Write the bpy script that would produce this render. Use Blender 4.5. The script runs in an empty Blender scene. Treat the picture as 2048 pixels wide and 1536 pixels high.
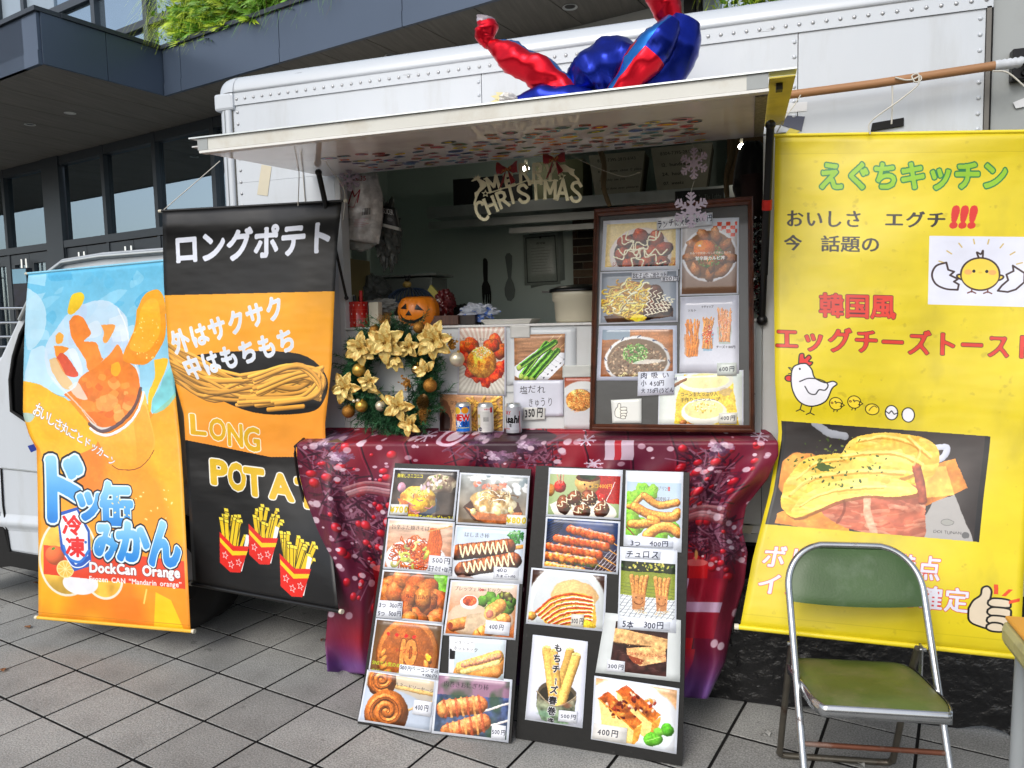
import bpy, math, random
import numpy as np
from mathutils import Vector, Matrix, noise as mnoise
R_ = math.radians
PI = math.pi
random.seed(7)
# ------------------------------------------------------------------ camera, sky, sun, exposure
FPX, CPX, CPY, CAMH = 1500.0, 1024.0, 768.0, 1.5
def _n(v): return v/np.linalg.norm(v)
_X = _n(np.array([4734., 14., -FPX])); _Z = -_n(np.array([421., 17700., FPX]))
_X = _n(_X-_Z*_X.dot(_Z)); _Y = np.cross(_X, _Z)
if _Y[2] < 0: _Y = -_Y
_R = np.stack([_X, _Y, _Z])          # world = _R @ (right, down, forward)
def ray(px, py): return _R@np.array([(px-CPX)/FPX, (py-CPY)/FPX, 1.])
ORG = np.array([0, 0, CAMH])
def on(px, py, x=None, y=None, z=None):
    """the point of the plane x=, y= or z= that lies in this direction from the tripod"""
    d = ray(px, py)
    i, v = (0, x) if x is not None else ((1, y) if y is not None else (2, z))
    return ORG+d*((v-ORG[i])/d[i])
def onp(px, py, P, N):
    d = ray(px, py); return ORG+d*(np.dot(np.array(P)-ORG, N)/np.dot(d, N))
S = bpy.context.scene
cam = bpy.data.cameras.new('camera'); co = bpy.data.objects.new('camera', cam); S.collection.objects.link(co)
cam.sensor_width = 36; cam.lens = FPX/2048*36; cam.clip_start = .05; cam.clip_end = 500
_m = np.stack([_R[:, 0], -_R[:, 1], -_R[:, 2]], axis=1)
M4 = Matrix([[*map(float, _m[0]), 0], [*map(float, _m[1]), 0], [*map(float, _m[2]), CAMH], [0, 0, 0, 1]])
co.matrix_world = M4
S.camera = co
S.render.resolution_x, S.render.resolution_y = 1024, 768
S.view_settings.view_transform = 'Standard'
try: S.view_settings.look = 'None'
except Exception: pass
S.view_settings.gamma = 1; S.view_settings.use_curve_mapping = False
S.view_settings.exposure = 0.40
W = bpy.data.worlds.new('World'); S.world = W; W.use_nodes = True
nt = W.node_tree; nt.nodes.clear()
sky = nt.nodes.new('ShaderNodeTexSky'); sky.sky_type = 'NISHITA'; sky.sun_disc = False
SUN_EL, SUN_AZ = R_(40), R_(192)      # azimuth clockwise from +Y: the sun stands behind the camera
sky.sun_elevation = SUN_EL; sky.sun_rotation = SUN_AZ; sky.air_density = 1.0; sky.dust_density = 2.5; sky.ozone_density = 1.0
bg = nt.nodes.new('ShaderNodeBackground'); bg.inputs['Strength'].default_value = 0.15
wo = nt.nodes.new('ShaderNodeOutputWorld')
hs = nt.nodes.new('ShaderNodeHueSaturation'); hs.inputs['Saturation'].default_value = 0.55
nt.links.new(sky.outputs[0], hs.inputs['Color']); nt.links.new(hs.outputs[0], bg.inputs['Color']); nt.links.new(bg.outputs[0], wo.inputs['Surface'])
sl = bpy.data.lights.new('sun', 'SUN'); sl.energy = 1.0; sl.angle = R_(28); sl.color = (1, .965, .91)
so = bpy.data.objects.new('sun', sl); S.collection.objects.link(so)
_sd = Vector((math.sin(SUN_AZ)*math.cos(SUN_EL), math.cos(SUN_AZ)*math.cos(SUN_EL), math.sin(SUN_EL)))
so.rotation_euler = _sd.to_track_quat('Z', 'Y').to_euler(); so.location = (0, -3, 8)
S.render.engine = 'CYCLES'
S.cycles.max_bounces = 8; S.cycles.transparent_max_bounces = 16
S.cycles.use_denoising = True

# ------------------------------------------------------------------ objects
COL = S.collection
def tag(o, label=None, cat=None, group=None, kind=None):
    if label: o['label'] = label
    if cat: o['category'] = cat
    if group: o['group'] = group
    if kind: o['kind'] = kind
    return o
def thing(name, loc, label, cat, group=None):
    o = bpy.data.objects.new(name, None); COL.objects.link(o); o.location = [float(v) for v in loc]
    o.empty_display_size = .05
    return tag(o, label, cat, group)
def wloc(o):
    v = Vector((0, 0, 0))
    while o is not None: v += Vector(o.location); o = o.parent
    return v
class MB:
    """collects faces; build() links them as ONE mesh object (world coordinates in, local out)"""
    def __init__(s): s.v = []; s.f = []; s.uv = []; s.mi = []; s.sm = []
    def add(s, vs, fs, uvs=None, mi=0, sm=False):
        b = len(s.v); s.v += [tuple(float(c) for c in p) for p in vs]
        for k, f in enumerate(fs):
            s.f.append([b+i for i in f]); s.mi.append(mi); s.sm.append(sm)
            s.uv.append([uvs[i] for i in f] if uvs is not None else [(0, 0)]*len(f))
        return s
    def quad(s, a, b, c, d, mi=0):      # a bottom-left, b bottom-right, c top-right, d top-left
        return s.add([a, b, c, d], [(0, 1, 2, 3)], [(0, 0), (1, 0), (1, 1), (0, 1)], mi)
    def box(s, lo, hi, mi=0, rz=0, piv=None):
        x0, y0, z0 = lo; x1, y1, z1 = hi
        vs = [(x, y, z) for z in (z0, z1) for y in (y0, y1) for x in (x0, x1)]
        if rz:
            px, py = piv or ((x0+x1)/2, (y0+y1)/2); c, n = math.cos(rz), math.sin(rz)
            vs = [(px+(x-px)*c-(y-py)*n, py+(x-px)*n+(y-py)*c, z) for x, y, z in vs]
        return s.add(vs, [(0, 2, 3, 1), (4, 5, 7, 6), (0, 1, 5, 4), (1, 3, 7, 5), (3, 2, 6, 7), (2, 0, 4, 6)], None, mi)
    def obox(s, c, ax, ay, az, mi=0):   # centre and three half-axis vectors
        c, ax, ay, az = map(np.array, (c, ax, ay, az))
        vs = [c+i*ax+j*ay+k*az for k in (-1, 1) for j in (-1, 1) for i in (-1, 1)]
        return s.add(vs, [(0, 2, 3, 1), (4, 5, 7, 6), (0, 1, 5, 4), (1, 3, 7, 5), (3, 2, 6, 7), (2, 0, 4, 6)], None, mi)
    def slab(s, q, t, mi=0, miback=None):
        """q = bl, br, tr, tl of the front; t = thickness vector to the back"""
        q = [np.array(p, float) for p in q]; t = np.array(t, float); k = [p+t for p in q]
        s.quad(*q, mi=mi); mb = mi if miback is None else miback
        s.add(q+k, [(5, 4, 7, 6), (0, 4, 5, 1), (1, 5, 6, 2), (2, 6, 7, 3), (3, 7, 4, 0)], None, mb); return s
    def tube(s, pts, r, n=10, mi=0, cap=True, closed=False):
        P = [np.array(p, float) for p in pts]; m = len(P); rr = r if hasattr(r, '__len__') else [r]*m
        up = None; vs = []
        for i in range(m):
            if closed: d = P[(i+1) % m]-P[i-1]
            else: d = P[min(i+1, m-1)]-P[max(i-1, 0)]
            d = d/(np.linalg.norm(d)+1e-9)
            if up is None: up = np.array([0, 0, 1.]) if abs(d[2]) < .9 else np.array([1., 0, 0])
            a = np.cross(d, up); a /= (np.linalg.norm(a)+1e-9); b = np.cross(a, d); up = b
            for k in range(n):
                t = 2*PI*k/n; vs.append(P[i]+rr[i]*(math.cos(t)*a+math.sin(t)*b))
        fs = []
        for i in range(m if closed else m-1):
            for k in range(n):
                j = (i+1) % m; fs.append((i*n+k, i*n+(k+1) % n, j*n+(k+1) % n, j*n+k))
        s.add(vs, fs, None, mi, True)
        if cap and not closed:
            s.add(vs[:n], [tuple(range(n))], None, mi); s.add(vs[-n:], [tuple(range(n))[::-1]], None, mi)
        return s
    def lathe(s, prof, c, n=24, mi=0, axis='z', uv=False, sq=1.0, ripple=0, rn=0):
        """prof = [(r, h)]; about the vertical line through c"""
        vs = []; uvs = []; m = len(prof)
        for i, (r, h) in enumerate(prof):
            for k in range(n+1):
                t = 2*PI*k/n; q = r*(1+ripple*abs(math.cos(rn*t/2))-ripple) if ripple else r
                a, b = q*math.cos(t), q*math.sin(t)*sq
                vs.append((c[0]+a, c[1]+b, c[2]+h) if axis == 'z' else ((c[0]+h, c[1]+a, c[2]+b) if axis == 'x' else (c[0]+a, c[1]+h, c[2]+b)))
                uvs.append((k/n, i/(m-1)))
        fs = [(i*(n+1)+k, i*(n+1)+k+1, (i+1)*(n+1)+k+1, (i+1)*(n+1)+k) for i in range(m-1) for k in range(n)]
        return s.add(vs, fs, uvs, mi, True)
    def ball(s, c, r, n=16, mi=0, sz=(1, 1, 1)):
        m = n//2; vs = []; fs = []
        for i in range(m+1):
            a = PI*i/m
            for k in range(n):
                t = 2*PI*k/n; vs.append((c[0]+r*sz[0]*math.sin(a)*math.cos(t), c[1]+r*sz[1]*math.sin(a)*math.sin(t), c[2]+r*sz[2]*math.cos(a)))
        fs = [(i*n+k, (i+1)*n+k, (i+1)*n+(k+1) % n, i*n+(k+1) % n) for i in range(m) for k in range(n)]
        return s.add(vs, fs, None, mi, True)
    def grid(s, fn, nu, nv, mi=0, sm=True, flip=False):
        vs = []; uvs = []
        for j in range(nv+1):
            for i in range(nu+1):
                u, v = i/nu, j/nv; vs.append(fn(u, v)); uvs.append((u, v))
        w = nu+1
        fs = [(j*w+i, j*w+i+1, (j+1)*w+i+1, (j+1)*w+i) for j in range(nv) for i in range(nu)]
        if flip: fs = [f[::-1] for f in fs]
        return s.add(vs, fs, uvs, mi, sm)
    def prism(s, pts, t, mi=0):
        """pts = 3D polygon (counterclockwise seen from its front), t = vector to its back"""
        P = [np.array(p, float) for p in pts]; t = np.array(t, float); n = len(P)
        s.add(P+[p+t for p in P], [tuple(range(n)), tuple(range(2*n-1, n-1, -1))]+[(i, i+n, (i+1) % n+n, (i+1) % n) for i in range(n)], None, mi)
        return s
    def build(s, name, mats, parent=None, origin=None, bev=0, solid=0, auto=None):
        me = bpy.data.meshes.new(name)
        o0 = wloc(parent) if parent is not None else Vector(origin if origin is not None else ([sum(p[i] for p in s.v)/len(s.v) for i in (0, 1)]+[min(p[2] for p in s.v)]))
        me.from_pydata([(p[0]-o0[0], p[1]-o0[1], p[2]-o0[2]) for p in s.v], [], s.f)
        if not isinstance(mats, (list, tuple)): mats = [mats]
        for m in mats: me.materials.append(m)
        me.polygons.foreach_set('material_index', s.mi); me.polygons.foreach_set('use_smooth', s.sm)
        uvl = me.uv_layers.new(name='uv'); flat = []
        for p, uv in zip(me.polygons, s.uv):
            for c in uv: flat += [c[0], c[1]]
        uvl.data.foreach_set('uv', flat); me.update()
        o = bpy.data.objects.new(name, me); COL.objects.link(o)
        if parent is not None: o.parent = parent
        else: o.location = o0
        if solid: md = o.modifiers.new('solid', 'SOLIDIFY'); md.thickness = solid; md.offset = 0
        if bev: md = o.modifiers.new('bevel', 'BEVEL'); md.width = bev; md.segments = 2; md.limit_method = 'ANGLE'
        return o
def copyobj(o, loc=None, parent=None, name=None):
    c = o.copy(); COL.objects.link(c)
    if loc is not None: c.location = loc
    if parent is not None: c.parent = parent
    return c
def fnoise(x, y, z=0): return mnoise.noise(Vector((x, y, z)))

# ------------------------------------------------------------------ materials
def s2l(c): return tuple(((v/12.92) if v <= .04045 else ((v+.055)/1.055)**2.4) for v in c)
def lin(c): return (*s2l(c), 1)
MATS = {}
def mat(name, col, rough=.6, metal=0, var=.06, vs=6, bump=0, bs=60, col2=None, amt=0, as_=5, coat=0, trans=0, ior=1.5, alpha=1, spec=None, stretch=(1, 1, 1), sheen=0, thr=(.5, .7), rv=0):
    """col in sRGB; var = brightness mottling; col2/amt = second colour in noise patches (dirt, rust)"""
    if name in MATS: return MATS[name]
    m = bpy.data.materials.new(name); m.use_nodes = True; N = m.node_tree.nodes; L = m.node_tree.links
    b = N['Principled BSDF']; b.inputs['Roughness'].default_value = rough; b.inputs['Metallic'].default_value = metal
    b.inputs['IOR'].default_value = ior
    if coat: b.inputs['Coat Weight'].default_value = coat; b.inputs['Coat Roughness'].default_value = .08
    if trans: b.inputs['Transmission Weight'].default_value = trans
    if spec is not None: b.inputs['Specular IOR Level'].default_value = spec
    if sheen: b.inputs['Sheen Weight'].default_value = sheen
    if alpha < 1: b.inputs['Alpha'].default_value = alpha
    tc = N.new('ShaderNodeTexCoord'); mp = N.new('ShaderNodeMapping'); L.new(tc.outputs['Object'], mp.inputs[0]); mp.inputs['Scale'].default_value = stretch
    nz = N.new('ShaderNodeTexNoise'); nz.inputs['Scale'].default_value = vs; nz.inputs['Detail'].default_value = 6; L.new(mp.outputs[0], nz.inputs['Vector'])
    mr = N.new('ShaderNodeMapRange'); mr.inputs[1].default_value = .25; mr.inputs[2].default_value = .75; mr.inputs[3].default_value = 1-var*2; mr.inputs[4].default_value = 1+var; L.new(nz.outputs[0], mr.inputs[0])
    mx = N.new('ShaderNodeMix'); mx.data_type = 'RGBA'; mx.blend_type = 'MULTIPLY'; mx.inputs[0].default_value = 1; mx.inputs[6].default_value = lin(col); L.new(mr.outputs[0], mx.inputs[7])
    out = mx.outputs[2]
    if col2:
        n2 = N.new('ShaderNodeTexNoise'); n2.inputs['Scale'].default_value = as_; n2.inputs['Detail'].default_value = 8; n2.inputs['Roughness'].default_value = .65; L.new(mp.outputs[0], n2.inputs['Vector'])
        m2 = N.new('ShaderNodeMapRange'); m2.inputs[1].default_value, m2.inputs[2].default_value = thr; m2.inputs[4].default_value = amt; L.new(n2.outputs[0], m2.inputs[0])
        x2 = N.new('ShaderNodeMix'); x2.data_type = 'RGBA'; L.new(m2.outputs[0], x2.inputs[0]); L.new(out, x2.inputs[6]); x2.inputs[7].default_value = lin(col2); out = x2.outputs[2]
        if rv:
            m3 = N.new('ShaderNodeMapRange'); m3.inputs[1].default_value, m3.inputs[2].default_value = thr; m3.inputs[3].default_value = rough; m3.inputs[4].default_value = rough+rv; L.new(n2.outputs[0], m3.inputs[0]); L.new(m3.outputs[0], b.inputs['Roughness'])
    L.new(out, b.inputs['Base Color'])
    if bump:
        n3 = N.new('ShaderNodeTexNoise'); n3.inputs['Scale'].default_value = bs; n3.inputs['Detail'].default_value = 5; L.new(mp.outputs[0], n3.inputs['Vector'])
        bp = N.new('ShaderNodeBump'); bp.inputs['Strength'].default_value = 1; bp.inputs['Distance'].default_value = bump; L.new(n3.outputs[0], bp.inputs['Height']); L.new(bp.outputs[0], b.inputs['Normal'])
    MATS[name] = m; return m
def printmat(name, img, rough=.45, bump=0, bs=8, coat=0, dirt=.04, spec=None, bstretch=(1, 1, 1)):
    m = bpy.data.materials.new(name); m.use_nodes = True; N = m.node_tree.nodes; L = m.node_tree.links
    b = N['Principled BSDF']; b.inputs['Roughness'].default_value = rough
    if coat: b.inputs['Coat Weight'].default_value = coat; b.inputs['Coat Roughness'].default_value = .1
    if spec is not None: b.inputs['Specular IOR Level'].default_value = spec
    t = N.new('ShaderNodeTexImage'); t.image = img; t.extension = 'EXTEND'
    tc = N.new('ShaderNodeTexCoord'); nz = N.new('ShaderNodeTexNoise'); nz.inputs['Scale'].default_value = 9; nz.inputs['Detail'].default_value = 8; L.new(tc.outputs['Object'], nz.inputs['Vector'])
    mr = N.new('ShaderNodeMapRange'); mr.inputs[1].default_value = .3; mr.inputs[2].default_value = .7; mr.inputs[3].default_value = 1-dirt*2; mr.inputs[4].default_value = 1; L.new(nz.outputs[0], mr.inputs[0])
    mx = N.new('ShaderNodeMix'); mx.data_type = 'RGBA'; mx.blend_type = 'MULTIPLY'; mx.inputs[0].default_value = 1; L.new(t.outputs[0], mx.inputs[6]); L.new(mr.outputs[0], mx.inputs[7]); L.new(mx.outputs[2], b.inputs['Base Color'])
    if bump:
        mp = N.new('ShaderNodeMapping'); mp.inputs['Scale'].default_value = bstretch; L.new(tc.outputs['Object'], mp.inputs[0])
        n3 = N.new('ShaderNodeTexNoise'); n3.inputs['Scale'].default_value = bs; n3.inputs['Detail'].default_value = 3; L.new(mp.outputs[0], n3.inputs['Vector'])
        bp = N.new('ShaderNodeBump'); bp.inputs['Strength'].default_value = 1; bp.inputs['Distance'].default_value = bump; L.new(n3.outputs[0], bp.inputs['Height']); L.new(bp.outputs[0], b.inputs['Normal'])
    return m
def glow(name, col, st):
    m = bpy.data.materials.new(name); m.use_nodes = True; b = m.node_tree.nodes['Principled BSDF']
    b.inputs['Emission Color'].default_value = lin(col); b.inputs['Emission Strength'].default_value = st; b.inputs['Base Color'].default_value = lin(col); return m
# ------------------------------------------------------------------ a small painter for everything that is flat print
_rng = np.random.RandomState(3)
def _up(g, h, w):
    gh, gw = g.shape; y = np.linspace(0, gh-1.001, h); x = np.linspace(0, gw-1.001, w)
    yi = y.astype(int); xi = x.astype(int); fy = (y-yi)[:, None]; fx = (x-xi)[None]
    fy = fy*fy*(3-2*fy); fx = fx*fx*(3-2*fx)
    a = g[np.ix_(yi, xi)]; b = g[np.ix_(yi, xi+1)]; c = g[np.ix_(yi+1, xi)]; d = g[np.ix_(yi+1, xi+1)]
    return (a*(1-fx)+b*fx)*(1-fy)+(c*(1-fx)+d*fx)*fy
def fbm(h, w, cells, octv=3, seed=0, ax=1.0, ay=1.0):
    r = np.random.RandomState(seed*7+int(cells*13)+1); out = np.zeros((h, w)); a = 1; t = 0; c = cells
    for _ in range(octv):
        g = r.rand(max(3, int(c*ay*h/w)+2), max(3, int(c*ax)+2)); out += a*_up(g, h, w); t += a; a *= .5; c *= 2
    return out/t                                     # about 0..1, mean .5
GL = {}
EM, CELL, ORGX, BASE = 72, 112, 20, 78              # glyph cell: em size, side, left margin, baseline from the top
def glyph(ch):
    if ch in GL: return GL[ch]
    c = bpy.data.curves.new('t', 'FONT'); c.body = ch; c.size = 1; c.resolution_u = 3
    o = bpy.data.objects.new('t', c); m = o.to_mesh(); m.calc_loop_triangles()
    V = np.array([v.co[:2] for v in m.vertices]) if len(m.vertices) else np.zeros((0, 2)); T = [tuple(t.vertices) for t in m.loop_triangles]
    o.to_mesh_clear(); bpy.data.objects.remove(o); bpy.data.curves.remove(c)
    mask = np.zeros((CELL, CELL), bool)
    if len(V):
        X = V[:, 0]*EM+ORGX; Y = BASE-V[:, 1]*EM
        for a, b, d in T:
            xs = (X[a], X[b], X[d]); ys = (Y[a], Y[b], Y[d]); x0 = int(max(0, min(xs)-1)); x1 = int(min(CELL, max(xs)+2)); y0 = int(max(0, min(ys)-1)); y1 = int(min(CELL, max(ys)+2))
            if x1 <= x0 or y1 <= y0: continue
            gx = np.arange(x0, x1)[None]+.5; gy = np.arange(y0, y1)[:, None]+.5
            e = [(xs[(i+1) % 3]-xs[i])*(gy-ys[i])-(ys[(i+1) % 3]-ys[i])*(gx-xs[i]) for i in range(3)]
            mask[y0:y1, x0:x1] |= ((e[0] >= 0) & (e[1] >= 0) & (e[2] >= 0)) | ((e[0] <= 0) & (e[1] <= 0) & (e[2] <= 0))
    def dist(mk, n=14):
        d = np.where(mk, 0., 50.)
        for _ in range(n):
            p = np.pad(d, 1, constant_values=50.)
            d = np.minimum.reduce([d, p[:-2, 1:-1]+1, p[2:, 1:-1]+1, p[1:-1, :-2]+1, p[1:-1, 2:]+1, p[:-2, :-2]+1.414, p[:-2, 2:]+1.414, p[2:, :-2]+1.414, p[2:, 2:]+1.414])
        return d
    sdf = (dist(mask)-dist(~mask)+.5*np.where(mask, 1, -1))/EM
    wide = ord(ch) > 0x2200
    adv = 1.0 if wide else ((V[:, 0].max()+.06) if len(V) else .28)
    GL[ch] = (sdf, adv); return GL[ch]
def _c(c): return np.array(c, float)
class C:
    """canvas: width 100 units, height 100*h/w; colours sRGB 0..1"""
    def __init__(s, w, h, col=(1, 1, 1)):
        s.w, s.h, s.k = w, h, w/100.; s.a = np.empty((h, w, 3)); s.a[:] = col; s.H = h/s.k; s.q = None
    def _bb(s, x0, y0, x1, y1):
        k = s.k; a, b, c, d = int(max(0, math.floor(x0*k)-1)), int(max(0, math.floor(y0*k)-1)), int(min(s.w, math.ceil(x1*k)+2)), int(min(s.h, math.ceil(y1*k)+2))
        if c <= a or d <= b: return None
        return a, b, c, d, (np.arange(a, c)[None]+.5)/k, (np.arange(b, d)[:, None]+.5)/k
    def put(s, bb, m, col):
        a, b, c, d = bb[:4]; m = np.asarray(m, float)
        if m.ndim == 2: m = m[..., None]
        s.a[b:d, a:c] = s.a[b:d, a:c]*(1-m)+np.asarray(col)*m
    def n(s, cells, seed=0, octv=3, ax=1, ay=1): return fbm(s.h, s.w, cells, octv, seed, ax, ay)
    def grad(s, c0, c1, ang=90):
        yy, xx = np.mgrid[0:s.h, 0:s.w]; t = xx/s.w*math.cos(R_(ang))+yy/s.h*math.sin(R_(ang)); t = (t-t.min())/(t.max()-t.min())
        s.a = _c(c0)*(1-t[..., None])+_c(c1)*t[..., None]; return s
    def mottle(s, amt, cells, seed=0, octv=3, ax=1, ay=1): s.a *= 1+amt*(s.n(cells, seed, octv, ax, ay)[..., None]-.5)*2; return s
    def mixn(s, col, cells, seed=0, lo=.5, hi=.6, al=1, octv=3, ax=1, ay=1):
        m = np.clip((s.n(cells, seed, octv, ax, ay)-lo)/(hi-lo), 0, 1)*al; s.a = s.a*(1-m[..., None])+_c(col)*m[..., None]; return s
    def rect(s, x0, y0, x1, y1, col, al=1):
        bb = s._bb(x0, y0, x1, y1)
        if bb: X, Y = bb[4], bb[5]; s.put(bb, ((X >= x0) & (X <= x1) & (Y >= y0) & (Y <= y1))*al, col)
        return s
    def poly(s, pts, col, al=1, col2=None, tex=0, seed=0, line=0, lcol=(0, 0, 0)):
        P = np.array(pts, float); bb = s._bb(P[:, 0].min(), P[:, 1].min(), P[:, 0].max(), P[:, 1].max())
        if not bb: return s
        X, Y = np.broadcast_arrays(bb[4], bb[5]); m = np.zeros(X.shape, bool)
        for i in range(len(P)):
            (xa, ya), (xb, yb) = P[i], P[i-1]
            if ya == yb: continue
            m ^= ((ya > Y) != (yb > Y)) & (X < (xb-xa)*(Y-ya)/(yb-ya)+xa)
        c = _c(col)
        if col2 is not None:
            t = np.clip((Y-P[:, 1].min())/(np.ptp(P[:, 1])+1e-6), 0, 1)[..., None]; c = c*(1-t)+_c(col2)*t
        if tex: c = c*(1+tex*2*(s.n(14, seed)[bb[1]:bb[3], bb[0]:bb[2], None]-.5))
        s.put(bb, m*al, c)
        if line: s.tube(list(pts)+[pts[0]], line, lcol, 0)
        return s
    def ell(s, cx, cy, rx, ry, col, rot=0, lump=0, sh=0, tex=0, seed=1, spec=0, al=1, soft=.04, col2=None, f=5, line=0, lcol=(0, 0, 0), li=(-.45, -.6)):
        r = max(rx, ry)*(1+abs(lump)); bb = s._bb(cx-r, cy-r, cx+r, cy+r)
        if not bb: return s
        dx = bb[4]-cx; dy = bb[5]-cy; c, n = math.cos(R_(rot)), math.sin(R_(rot))
        u = (dx*c+dy*n)/rx; v = (-dx*n+dy*c)/ry; q = np.sqrt(u*u+v*v)
        if lump:
            th = np.arctan2(v, u); rg = np.random.RandomState(seed); L = 0
            for k in range(1, f+4): L = L+math.sin(rg.rand()*6)*0+np.sin(k*th+rg.rand()*6.28)*rg.rand()/k**.6
            q = q/(1+lump*L*.6)
        m = np.clip((1-q)/soft, 0, 1)
        cc = np.broadcast_to(_c(col), q.shape+(3,)).copy()
        if col2 is not None or tex:
            nn = s.n(max(10, 160/max(rx, ry)), seed)[bb[1]:bb[3], bb[0]:bb[2], None]
            if col2 is not None: t = np.clip((nn-.42)*5, 0, 1); cc = cc*(1-t)+_c(col2)*t
            if tex: cc = cc*(1+tex*2.4*(nn-.5))
        if sh or spec:
            z = np.sqrt(np.clip(1-q*q, 0, 1)); nx = dx/max(rx, ry)*.9; ny = dy/max(rx, ry)*.9
            la = np.clip(nx*li[0]+ny*li[1]+z*.7, 0, 1)
            cc = cc*(1-sh+sh*1.62*la[..., None]); cc = cc+spec*np.clip((la-.86)*9, 0, 1)[..., None]
        s.put(bb, m*al, np.clip(cc, 0, 1))
        if line:
            t = np.linspace(0, 2*PI, 40); s.tube([(cx+rx*math.cos(a)*c-ry*math.sin(a)*n, cy+rx*math.cos(a)*n+ry*math.sin(a)*c) for a in t], line, lcol, 0)
        return s
    def tube(s, pts, w, col, sh=.45, tex=0, seed=1, spec=0, al=1, edge=None):
        """round-capped stroke of half width w; sh > 0 shades it like a cord"""
        P = np.array(pts, float); ww = w if hasattr(w, '__len__') else [w]*len(P); ww = np.interp(np.linspace(0, 1, len(P)), np.linspace(0, 1, len(ww)), ww); W_ = max(ww)
        bb = s._bb(P[:, 0].min()-W_, P[:, 1].min()-W_, P[:, 0].max()+W_, P[:, 1].max()+W_)
        if not bb: return s
        X, Y = np.broadcast_arrays(bb[4], bb[5]); best = np.full(X.shape, 9.); nx = np.zeros(X.shape); ny = np.zeros(X.shape)
        for i in range(len(P)-1):
            a, b = P[i], P[i+1]; d = b-a; L2 = d.dot(d)+1e-9
            t = np.clip(((X-a[0])*d[0]+(Y-a[1])*d[1])/L2, 0, 1); ex = X-a[0]-t*d[0]; ey = Y-a[1]-t*d[1]
            q = np.sqrt(ex*ex+ey*ey)/(ww[i]*(1-t)+ww[i+1]*t); u = q < best
            best = np.where(u, q, best)
            if sh: nx = np.where(u, ex/W_, nx); ny = np.where(u, ey/W_, ny)
        m = np.clip((1-best)*W_*s.k*1.0, 0, 1)
        cc = np.broadcast_to(_c(col), X.shape+(3,))
        if tex: cc = cc*(1+tex*2.2*(s.n(34, seed)[bb[1]:bb[3], bb[0]:bb[2], None]-.5))
        if sh:
            la = np.clip(-.35*nx-.6*ny+.75*np.sqrt(np.clip(1-best**2, 0, 1)), 0, 1); cc = cc*(1-sh+sh*1.5*la[..., None])+spec*np.clip((la-.85)*8, 0, 1)[..., None]
        s.put(bb, m*al, np.clip(cc, 0, 1)); return s
    def line(s, pts, w, col, al=1): return s.tube(pts, w, col, 0, al=al)
    def text(s, t, x, y, size, col, bold=0., rot=0, shear=0, sx=1, out=None, jit=0, vert=False, serif=0, sp=0, seed=5, al=1, col2=None):
        """x, y = left end of the baseline (or top centre when vert)"""
        if s.q is not None: s.q.append((t, x, y, size, col, bold, rot, shear, sx, out, jit, vert, serif, sp, seed, al, col2)); return s
        rg = np.random.RandomState(seed+len(t)); c, n = math.cos(R_(rot)), math.sin(R_(rot)); pos = []; adv = 0
        for ch in t:
            if ch in ' \u3000': adv += (.5 if ch == ' ' else 1)*(1+sp); continue
            g, a = glyph(ch)
            if vert: gx, gy = -.5, adv+.88
            else: gx, gy = adv*sx, 0
            pos.append((g, gx*size, gy*size, (rg.rand()-.5)*jit*size, (rg.rand()-.5)*jit*size, (rg.rand()-.5)*jit*60, 1+(rg.rand()-.5)*jit)); adv += a+sp
        layers = ([(bold+out[0], out[1])] if out else [])+[(bold, col)]
        if out and len(out) > 2: layers.insert(0, (bold+out[2], out[3]))
        for b, colr in layers:
            for g, gx, gy, jx, jy, jr, js in pos:
                ox = x+gx*c-gy*n+jx; oy = y+gx*n+gy*c+jy; sz = size*js; e = sz*1.5*max(1, sx)
                bb = s._bb(ox-e*.5, oy-e*1.1, ox+e*1.1, oy+e*.6) if abs(rot) < 30 else s._bb(ox-e, oy-e, ox+e, oy+e)
                if not bb: continue
                cr, nr = math.cos(R_(rot+jr)), math.sin(R_(rot+jr)); dx = bb[4]-ox; dy = bb[5]-oy
                u = (dx*cr+dy*nr)/sz; v = (-dx*nr+dy*cr)/sz; u = (u+v*shear)/sx
                gu = np.clip(u*EM+ORGX, 0, CELL-1.01); gv = np.clip(v*EM+BASE, 0, CELL-1.01)
                ui, vi = gu.astype(int), gv.astype(int); fu, fv = gu-ui, gv-vi
                def smp(dv=0):
                    w = np.clip(vi+dv, 0, CELL-2); return (g[w, ui]*(1-fu)+g[w, ui+1]*fu)*(1-fv)+(g[w+1, ui]*(1-fu)+g[w+1, ui+1]*fu)*fv
                d = smp()
                if serif: d = np.maximum(d, np.maximum(smp(serif), smp(-serif))-.004)
                m = np.clip(.5-(d-b)*sz*s.k, 0, 1); cc = colr
                if col2 is not None and b == bold:
                    tt = np.clip(v+.85, 0, 1)[..., None]; cc = _c(colr)*(1-tt)+_c(col2)*tt
                s.put(bb, m*al, cc)
        return s
    def fit(s, t, x0, y0, x1, y1, col, sp=0, **kw):
        """text whose ink fills the box"""
        adv = 0; xs = []; ys = []
        for ch in t:
            if ch in ' \u3000': adv += (.5 if ch == ' ' else 1)*(1+sp); continue
            g, a = glyph(ch); q = np.argwhere(g < 0)
            if len(q): xs += [adv+(q[:, 1].min()-ORGX)/EM, adv+(q[:, 1].max()+1-ORGX)/EM]; ys += [(q[:, 0].min()-BASE)/EM, (q[:, 0].max()+1-BASE)/EM]
            adv += a+sp
        size = (y1-y0)/(max(ys)-min(ys)); sx = (x1-x0)/((max(xs)-min(xs))*size)
        return s.text(t, x0-min(xs)*size*sx, y1-max(ys)*size, size, col, sx=sx, sp=sp, **kw)
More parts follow.
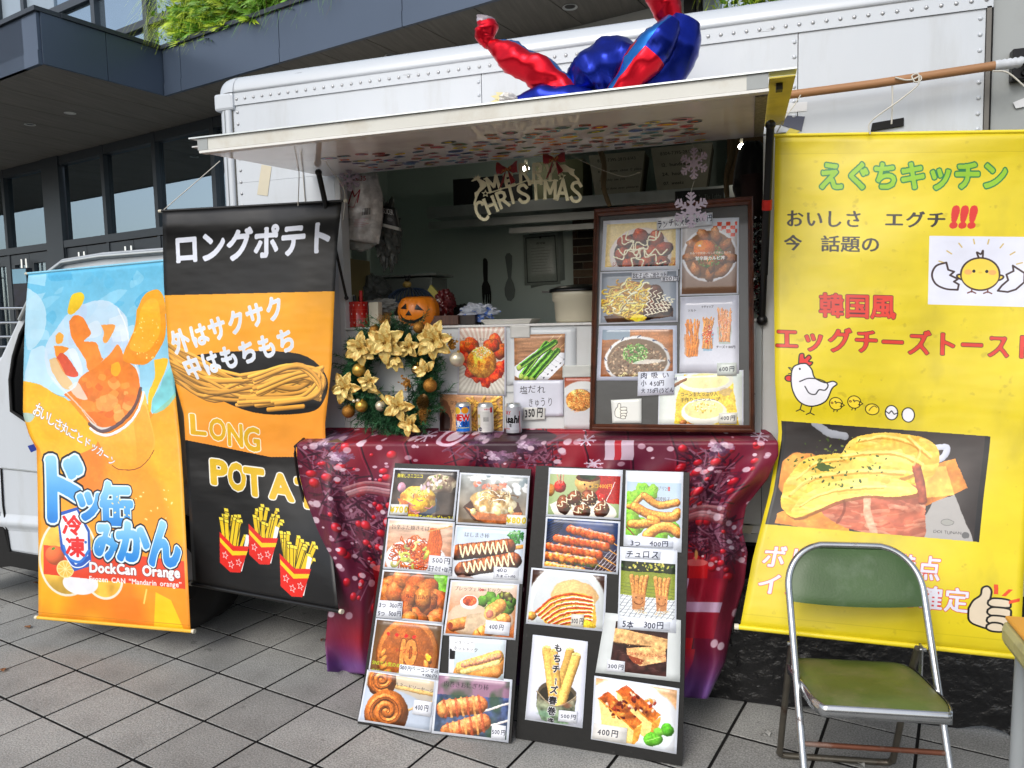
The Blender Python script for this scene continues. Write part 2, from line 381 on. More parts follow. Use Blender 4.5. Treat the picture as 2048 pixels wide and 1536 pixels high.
    def image(s, name):
        im = bpy.data.images.new(name, s.w, s.h); b = np.ones((s.h, s.w, 4), np.float32); b[..., :3] = np.clip(s.a[::-1], 0, 1); im.pixels.foreach_set(b.ravel()); im.pack(); return im
def arc(cx, cy, rx, ry, a0, a1, n=16, rot=0):
    c, k = math.cos(R_(rot)), math.sin(R_(rot)); o = []
    for t in np.linspace(R_(a0), R_(a1), n): x, y = rx*math.cos(t), ry*math.sin(t); o.append((cx+x*c-y*k, cy+x*k+y*c))
    return o
def curve(pts, n=6):
    """Catmull-Rom through the points"""
    P = [np.array(p, float) for p in pts]; P = [2*P[0]-P[1]]+P+[2*P[-1]-P[-2]]; o = []
    for i in range(1, len(P)-2):
        for t in np.linspace(0, 1, n, endpoint=False):
            o.append(.5*((2*P[i])+(-P[i-1]+P[i+1])*t+(2*P[i-1]-5*P[i]+4*P[i+1]-P[i+2])*t*t+(-P[i-1]+3*P[i]-3*P[i+1]+P[i+2])*t**3))
    o.append(P[-2]); return [tuple(q) for q in o]
def stat(st, u, v):
    for a, b in zip(st, st[1:]):
        if v <= b[0]+1e-9:
            t = (v-a[0])/(b[0]-a[0]); L = (a[1][0]+(b[1][0]-a[1][0])*t, a[1][1]+(b[1][1]-a[1][1])*t); R = (a[2][0]+(b[2][0]-a[2][0])*t, a[2][1]+(b[2][1]-a[2][1])*t); break
    return L[0]+(R[0]-L[0])*u, L[1]+(R[1]-L[1])*u
st_o = [(0, (57, 547), (328, 521)), (.1, (52, 612), (334, 594)), (.2, (49, 680), (340, 667)), (.3, (47, 750), (347, 741)), (.4, (46, 828), (354, 815)), (.46, (58, 870), (359, 860)), (.5, (73, 897), (362, 890)), (.6, (75, 962), (367, 966)), (.8, (77, 1098), (374, 1115)), (1, (77, 1235), (381, 1262))]
# ------------------------------------------------------------------ the printed pictures of the menus
INK = (.08, .07, .1)
def paper(w, h, m=3, bgc=(.9, .91, .94), photo=None, top=0, bot=0):
    """a sheet with a white margin; photo(c2) paints the picture inside"""
    c = C(w, h, bgc); c.mottle(.02, 6, 4)
    x0, y0, x1, y1 = m, m+top, 100-m, c.H-m-bot
    c2 = C(int((x1-x0)*c.k), int((y1-y0)*c.k)); c2.q = []; photo(c2); q_ = c2.q; c2.q = None; grit(c2, seed=int(h) % 90); [c2.text(*t_) for t_ in q_]; X, Y = int(x0*c.k), int(y0*c.k)
    c.a[Y:Y+c2.h, X:X+c2.w] = c2.a[:c.h-Y, :c.w-X]; return c
def grit(c, amp=.008, fine=.17, seed=5, con=.10):
    """breaks up drawn edges and adds the fine texture of a printed photograph"""
    h, w = c.h, c.w; yy, xx = np.mgrid[0:h, 0:w]
    for cells, a_ in ((9, amp), (34, amp*.7)):
        dx = (fbm(h, w, cells, 2, seed)-.5)*2*a_*w; dy = (fbm(h, w, cells, 2, seed+9)-.5)*2*a_*w
        c.a = c.a[np.clip((yy+dy).astype(int), 0, h-1), np.clip((xx+dx).astype(int), 0, w-1)]
    f = fbm(h, w, 60, 2, seed+3)[..., None]; g = fbm(h, w, 22, 2, seed+4)[..., None]; fine = fine*np.clip((c.a.max(2)-c.a.min(2))*1.9-.25, .06, 1)[..., None]; c.a = c.a*(1+fine*(f-.5)*2)*(1+fine*.6*(g-.5)*2)+np.clip(f-.66, 0, 1)*fine*1.6
    c.a = np.clip(c.a+con*(c.a-.5), 0, 1); return c
def zig(c, x0, y0, x1, y1, n, amp, w, col, seed=0, al=1):
    rg = np.random.RandomState(seed); P = []
    for i in range(n+1):
        t = i/n; dx, dy = x1-x0, y1-y0; L = math.hypot(dx, dy); s_ = amp*(1 if i % 2 else -1)*(.7+.5*rg.rand())
        P.append((x0+dx*t-dy/L*s_, y0+dy*t+dx/L*s_))
    c.tube(curve(P, 4), w, col, .2, al=al)
def scatter(c, n, cx, cy, rx, ry, r0, r1, cols, seed=0, sh=.3, asp=.6):
    rg = np.random.RandomState(seed)
    for i in range(n):
        a, q = rg.rand()*6.28, math.sqrt(rg.rand()); r = r0+(r1-r0)*rg.rand()
        c.ell(cx+rx*q*math.cos(a), cy+ry*q*math.sin(a), r, r*asp, cols[rg.randint(len(cols))], rot=rg.rand()*180, sh=sh, soft=.3)
def noodles(c, n, cx, cy, rx, ry, w, cols, seed=0, sh=.5):
    rg = np.random.RandomState(seed)
    for i in range(n):
        a = rg.rand()*6.28; q = math.sqrt(rg.rand())*.85; x, y = cx+rx*q*math.cos(a), cy+ry*q*math.sin(a); b = rg.rand()*6.28; L = rx*(.3+.4*rg.rand()); k = (rg.rand()-.5)*3; P = []
        for j in range(7):
            P.append((x, y)); x += L/6*math.cos(b); y += L/6*math.sin(b)*.75; b += k/6*2
            if ((x-cx)/rx)**2+((y-cy)/ry)**2 > 1: b += 1.2
        c.tube(P, w, np.array(cols[rg.randint(len(cols))])*(.75+.35*rg.rand()), sh)
def plate(c, cx, cy, rx, ry, col=(.93, .93, .94), rot=0):
    c.ell(cx+1, cy+3, rx*1.02, ry*1.03, (.3, .25, .2), rot, al=.35, soft=.2); c.ell(cx, cy, rx, ry, col, rot, sh=.12); c.ell(cx, cy, rx*.84, ry*.82, np.array(col)*.94, rot, sh=.08)
def lumps(c, pts, col, col2, r, seed=0, tex=.35, lump=.12, sh=.55, spec=.15, asp=.85):
    for i, (x, y) in enumerate(pts): c.ell(x, y, r*(1+.1*((i*37) % 3)), r*asp, col, rot=i*40, lump=lump, sh=sh, tex=tex, seed=seed+i, col2=col2, spec=spec)
def wood(c, a=(.66, .45, .3), b=(.5, .32, .2), seed=0, ay=6):
    c.grad(a, b); c.mottle(.25, 3, seed, 4, 1, ay)
# --- left board
def f_toast(c):
    c.grad((.25, .23, .22), (.45, .4, .36)); c.mottle(.5, 6, 1); c.ell(75, 18, 26, 14, (.55, .45, .38), tex=.4, sh=.3, lump=.2, col2=(.75, .7, .6)); scatter(c, 30, 75, 16, 20, 10, 1, 3, [(.5, .55, .3), (.8, .75, .6), (.45, .3, .25)], 3)
    c.poly([(8, 42), (22, 34), (70, 38), (78, 56), (50, 74), (30, 66)], (.36, .4, .46), col2=(.24, .27, .33)); c.ell(42, 44, 30, 20, (.86, .6, .26), lump=.15, sh=.4, tex=.3, seed=4, col2=(.93, .78, .35)); c.ell(46, 50, 17, 10, (.95, .72, .2), lump=.2, sh=.4, tex=.3, seed=9)
    c.poly([(8, 42), (26, 46), (44, 62), (50, 74), (30, 66)], (.78, .45, .25), tex=.3); noodles(c, 9, 45, 52, 25, 17, .9, [(.75, .45, .5), (.85, .6, .55)], 3); scatter(c, 60, 44, 34, 16, 8, .6, 1.6, [(.45, .55, .25), (.8, .8, .5), (.9, .85, .6)], 6); scatter(c, 12, 60, 22, 20, 10, 2, 5, [(.9, .85, .85), (.8, .7, .75)], 8, 0)
    c.ell(14, 26, 7, 8, (.75, .55, .62), tex=.3, sh=.3); c.rect(72, 30, 100, 100, (.2, .16, .14), .55)
    c.text('美味しさニコニコ', 5, 11, 6.5, (.9, .85, .2), .03, sx=.8); c.text('韓国風エッグチーズトースト', 30, 70, 6.2, (.95, .9, .15), .035, sx=.9)
def f_bulgogi(c):
    c.grad((.66, .68, .68), (.5, .42, .33)); c.mottle(.4, 5, 2); scatter(c, 25, 60, 10, 50, 14, 3, 9, [(.8, .83, .85), (.55, .6, .62), (.9, .9, .9)], 5, 0)
    c.rect(0, 70, 100, 100, (.55, .42, .3), .8); c.poly([(6, 46), (20, 34), (88, 36), (96, 52), (80, 68), (25, 66)], (.3, .18, .12)); c.ell(52, 38, 36, 18, (.85, .68, .42), lump=.2, tex=.4, sh=.4, col2=(.95, .9, .75), seed=3)
    c.poly(curve([(10, 46), (30, 52), (60, 54), (94, 50), (84, 62), (60, 67), (30, 64), (10, 46)], 5), (.8, .5, .27), tex=.3, col2=(.66, .36, .18)); noodles(c, 26, 55, 28, 30, 12, .9, [(.93, .9, .82), (.8, .72, .55), (.5, .35, .2)], 4); lumps(c, [(22, 52), (58, 52), (78, 48)], (.95, .88, .6), (.9, .8, .5), 5, 3, .1, .3, .3, .2); scatter(c, 16, 42, 14, 26, 5, 3, 6, [(.85, .5, .42), (.9, .62, .5)], 9, .2)
    c.text('数量限定商品', 3, 76, 7.5, INK, .01, sx=.8, serif=2); c.text('プルコギチーズトースト', 8, 88, 8, INK, .0, sx=.8, serif=2)
def f_yakisoba(c):
    wood(c, (.88, .78, .7), (.7, .42, .28), 1); plate(c, 46, 54, 48, 30); noodles(c, 190, 47, 48, 38, 25, .95, [(.8, .34, .14), (.9, .46, .2), (.68, .24, .1), (.86, .4, .17)], 7)
    noodles(c, 9, 40, 50, 30, 18, 2, [(.72, .74, .35), (.82, .8, .5)], 8, .3)
    for i in range(26): c.tube(curve([(66+i*.9*.6, 8+(i % 3)), (64+i*.8, 25), (62+i*.85, 45), (60+i*.9, 54)], 4), .9, np.array((.85, .4, .16))*(.75+.3*((i*7) % 5)/5), .5)
    c.tube([(62, 13), (98, 3)], 1, (.8, .6, .35), .3); c.ell(30, 55, 8, 4, (.75, .78, .35), tex=.2, sh=.3, lump=.3); c.ell(62, 46, 3, 8, (.72, .75, .3), 25, tex=.2, sh=.3, lump=.3)
    c.text('旨辛ぶた焼きそば', 4, 12, 7.6, INK, 0, serif=2)
def f_hashimaki(c):
    c.grad((.74, .8, .88), (.85, .86, .88)); c.mottle(.08, 4); scatter(c, 140, 88, 9, 12, 9, 1, 2.6, [(.2, .5, .2), (.3, .62, .25), (.15, .4, .18)], 2); c.tube([(80, 26), (100, 22)], 3, (.85, .6, .3), .3)
    for (x0, y0, x1, y1, sd) in ((5, 34, 78, 22, 1), (14, 58, 88, 40, 2)):
        c.tube([(x0, y0+2), (x1, y1+2)], 11, (.28, .12, .06), .5, .3); c.tube([(x0, y0), (x1, y1)], 10, (.56, .28, .12), .6, .4, sd, .1)
        for k in range(12): t = k/11; x, y = x0+(x1-x0)*t, y0+(y1-y0)*t; c.tube([(x-1, y-9), (x+2, y+9)], 1.4, (.36, .15, .07), .2, al=.7)
        zig(c, x0+3, y0, x1-2, y1, 17, 8, 1.3, (.97, .93, .75), sd)
    c.ell(20, 72, 14, 5, (.75, .6, .55), tex=.4, lump=.3, al=.7)
    c.text('はしまき棒', 12, 13, 7.6, INK, 0, serif=2)
def f_karaage(c):
    c.grad((.35, .25, .16), (.42, .25, .12)); c.poly([(78, 0), (100, 0), (100, 34), (86, 26)], (.5, .76, .22), tex=.3); c.poly([(50, 84), (70, 80), (70, 90)], (.5, .8, .3))
    lumps(c, [(14, 20), (30, 12), (8, 36), (52, 14), (70, 20), (90, 36), (22, 30), (45, 32), (72, 42), (94, 60), (60, 62), (85, 76), (38, 56), (62, 68), (20, 56)], (.78, .45, .2), (.62, .3, .12), 17, 3, .45, .16)
    lumps(c, [(50, 66), (88, 80), (66, 34)], (.86, .55, .25), (.7, .36, .14), 15, 33, .4, .14)
    c.text('味に自信あり!大き', 40, 35, 6.6, (.3, .08, .05), .015, sx=.9, serif=2); c.text('ジューシー唐揚げ', 40, 47, 6.6, (.3, .1, .05), .02, serif=2)
def f_pretzel(c):
    c.grad((.88, .8, .74), (.76, .42, .2)); c.mottle(.1, 4); c.ell(48, 52, 50, 26, (.75, .62, .5), sh=.1); c.ell(48, 50, 50, 24, (.83, .72, .62), sh=.1)
    lumps(c, [(52, 24), (62, 20), (70, 30), (78, 22), (86, 34), (66, 36), (90, 24)], (.42, .62, .2), (.28, .45, .14), 10, 5, .5, .35, .5, 0); lumps(c, [(80, 14), (88, 18), (76, 30)], (.36, .32, .14), (.5, .55, .2), 7, 8, .4, .4)
    c.ell(30, 28, 14, 11, (.96, .95, .94), sh=.15); c.ell(30, 26, 11, 8, (.8, .3, .16), tex=.5, seed=4, col2=(.9, .45, .25)); c.ell(30, 31, 14, 8, (.95, .94, .93), al=0)
    c.tube([(10, 62), (34, 56)], 9, (.8, .45, .2), .5, .2, 3, .12); c.poly([(28, 46), (48, 42), (66, 50), (38, 68), (26, 72)], (.8, .7, .58), tex=.15); c.ell(6, 63, 4, 5, (.6, .25, .15), tex=.2)
    c.tube([(50, 74), (84, 50)], 10, (.86, .54, .25), .5, .25, 6, .15)
    for t in (0, .25, .5, .75): c.tube([(50+34*t-4, 74-24*t-8), (50+34*t+7, 74-24*t+6)], 1.1, (.65, .33, .12), 0, al=.7)
    c.tube([(64, 40), (76, 30)], 10, (.9, .62, .33), .45, .2, 7); c.ell(62, 42, 9, 9, (.92, .72, .42), sh=.2); c.ell(62, 43, 5.5, 5.5, (.85, .5, .42), sh=.3)
    c.text('プレッツェル∞ドック', 4, 12, 7.6, INK, 0, sx=.95, serif=2); c.text('∞', 43, 12, 8, (.7, .1, .1), .02)
def f_ten(c):
    c.grad((.4, .3, .2), (.5, .35, .2)); c.ell(52, 42, 48, 50, (.5, .26, .1), sh=.2); c.ell(52, 40, 46, 48, (.8, .48, .2), sh=.25); c.ell(52, 42, 40, 42, (.66, .36, .14), tex=.15, sh=.1)
    for sgn in (-1, 1):
        for k in range(9):
            a = R_(100+k*15); x, y = 50+sgn*33*abs(math.cos(a)) if 0 else 50-sgn*34*math.sin(a*.92), 44-38*math.cos(a*.92); c.ell(x, y, 4, 8, (.85, .53, .24), rot=sgn*(30+k*8), sh=.6, spec=.1)
    q_, c.q = c.q, None; c.text('10', 36, 56, 46, (.88, .57, .27), .05, out=(.035, (.5, .26, .1)), sx=.75); c.q = q_; c.ell(50, 88, 10, 6, (.8, .48, .2), lump=.4, sh=.4)
    for x in (20, 34, 48, 60): c.ell(x, 18, 3, 2.6, (.85, .12, .1), lump=.3)
    c.text('チーズメニュー', 34, 42, 7, (.75, .22, .1), .01, sx=.8); c.text('SNSで人気の10円パン', 2, 62, 6.6, (.72, .82, .15), .02, sx=.95); c.text('のび～るチーズがたっぷり入って', 2, 73, 6.6, (.72, .82, .15), .02, sx=.95); c.text('チーム割り', 2, 84, 6.6, (.72, .82, .15), .02)
    c.ell(84, 44, 4, 4, (.98, .8, .2), lump=.5)
def f_hotdog(c):
    c.grad((.8, .84, .86), (.72, .78, .8)); c.rect(0, 0, 8, 100, (.9, .9, .92)); c.rect(0, 20, 10, 36, (.15, .15, .16))
    c.tube([(24, 60), (88, 38)], 17, (.88, .6, .33), .4, .15, 2, .08); c.tube([(22, 50), (88, 26)], 11, (.9, .68, .38), .4, .3, 4); c.tube([(24, 56), (90, 34)], 4, (.95, .85, .55), .2, .2); c.tube([(26, 44), (90, 24)], 5, (.9, .62, .5), .4, .3, 5); zig(c, 26, 42, 92, 20, 24, 3, .7, (.9, .78, .4), 3)
    c.tube([(26, 70), (88, 50)], 9, (.86, .56, .3), .4, .1, 5)
    c.rect(3, 0, 44, 22, (.92, .93, .95)); c.text('ジューシー', 7, 10, 7.5, INK, 0, jit=.1); c.text('ホットドック', 7, 21, 7.5, INK, 0, jit=.1)
    c.rect(60, 68, 84, 78, (.9, .92, .93)); c.text('000円', 64, 76, 6, INK, -.01, jit=.1)
def f_tornado(c):
    c.grad((.82, .74, .62), (.55, .6, .68)); c.ell(40, 60, 90, 42, (.72, .76, .82), sh=.1, rot=8); c.tube([(60, 46), (100, 28)], 1.8, (.85, .68, .45), .3); c.tube([(40, 14), (100, 18)], 3, (.86, .7, .45), .3)
    for (cx, cy, r) in ((22, 8, 22), (36, 50, 32)):
        c.ell(cx, cy+2, r, r*.98, (.4, .2, .08), sh=.3); c.ell(cx, cy, r, r*.95, (.7, .4, .16), sh=.5, tex=.1, seed=3)
        P = [(cx+(r*.86*(1-t/40))*math.cos(t*.38+1), cy+(r*.8*(1-t/40))*math.sin(t*.38+1)) for t in range(38)]
        c.tube(P, r*.16, (.74, .42, .18), .6, .1, 2, .15)
        P = [(cx+(r*.98*(1-t/40)-r*.1)*math.cos(t*.38+1), cy+(r*.92*(1-t/40)-r*.1)*math.sin(t*.38+1)) for t in range(36)]
        c.line(P, r*.022, (.35, .17, .07), .8)
    c.text('トルネードソーセージ', 36, 14, 7.2, (.12, .1, .1), 0, rot=2, sx=.9, serif=2)
def f_nikumaki(c):
    c.grad((.6, .46, .55), (.62, .48, .56)); c.poly([(0, 24), (100, 20), (100, 100), (0, 100)], (.3, .36, .55), col2=(.3, .34, .34), tex=.4); c.mixn((.24, .34, .24), 4, 3, .5, .7, .8)
    for (y0, y1) in ((42, 34), (62, 56)): c.tube([(66, y0-2), (100, y1-8)], 1.6, (.9, .86, .84), .2)
    for (x0, y0, x1, y1, sd) in ((12, 42, 60, 32, 3), (20, 72, 66, 54, 6)):
        c.tube([(x0, y0), (x1, y1)], 11.5, (.84, .5, .3), .5, .3, sd, .12)
        for k in range(7): t = k/6; x, y = x0+(x1-x0)*t, y0+(y1-y0)*t; c.tube([(x-2, y-11), (x+3, y+11)], 2.0, ((.95, .68, .4) if k % 2 else (.72, .34, .22)), .3, .3, k, al=.75)
        c.ell(x0-3, y0+2, 6, 9, (.9, .58, .34), tex=.3, sh=.3)
    c.text('肉巻きおにぎり棒', 8, 13, 8, INK, 0, serif=2)
# --- right board
def f_takoyaki(c):
    c.grad((.68, .74, .55), (.62, .7, .5)); c.poly([(60, 0), (100, 0), (100, 38), (62, 34)], (.68, .12, .1)); c.ell(54, 10, 18, 17, (.85, .68, .4), sh=.4); c.ell(54, 3, 17, 6, (.35, .18, .1)); c.ell(54, 1, 12, 5, (.15, .25, .12), tex=.5)
    c.ell(50, 13, 1.2, 1.4, INK); c.ell(58, 15, 1.2, 1.4, INK); c.ell(53, 18, 1.6, 2, (.7, .35, .2))
    c.ell(15, 17, 9, 9, (.78, .13, .1), sh=.5, spec=.2); c.tube([(10, 0), (13, 12)], 1, (.85, .6, .5)); c.tube([(15, 0), (15, 12)], 1, (.6, .35, .3)); c.tube([(20, 0), (17, 12)], 1, (.85, .6, .5)); c.ell(14, 15, .8, 1, INK); c.ell(19, 16, .8, 1, INK); c.ell(2, 22, 6, 9, (.75, .5, .25), sh=.4)
    c.poly(curve([(2, 42), (20, 36), (75, 34), (96, 48), (88, 58), (50, 66), (14, 60), (2, 42)], 5), (.92, .9, .86)); c.ell(76, 30, 8, 6, (.8, .12, .1), sh=.4); c.tube([(82, 34), (92, 8)], .7, (.92, .9, .88), 0)
    lumps(c, [(38, 32), (58, 31), (22, 42), (76, 46), (48, 50)], (.56, .27, .12), (.32, .14, .07), 11.5, 3, .5, .08, .6, .2, .9); scatter(c, 150, 50, 38, 38, 14, .7, 1.5, [(.4, .45, .2), (.8, .65, .45), (.25, .3, .12), (.93, .88, .75)], 3)
    for (x, y) in ((22, 40), (46, 48), (76, 42), (58, 30), (34, 30)): zig(c, x-7, y+5, x+5, y-7, 4, 3, .9, (.95, .9, .78), int(x))
    c.text('5コ400円', 60, 17, 7.5, (.93, .72, .2), .02, sx=.95, serif=2)
def f_yakitori(c):
    c.grad((.12, .22, .4), (.3, .24, .3)); c.mottle(.4, 5, 2)
    for k in range(9): c.line([(0, 6+k*4), (30-k*2, -8+k*4)], .7, (.05, .08, .12))
    c.poly([(50, 74), (100, 36), (100, 74)], (.25, .16, .18))
    for k in range(9): c.line([(60+k*5, 76), (92+k*6, 36)], .5, (.85, .84, .88)); c.line([(52, 76-k*5), (100, 82-k*5)], .35, (.7, .7, .76), .8)
    for k, (x0, y0, x1, y1) in enumerate(((34, 12, 98, 22), (16, 26, 92, 32), (6, 38, 84, 44), (4, 50, 76, 54), (6, 64, 58, 68))):
        c.tube([(x1-10, y1), (100, y1+8+k*2)], .9, (.85, .6, .3), .3); n = 10
        for j in range(n):
            t = j/n; c.ell(x0+(x1-x0)*t, y0+(y1-y0)*t+(j % 2), 6.8, 5.8, (.82, .42, .18) if k < 4 else (.9, .6, .28), rot=j*30, lump=.15, sh=.5, tex=.4, seed=j+k*9, col2=(.62, .24, .1) if k < 3 else (.85, .5, .2), spec=.25)
        for j in range(n-1): t = (j+.4)/n; c.ell(x0+(x1-x0)*t, y0+(y1-y0)*t-4, 4, 1.3, (.95, .88, .86), lump=.3, al=.75, soft=.4)
    c.ell(60, 8, 40, 7, (.8, .75, .85), al=.35, soft=.9)
    c.text('やきとり3本300円', 20, 62, 7, (.15, .5, .15), .0, serif=2)
def f_gyoza(c):
    c.grad((.7, .78, .85), (.8, .84, .9)); lumps(c, [(12, 28), (30, 16), (10, 55), (25, 80), (8, 90), (60, 92), (84, 80), (44, 20), (6, 72)], (.62, .84, .3), (.45, .72, .2), 16, 5, .3, .3, .3, 0); c.line([(0, 84), (18, 100)], 1.5, (.5, .3, .15))
    for P, w in (([(30, 24), (12, 44), (4, 46)], 5), ([(34, 26), (60, 40), (92, 34)], 6.5), ([(16, 46), (45, 58), (84, 60), (94, 52)], 8.5), ([(10, 78), (30, 76), (56, 70), (46, 66)], 8), ([(40, 96), (58, 82), (80, 78), (96, 86)], 9)):
        P = curve(P, 5); c.tube(P, w+.8, (.55, .3, .12), .2, al=.6); c.tube(P, w, (.88, .58, .26), .5, .3, int(w*3), .1)
    c.text('餃子グランプリ2位', 22, 14, 9.2, (.15, .15, .2), -.005, sx=.75, serif=2); c.text('!!', 76, 14, 9.5, (.85, .12, .1), .05, sx=.75); c.text('ジューシー鶏皮餃子', 22, 33, 9, (.2, .1, .08), 0, sx=.72, serif=2)
def f_churros(c):
    c.grad((.5, .55, .22), (.62, .66, .3)); c.rect(0, 0, 100, 18, (.16, .2, .14)); scatter(c, 40, 50, 8, 50, 8, 1.5, 4, [(.7, .7, .3), (.3, .4, .2), (.85, .8, .45)], 4, 0)
    c.poly([(0, 62), (100, 66), (100, 110), (0, 110)], (.85, .87, .88))
    for k in range(-4, 14): c.line([(k*10, 110), (k*10+34, 62)], .5, (.2, .22, .3)); c.line([(0, 64+k*6), (100, 70+k*6)], .35, (.2, .22, .3))
    for (cx, sc_) in ((34, 1), (76, .85)):
        for dx, t in ((-14, -8), (-4, -3), (6, 4), (14, 9)): c.tube([(cx+dx*.4, 74), (cx+dx*sc_, 30-abs(t)*.3+6*(1-sc_))], 4.6*sc_, (.84, .58, .33), .5, .3, int(cx+dx)); c.line([(cx+dx*.4, 74), (cx+dx*sc_, 34)], .6, (.6, .36, .18), .7)
        c.poly([(cx-13*sc_, 58), (cx+13*sc_, 60), (cx+11*sc_, 88), (cx-11*sc_, 88)], (.8, .55, .35), tex=.12, col2=(.72, .5, .34)); c.ell(cx-5, 66, 1, 1.6, INK); c.ell(cx+6, 66, 1, 1.6, INK); c.line(arc(cx, 70, 9*sc_, 8, 20, 160), .7, (.35, .15, .1)); noodles(c, 12, cx, 90, 13*sc_, 6, .8, [(.85, .75, .6)], int(cx))
def f_tamasen(c):
    c.grad((.3, .2, .16), (.2, .14, .12)); c.ell(50, 46, 56, 60, (.86, .88, .88), sh=.1); c.ell(50, 46, 46, 50, (.8, .82, .83), sh=.05); c.ell(60, 30, 32, 22, (.92, .75, .52), sh=.15, lump=.1)
    c.poly(curve([(8, 56), (40, 30), (80, 28), (92, 60), (80, 74), (40, 80), (8, 56)], 5), (.93, .72, .3), tex=.3)
    for k in range(8): c.tube(curve([(8+k*5, 58+k*2.6), (30+k*4, 36+k*5), (56+k*3, 28+k*5.6), (84, 30+k*5)], 5), 1.5, (.76, .3, .12), .3, .2); c.tube(curve([(12+k*5, 60+k*2.6), (34+k*4, 40+k*5), (58+k*3, 32+k*5.6), (86, 34+k*5)], 5), 1.5, (.96, .92, .8), .3)
    c.ell(76, 68, 14, 9, (.98, .82, .25), lump=.2, tex=.2, sh=.2); scatter(c, 50, 50, 46, 20, 14, .5, 1.1, [(.3, .4, .15), (.5, .55, .2)], 4); lumps(c, [(4, 62)], (.9, .68, .35), (.8, .5, .2), 7, 3)
    c.text('たまちゃんせん100円', 28, 90, 8, INK, 0, sx=.85, serif=2)
def f_mochi(c):
    c.grad((.86, .87, .92), (.83, .84, .89)); c.ell(52, 150, 38, 14, (.5, .5, .52), al=.5, soft=.5)
    c.ell(52, 96, 36, 20, (.36, .32, .26)); c.ell(52, 100, 33, 16, (.22, .2, .16))
    for P, w, k in (([(26, 22), (50, 124)], 8.5, 1), ([(70, 20), (56, 80)], 8, .85), ([(40, 26), (54, 100)], 8, .95), ([(82, 28), (58, 124)], 9, 1.03)):
        c.tube(P, w, np.array((.93, .73, .4))*k, .45, .12, int(w*4)); c.tube([(P[0][0]-w*.6, P[0][1]-4), (P[0][0]+w*.6, P[0][1]-5)], 2.6, (.96, .84, .52), .2, .3)
    P = [(14, 92)]+arc(51, 98, 37, 24, 180, 0)[1:-1]+[(88, 92), (88, 124), (78, 146), (52, 154), (28, 146), (14, 122)]
    c.poly([(15, 98)]+[(15+72*t, 98+22*math.sin(PI*t)) for t in np.linspace(0, 1, 12)]+[(88, 98), (86, 126), (76, 148), (52, 154), (28, 148), (16, 126)], (.45, .4, .34), tex=.6, col2=(.5, .62, .5))
    c.tube([(15+72*t, 98+22*math.sin(PI*t)) for t in np.linspace(0, 1, 12)], 1.4, (.62, .56, .46), .3); c.ell(34, 136, 18, 7, (.5, .66, .55), lump=.4, al=.6, soft=.5); c.ell(72, 116, 10, 6, (.62, .36, .26), lump=.4, al=.5, soft=.5)
    for i, ch in enumerate('もちチ|ズ春巻き'):
        if ch == '|': c.line([(48, 14+i*19), (47.5, 14+i*19+10)], 1.9, (.95, .95, .97)); c.line([(48, 14+i*19), (47.5, 14+i*19+10)], 1.1, INK)
        else: c.text(ch, 48-i*.5-7.6, 22+i*19, 15.5, INK, .035, out=(.05, (.95, .95, .97)))
def f_crepe(c):
    c.grad((.2, .13, .12), (.3, .18, .17)); c.mottle(.5, 8, 4)
    for k in range(26): c.line(arc((k*37) % 100, 40+(k*23) % 50, 6, 2.4, 200, 340, 8), .5, (.55, .42, .4), .6)
    c.poly([(0, 14), (4, 12), (100, 24), (100, 44), (0, 42)], (.87, .68, .46), tex=.35); c.poly([(0, 40), (100, 42), (100, 50), (0, 46)], (.15, .1, .08), .5)
    c.poly([(26, 50), (96, 38), (98, 68), (52, 82), (28, 62)], (.88, .66, .45), tex=.35, col2=(.9, .7, .5)); c.poly([(28, 62), (60, 70), (54, 80), (40, 76)], (.6, .3, .2)); c.poly([(26, 50), (60, 66), (96, 52), (96, 38)], (.9, .7, .47), tex=.35)
    scatter(c, 70, 60, 50, 40, 26, .5, 1.2, [(.75, .48, .26), (.95, .82, .6)], 4, 0); c.text('ベルギーチョコミニクレープ', 30, 62, 7, (.62, .15, .1), .01, sx=.75)
def f_catalana(c):
    wood(c, (.86, .68, .5), (.9, .7, .55), 2); c.ell(46, 46, 66, 50, (.9, .91, .93), rot=8, sh=.1); c.ell(46, 46, 54, 40, (.86, .88, .9), rot=8)
    for (dx, dy) in ((22, -12), (0, 0)):
        c.poly([(4+dx, 24+dy), (50+dx, 54+dy), (48+dx, 78+dy), (10+dx, 54+dy)], (.96, .87, .58), tex=.06, col2=(.97, .83, .5)); c.poly([(50+dx, 54+dy), (60+dx, 46+dy), (56+dx, 66+dy), (48+dx, 78+dy)], (.9, .62, .26), tex=.2)
        c.poly([(4+dx, 24+dy), (16+dx, 14+dy), (60+dx, 44+dy), (50+dx, 55+dy)], (.74, .34, .14), tex=.5, col2=(.8, .45, .18)); scatter(c, 26, 33+dx, 34+dy, 22, 12, 2, 5, [(.4, .1, .06), (.88, .55, .25), (.6, .2, .1), (.9, .75, .65)], 3+dx)
        c.line([(4+dx, 24+dy), (50+dx, 55+dy)], 1, (.88, .55, .2))
    c.ell(74, 62, 12, 8, (.4, .72, .2), rot=-15, sh=.4, tex=.2); c.ell(90, 48, 8, 8, (.35, .68, .18), sh=.4, tex=.2); c.ell(80, 52, 6, 5, (.5, .8, .28), sh=.3); c.line([(66, 66), (82, 58)], .5, (.7, .9, .5))
    c.text('カタラーナ', 48, 78, 7.4, INK, 0, serif=2)
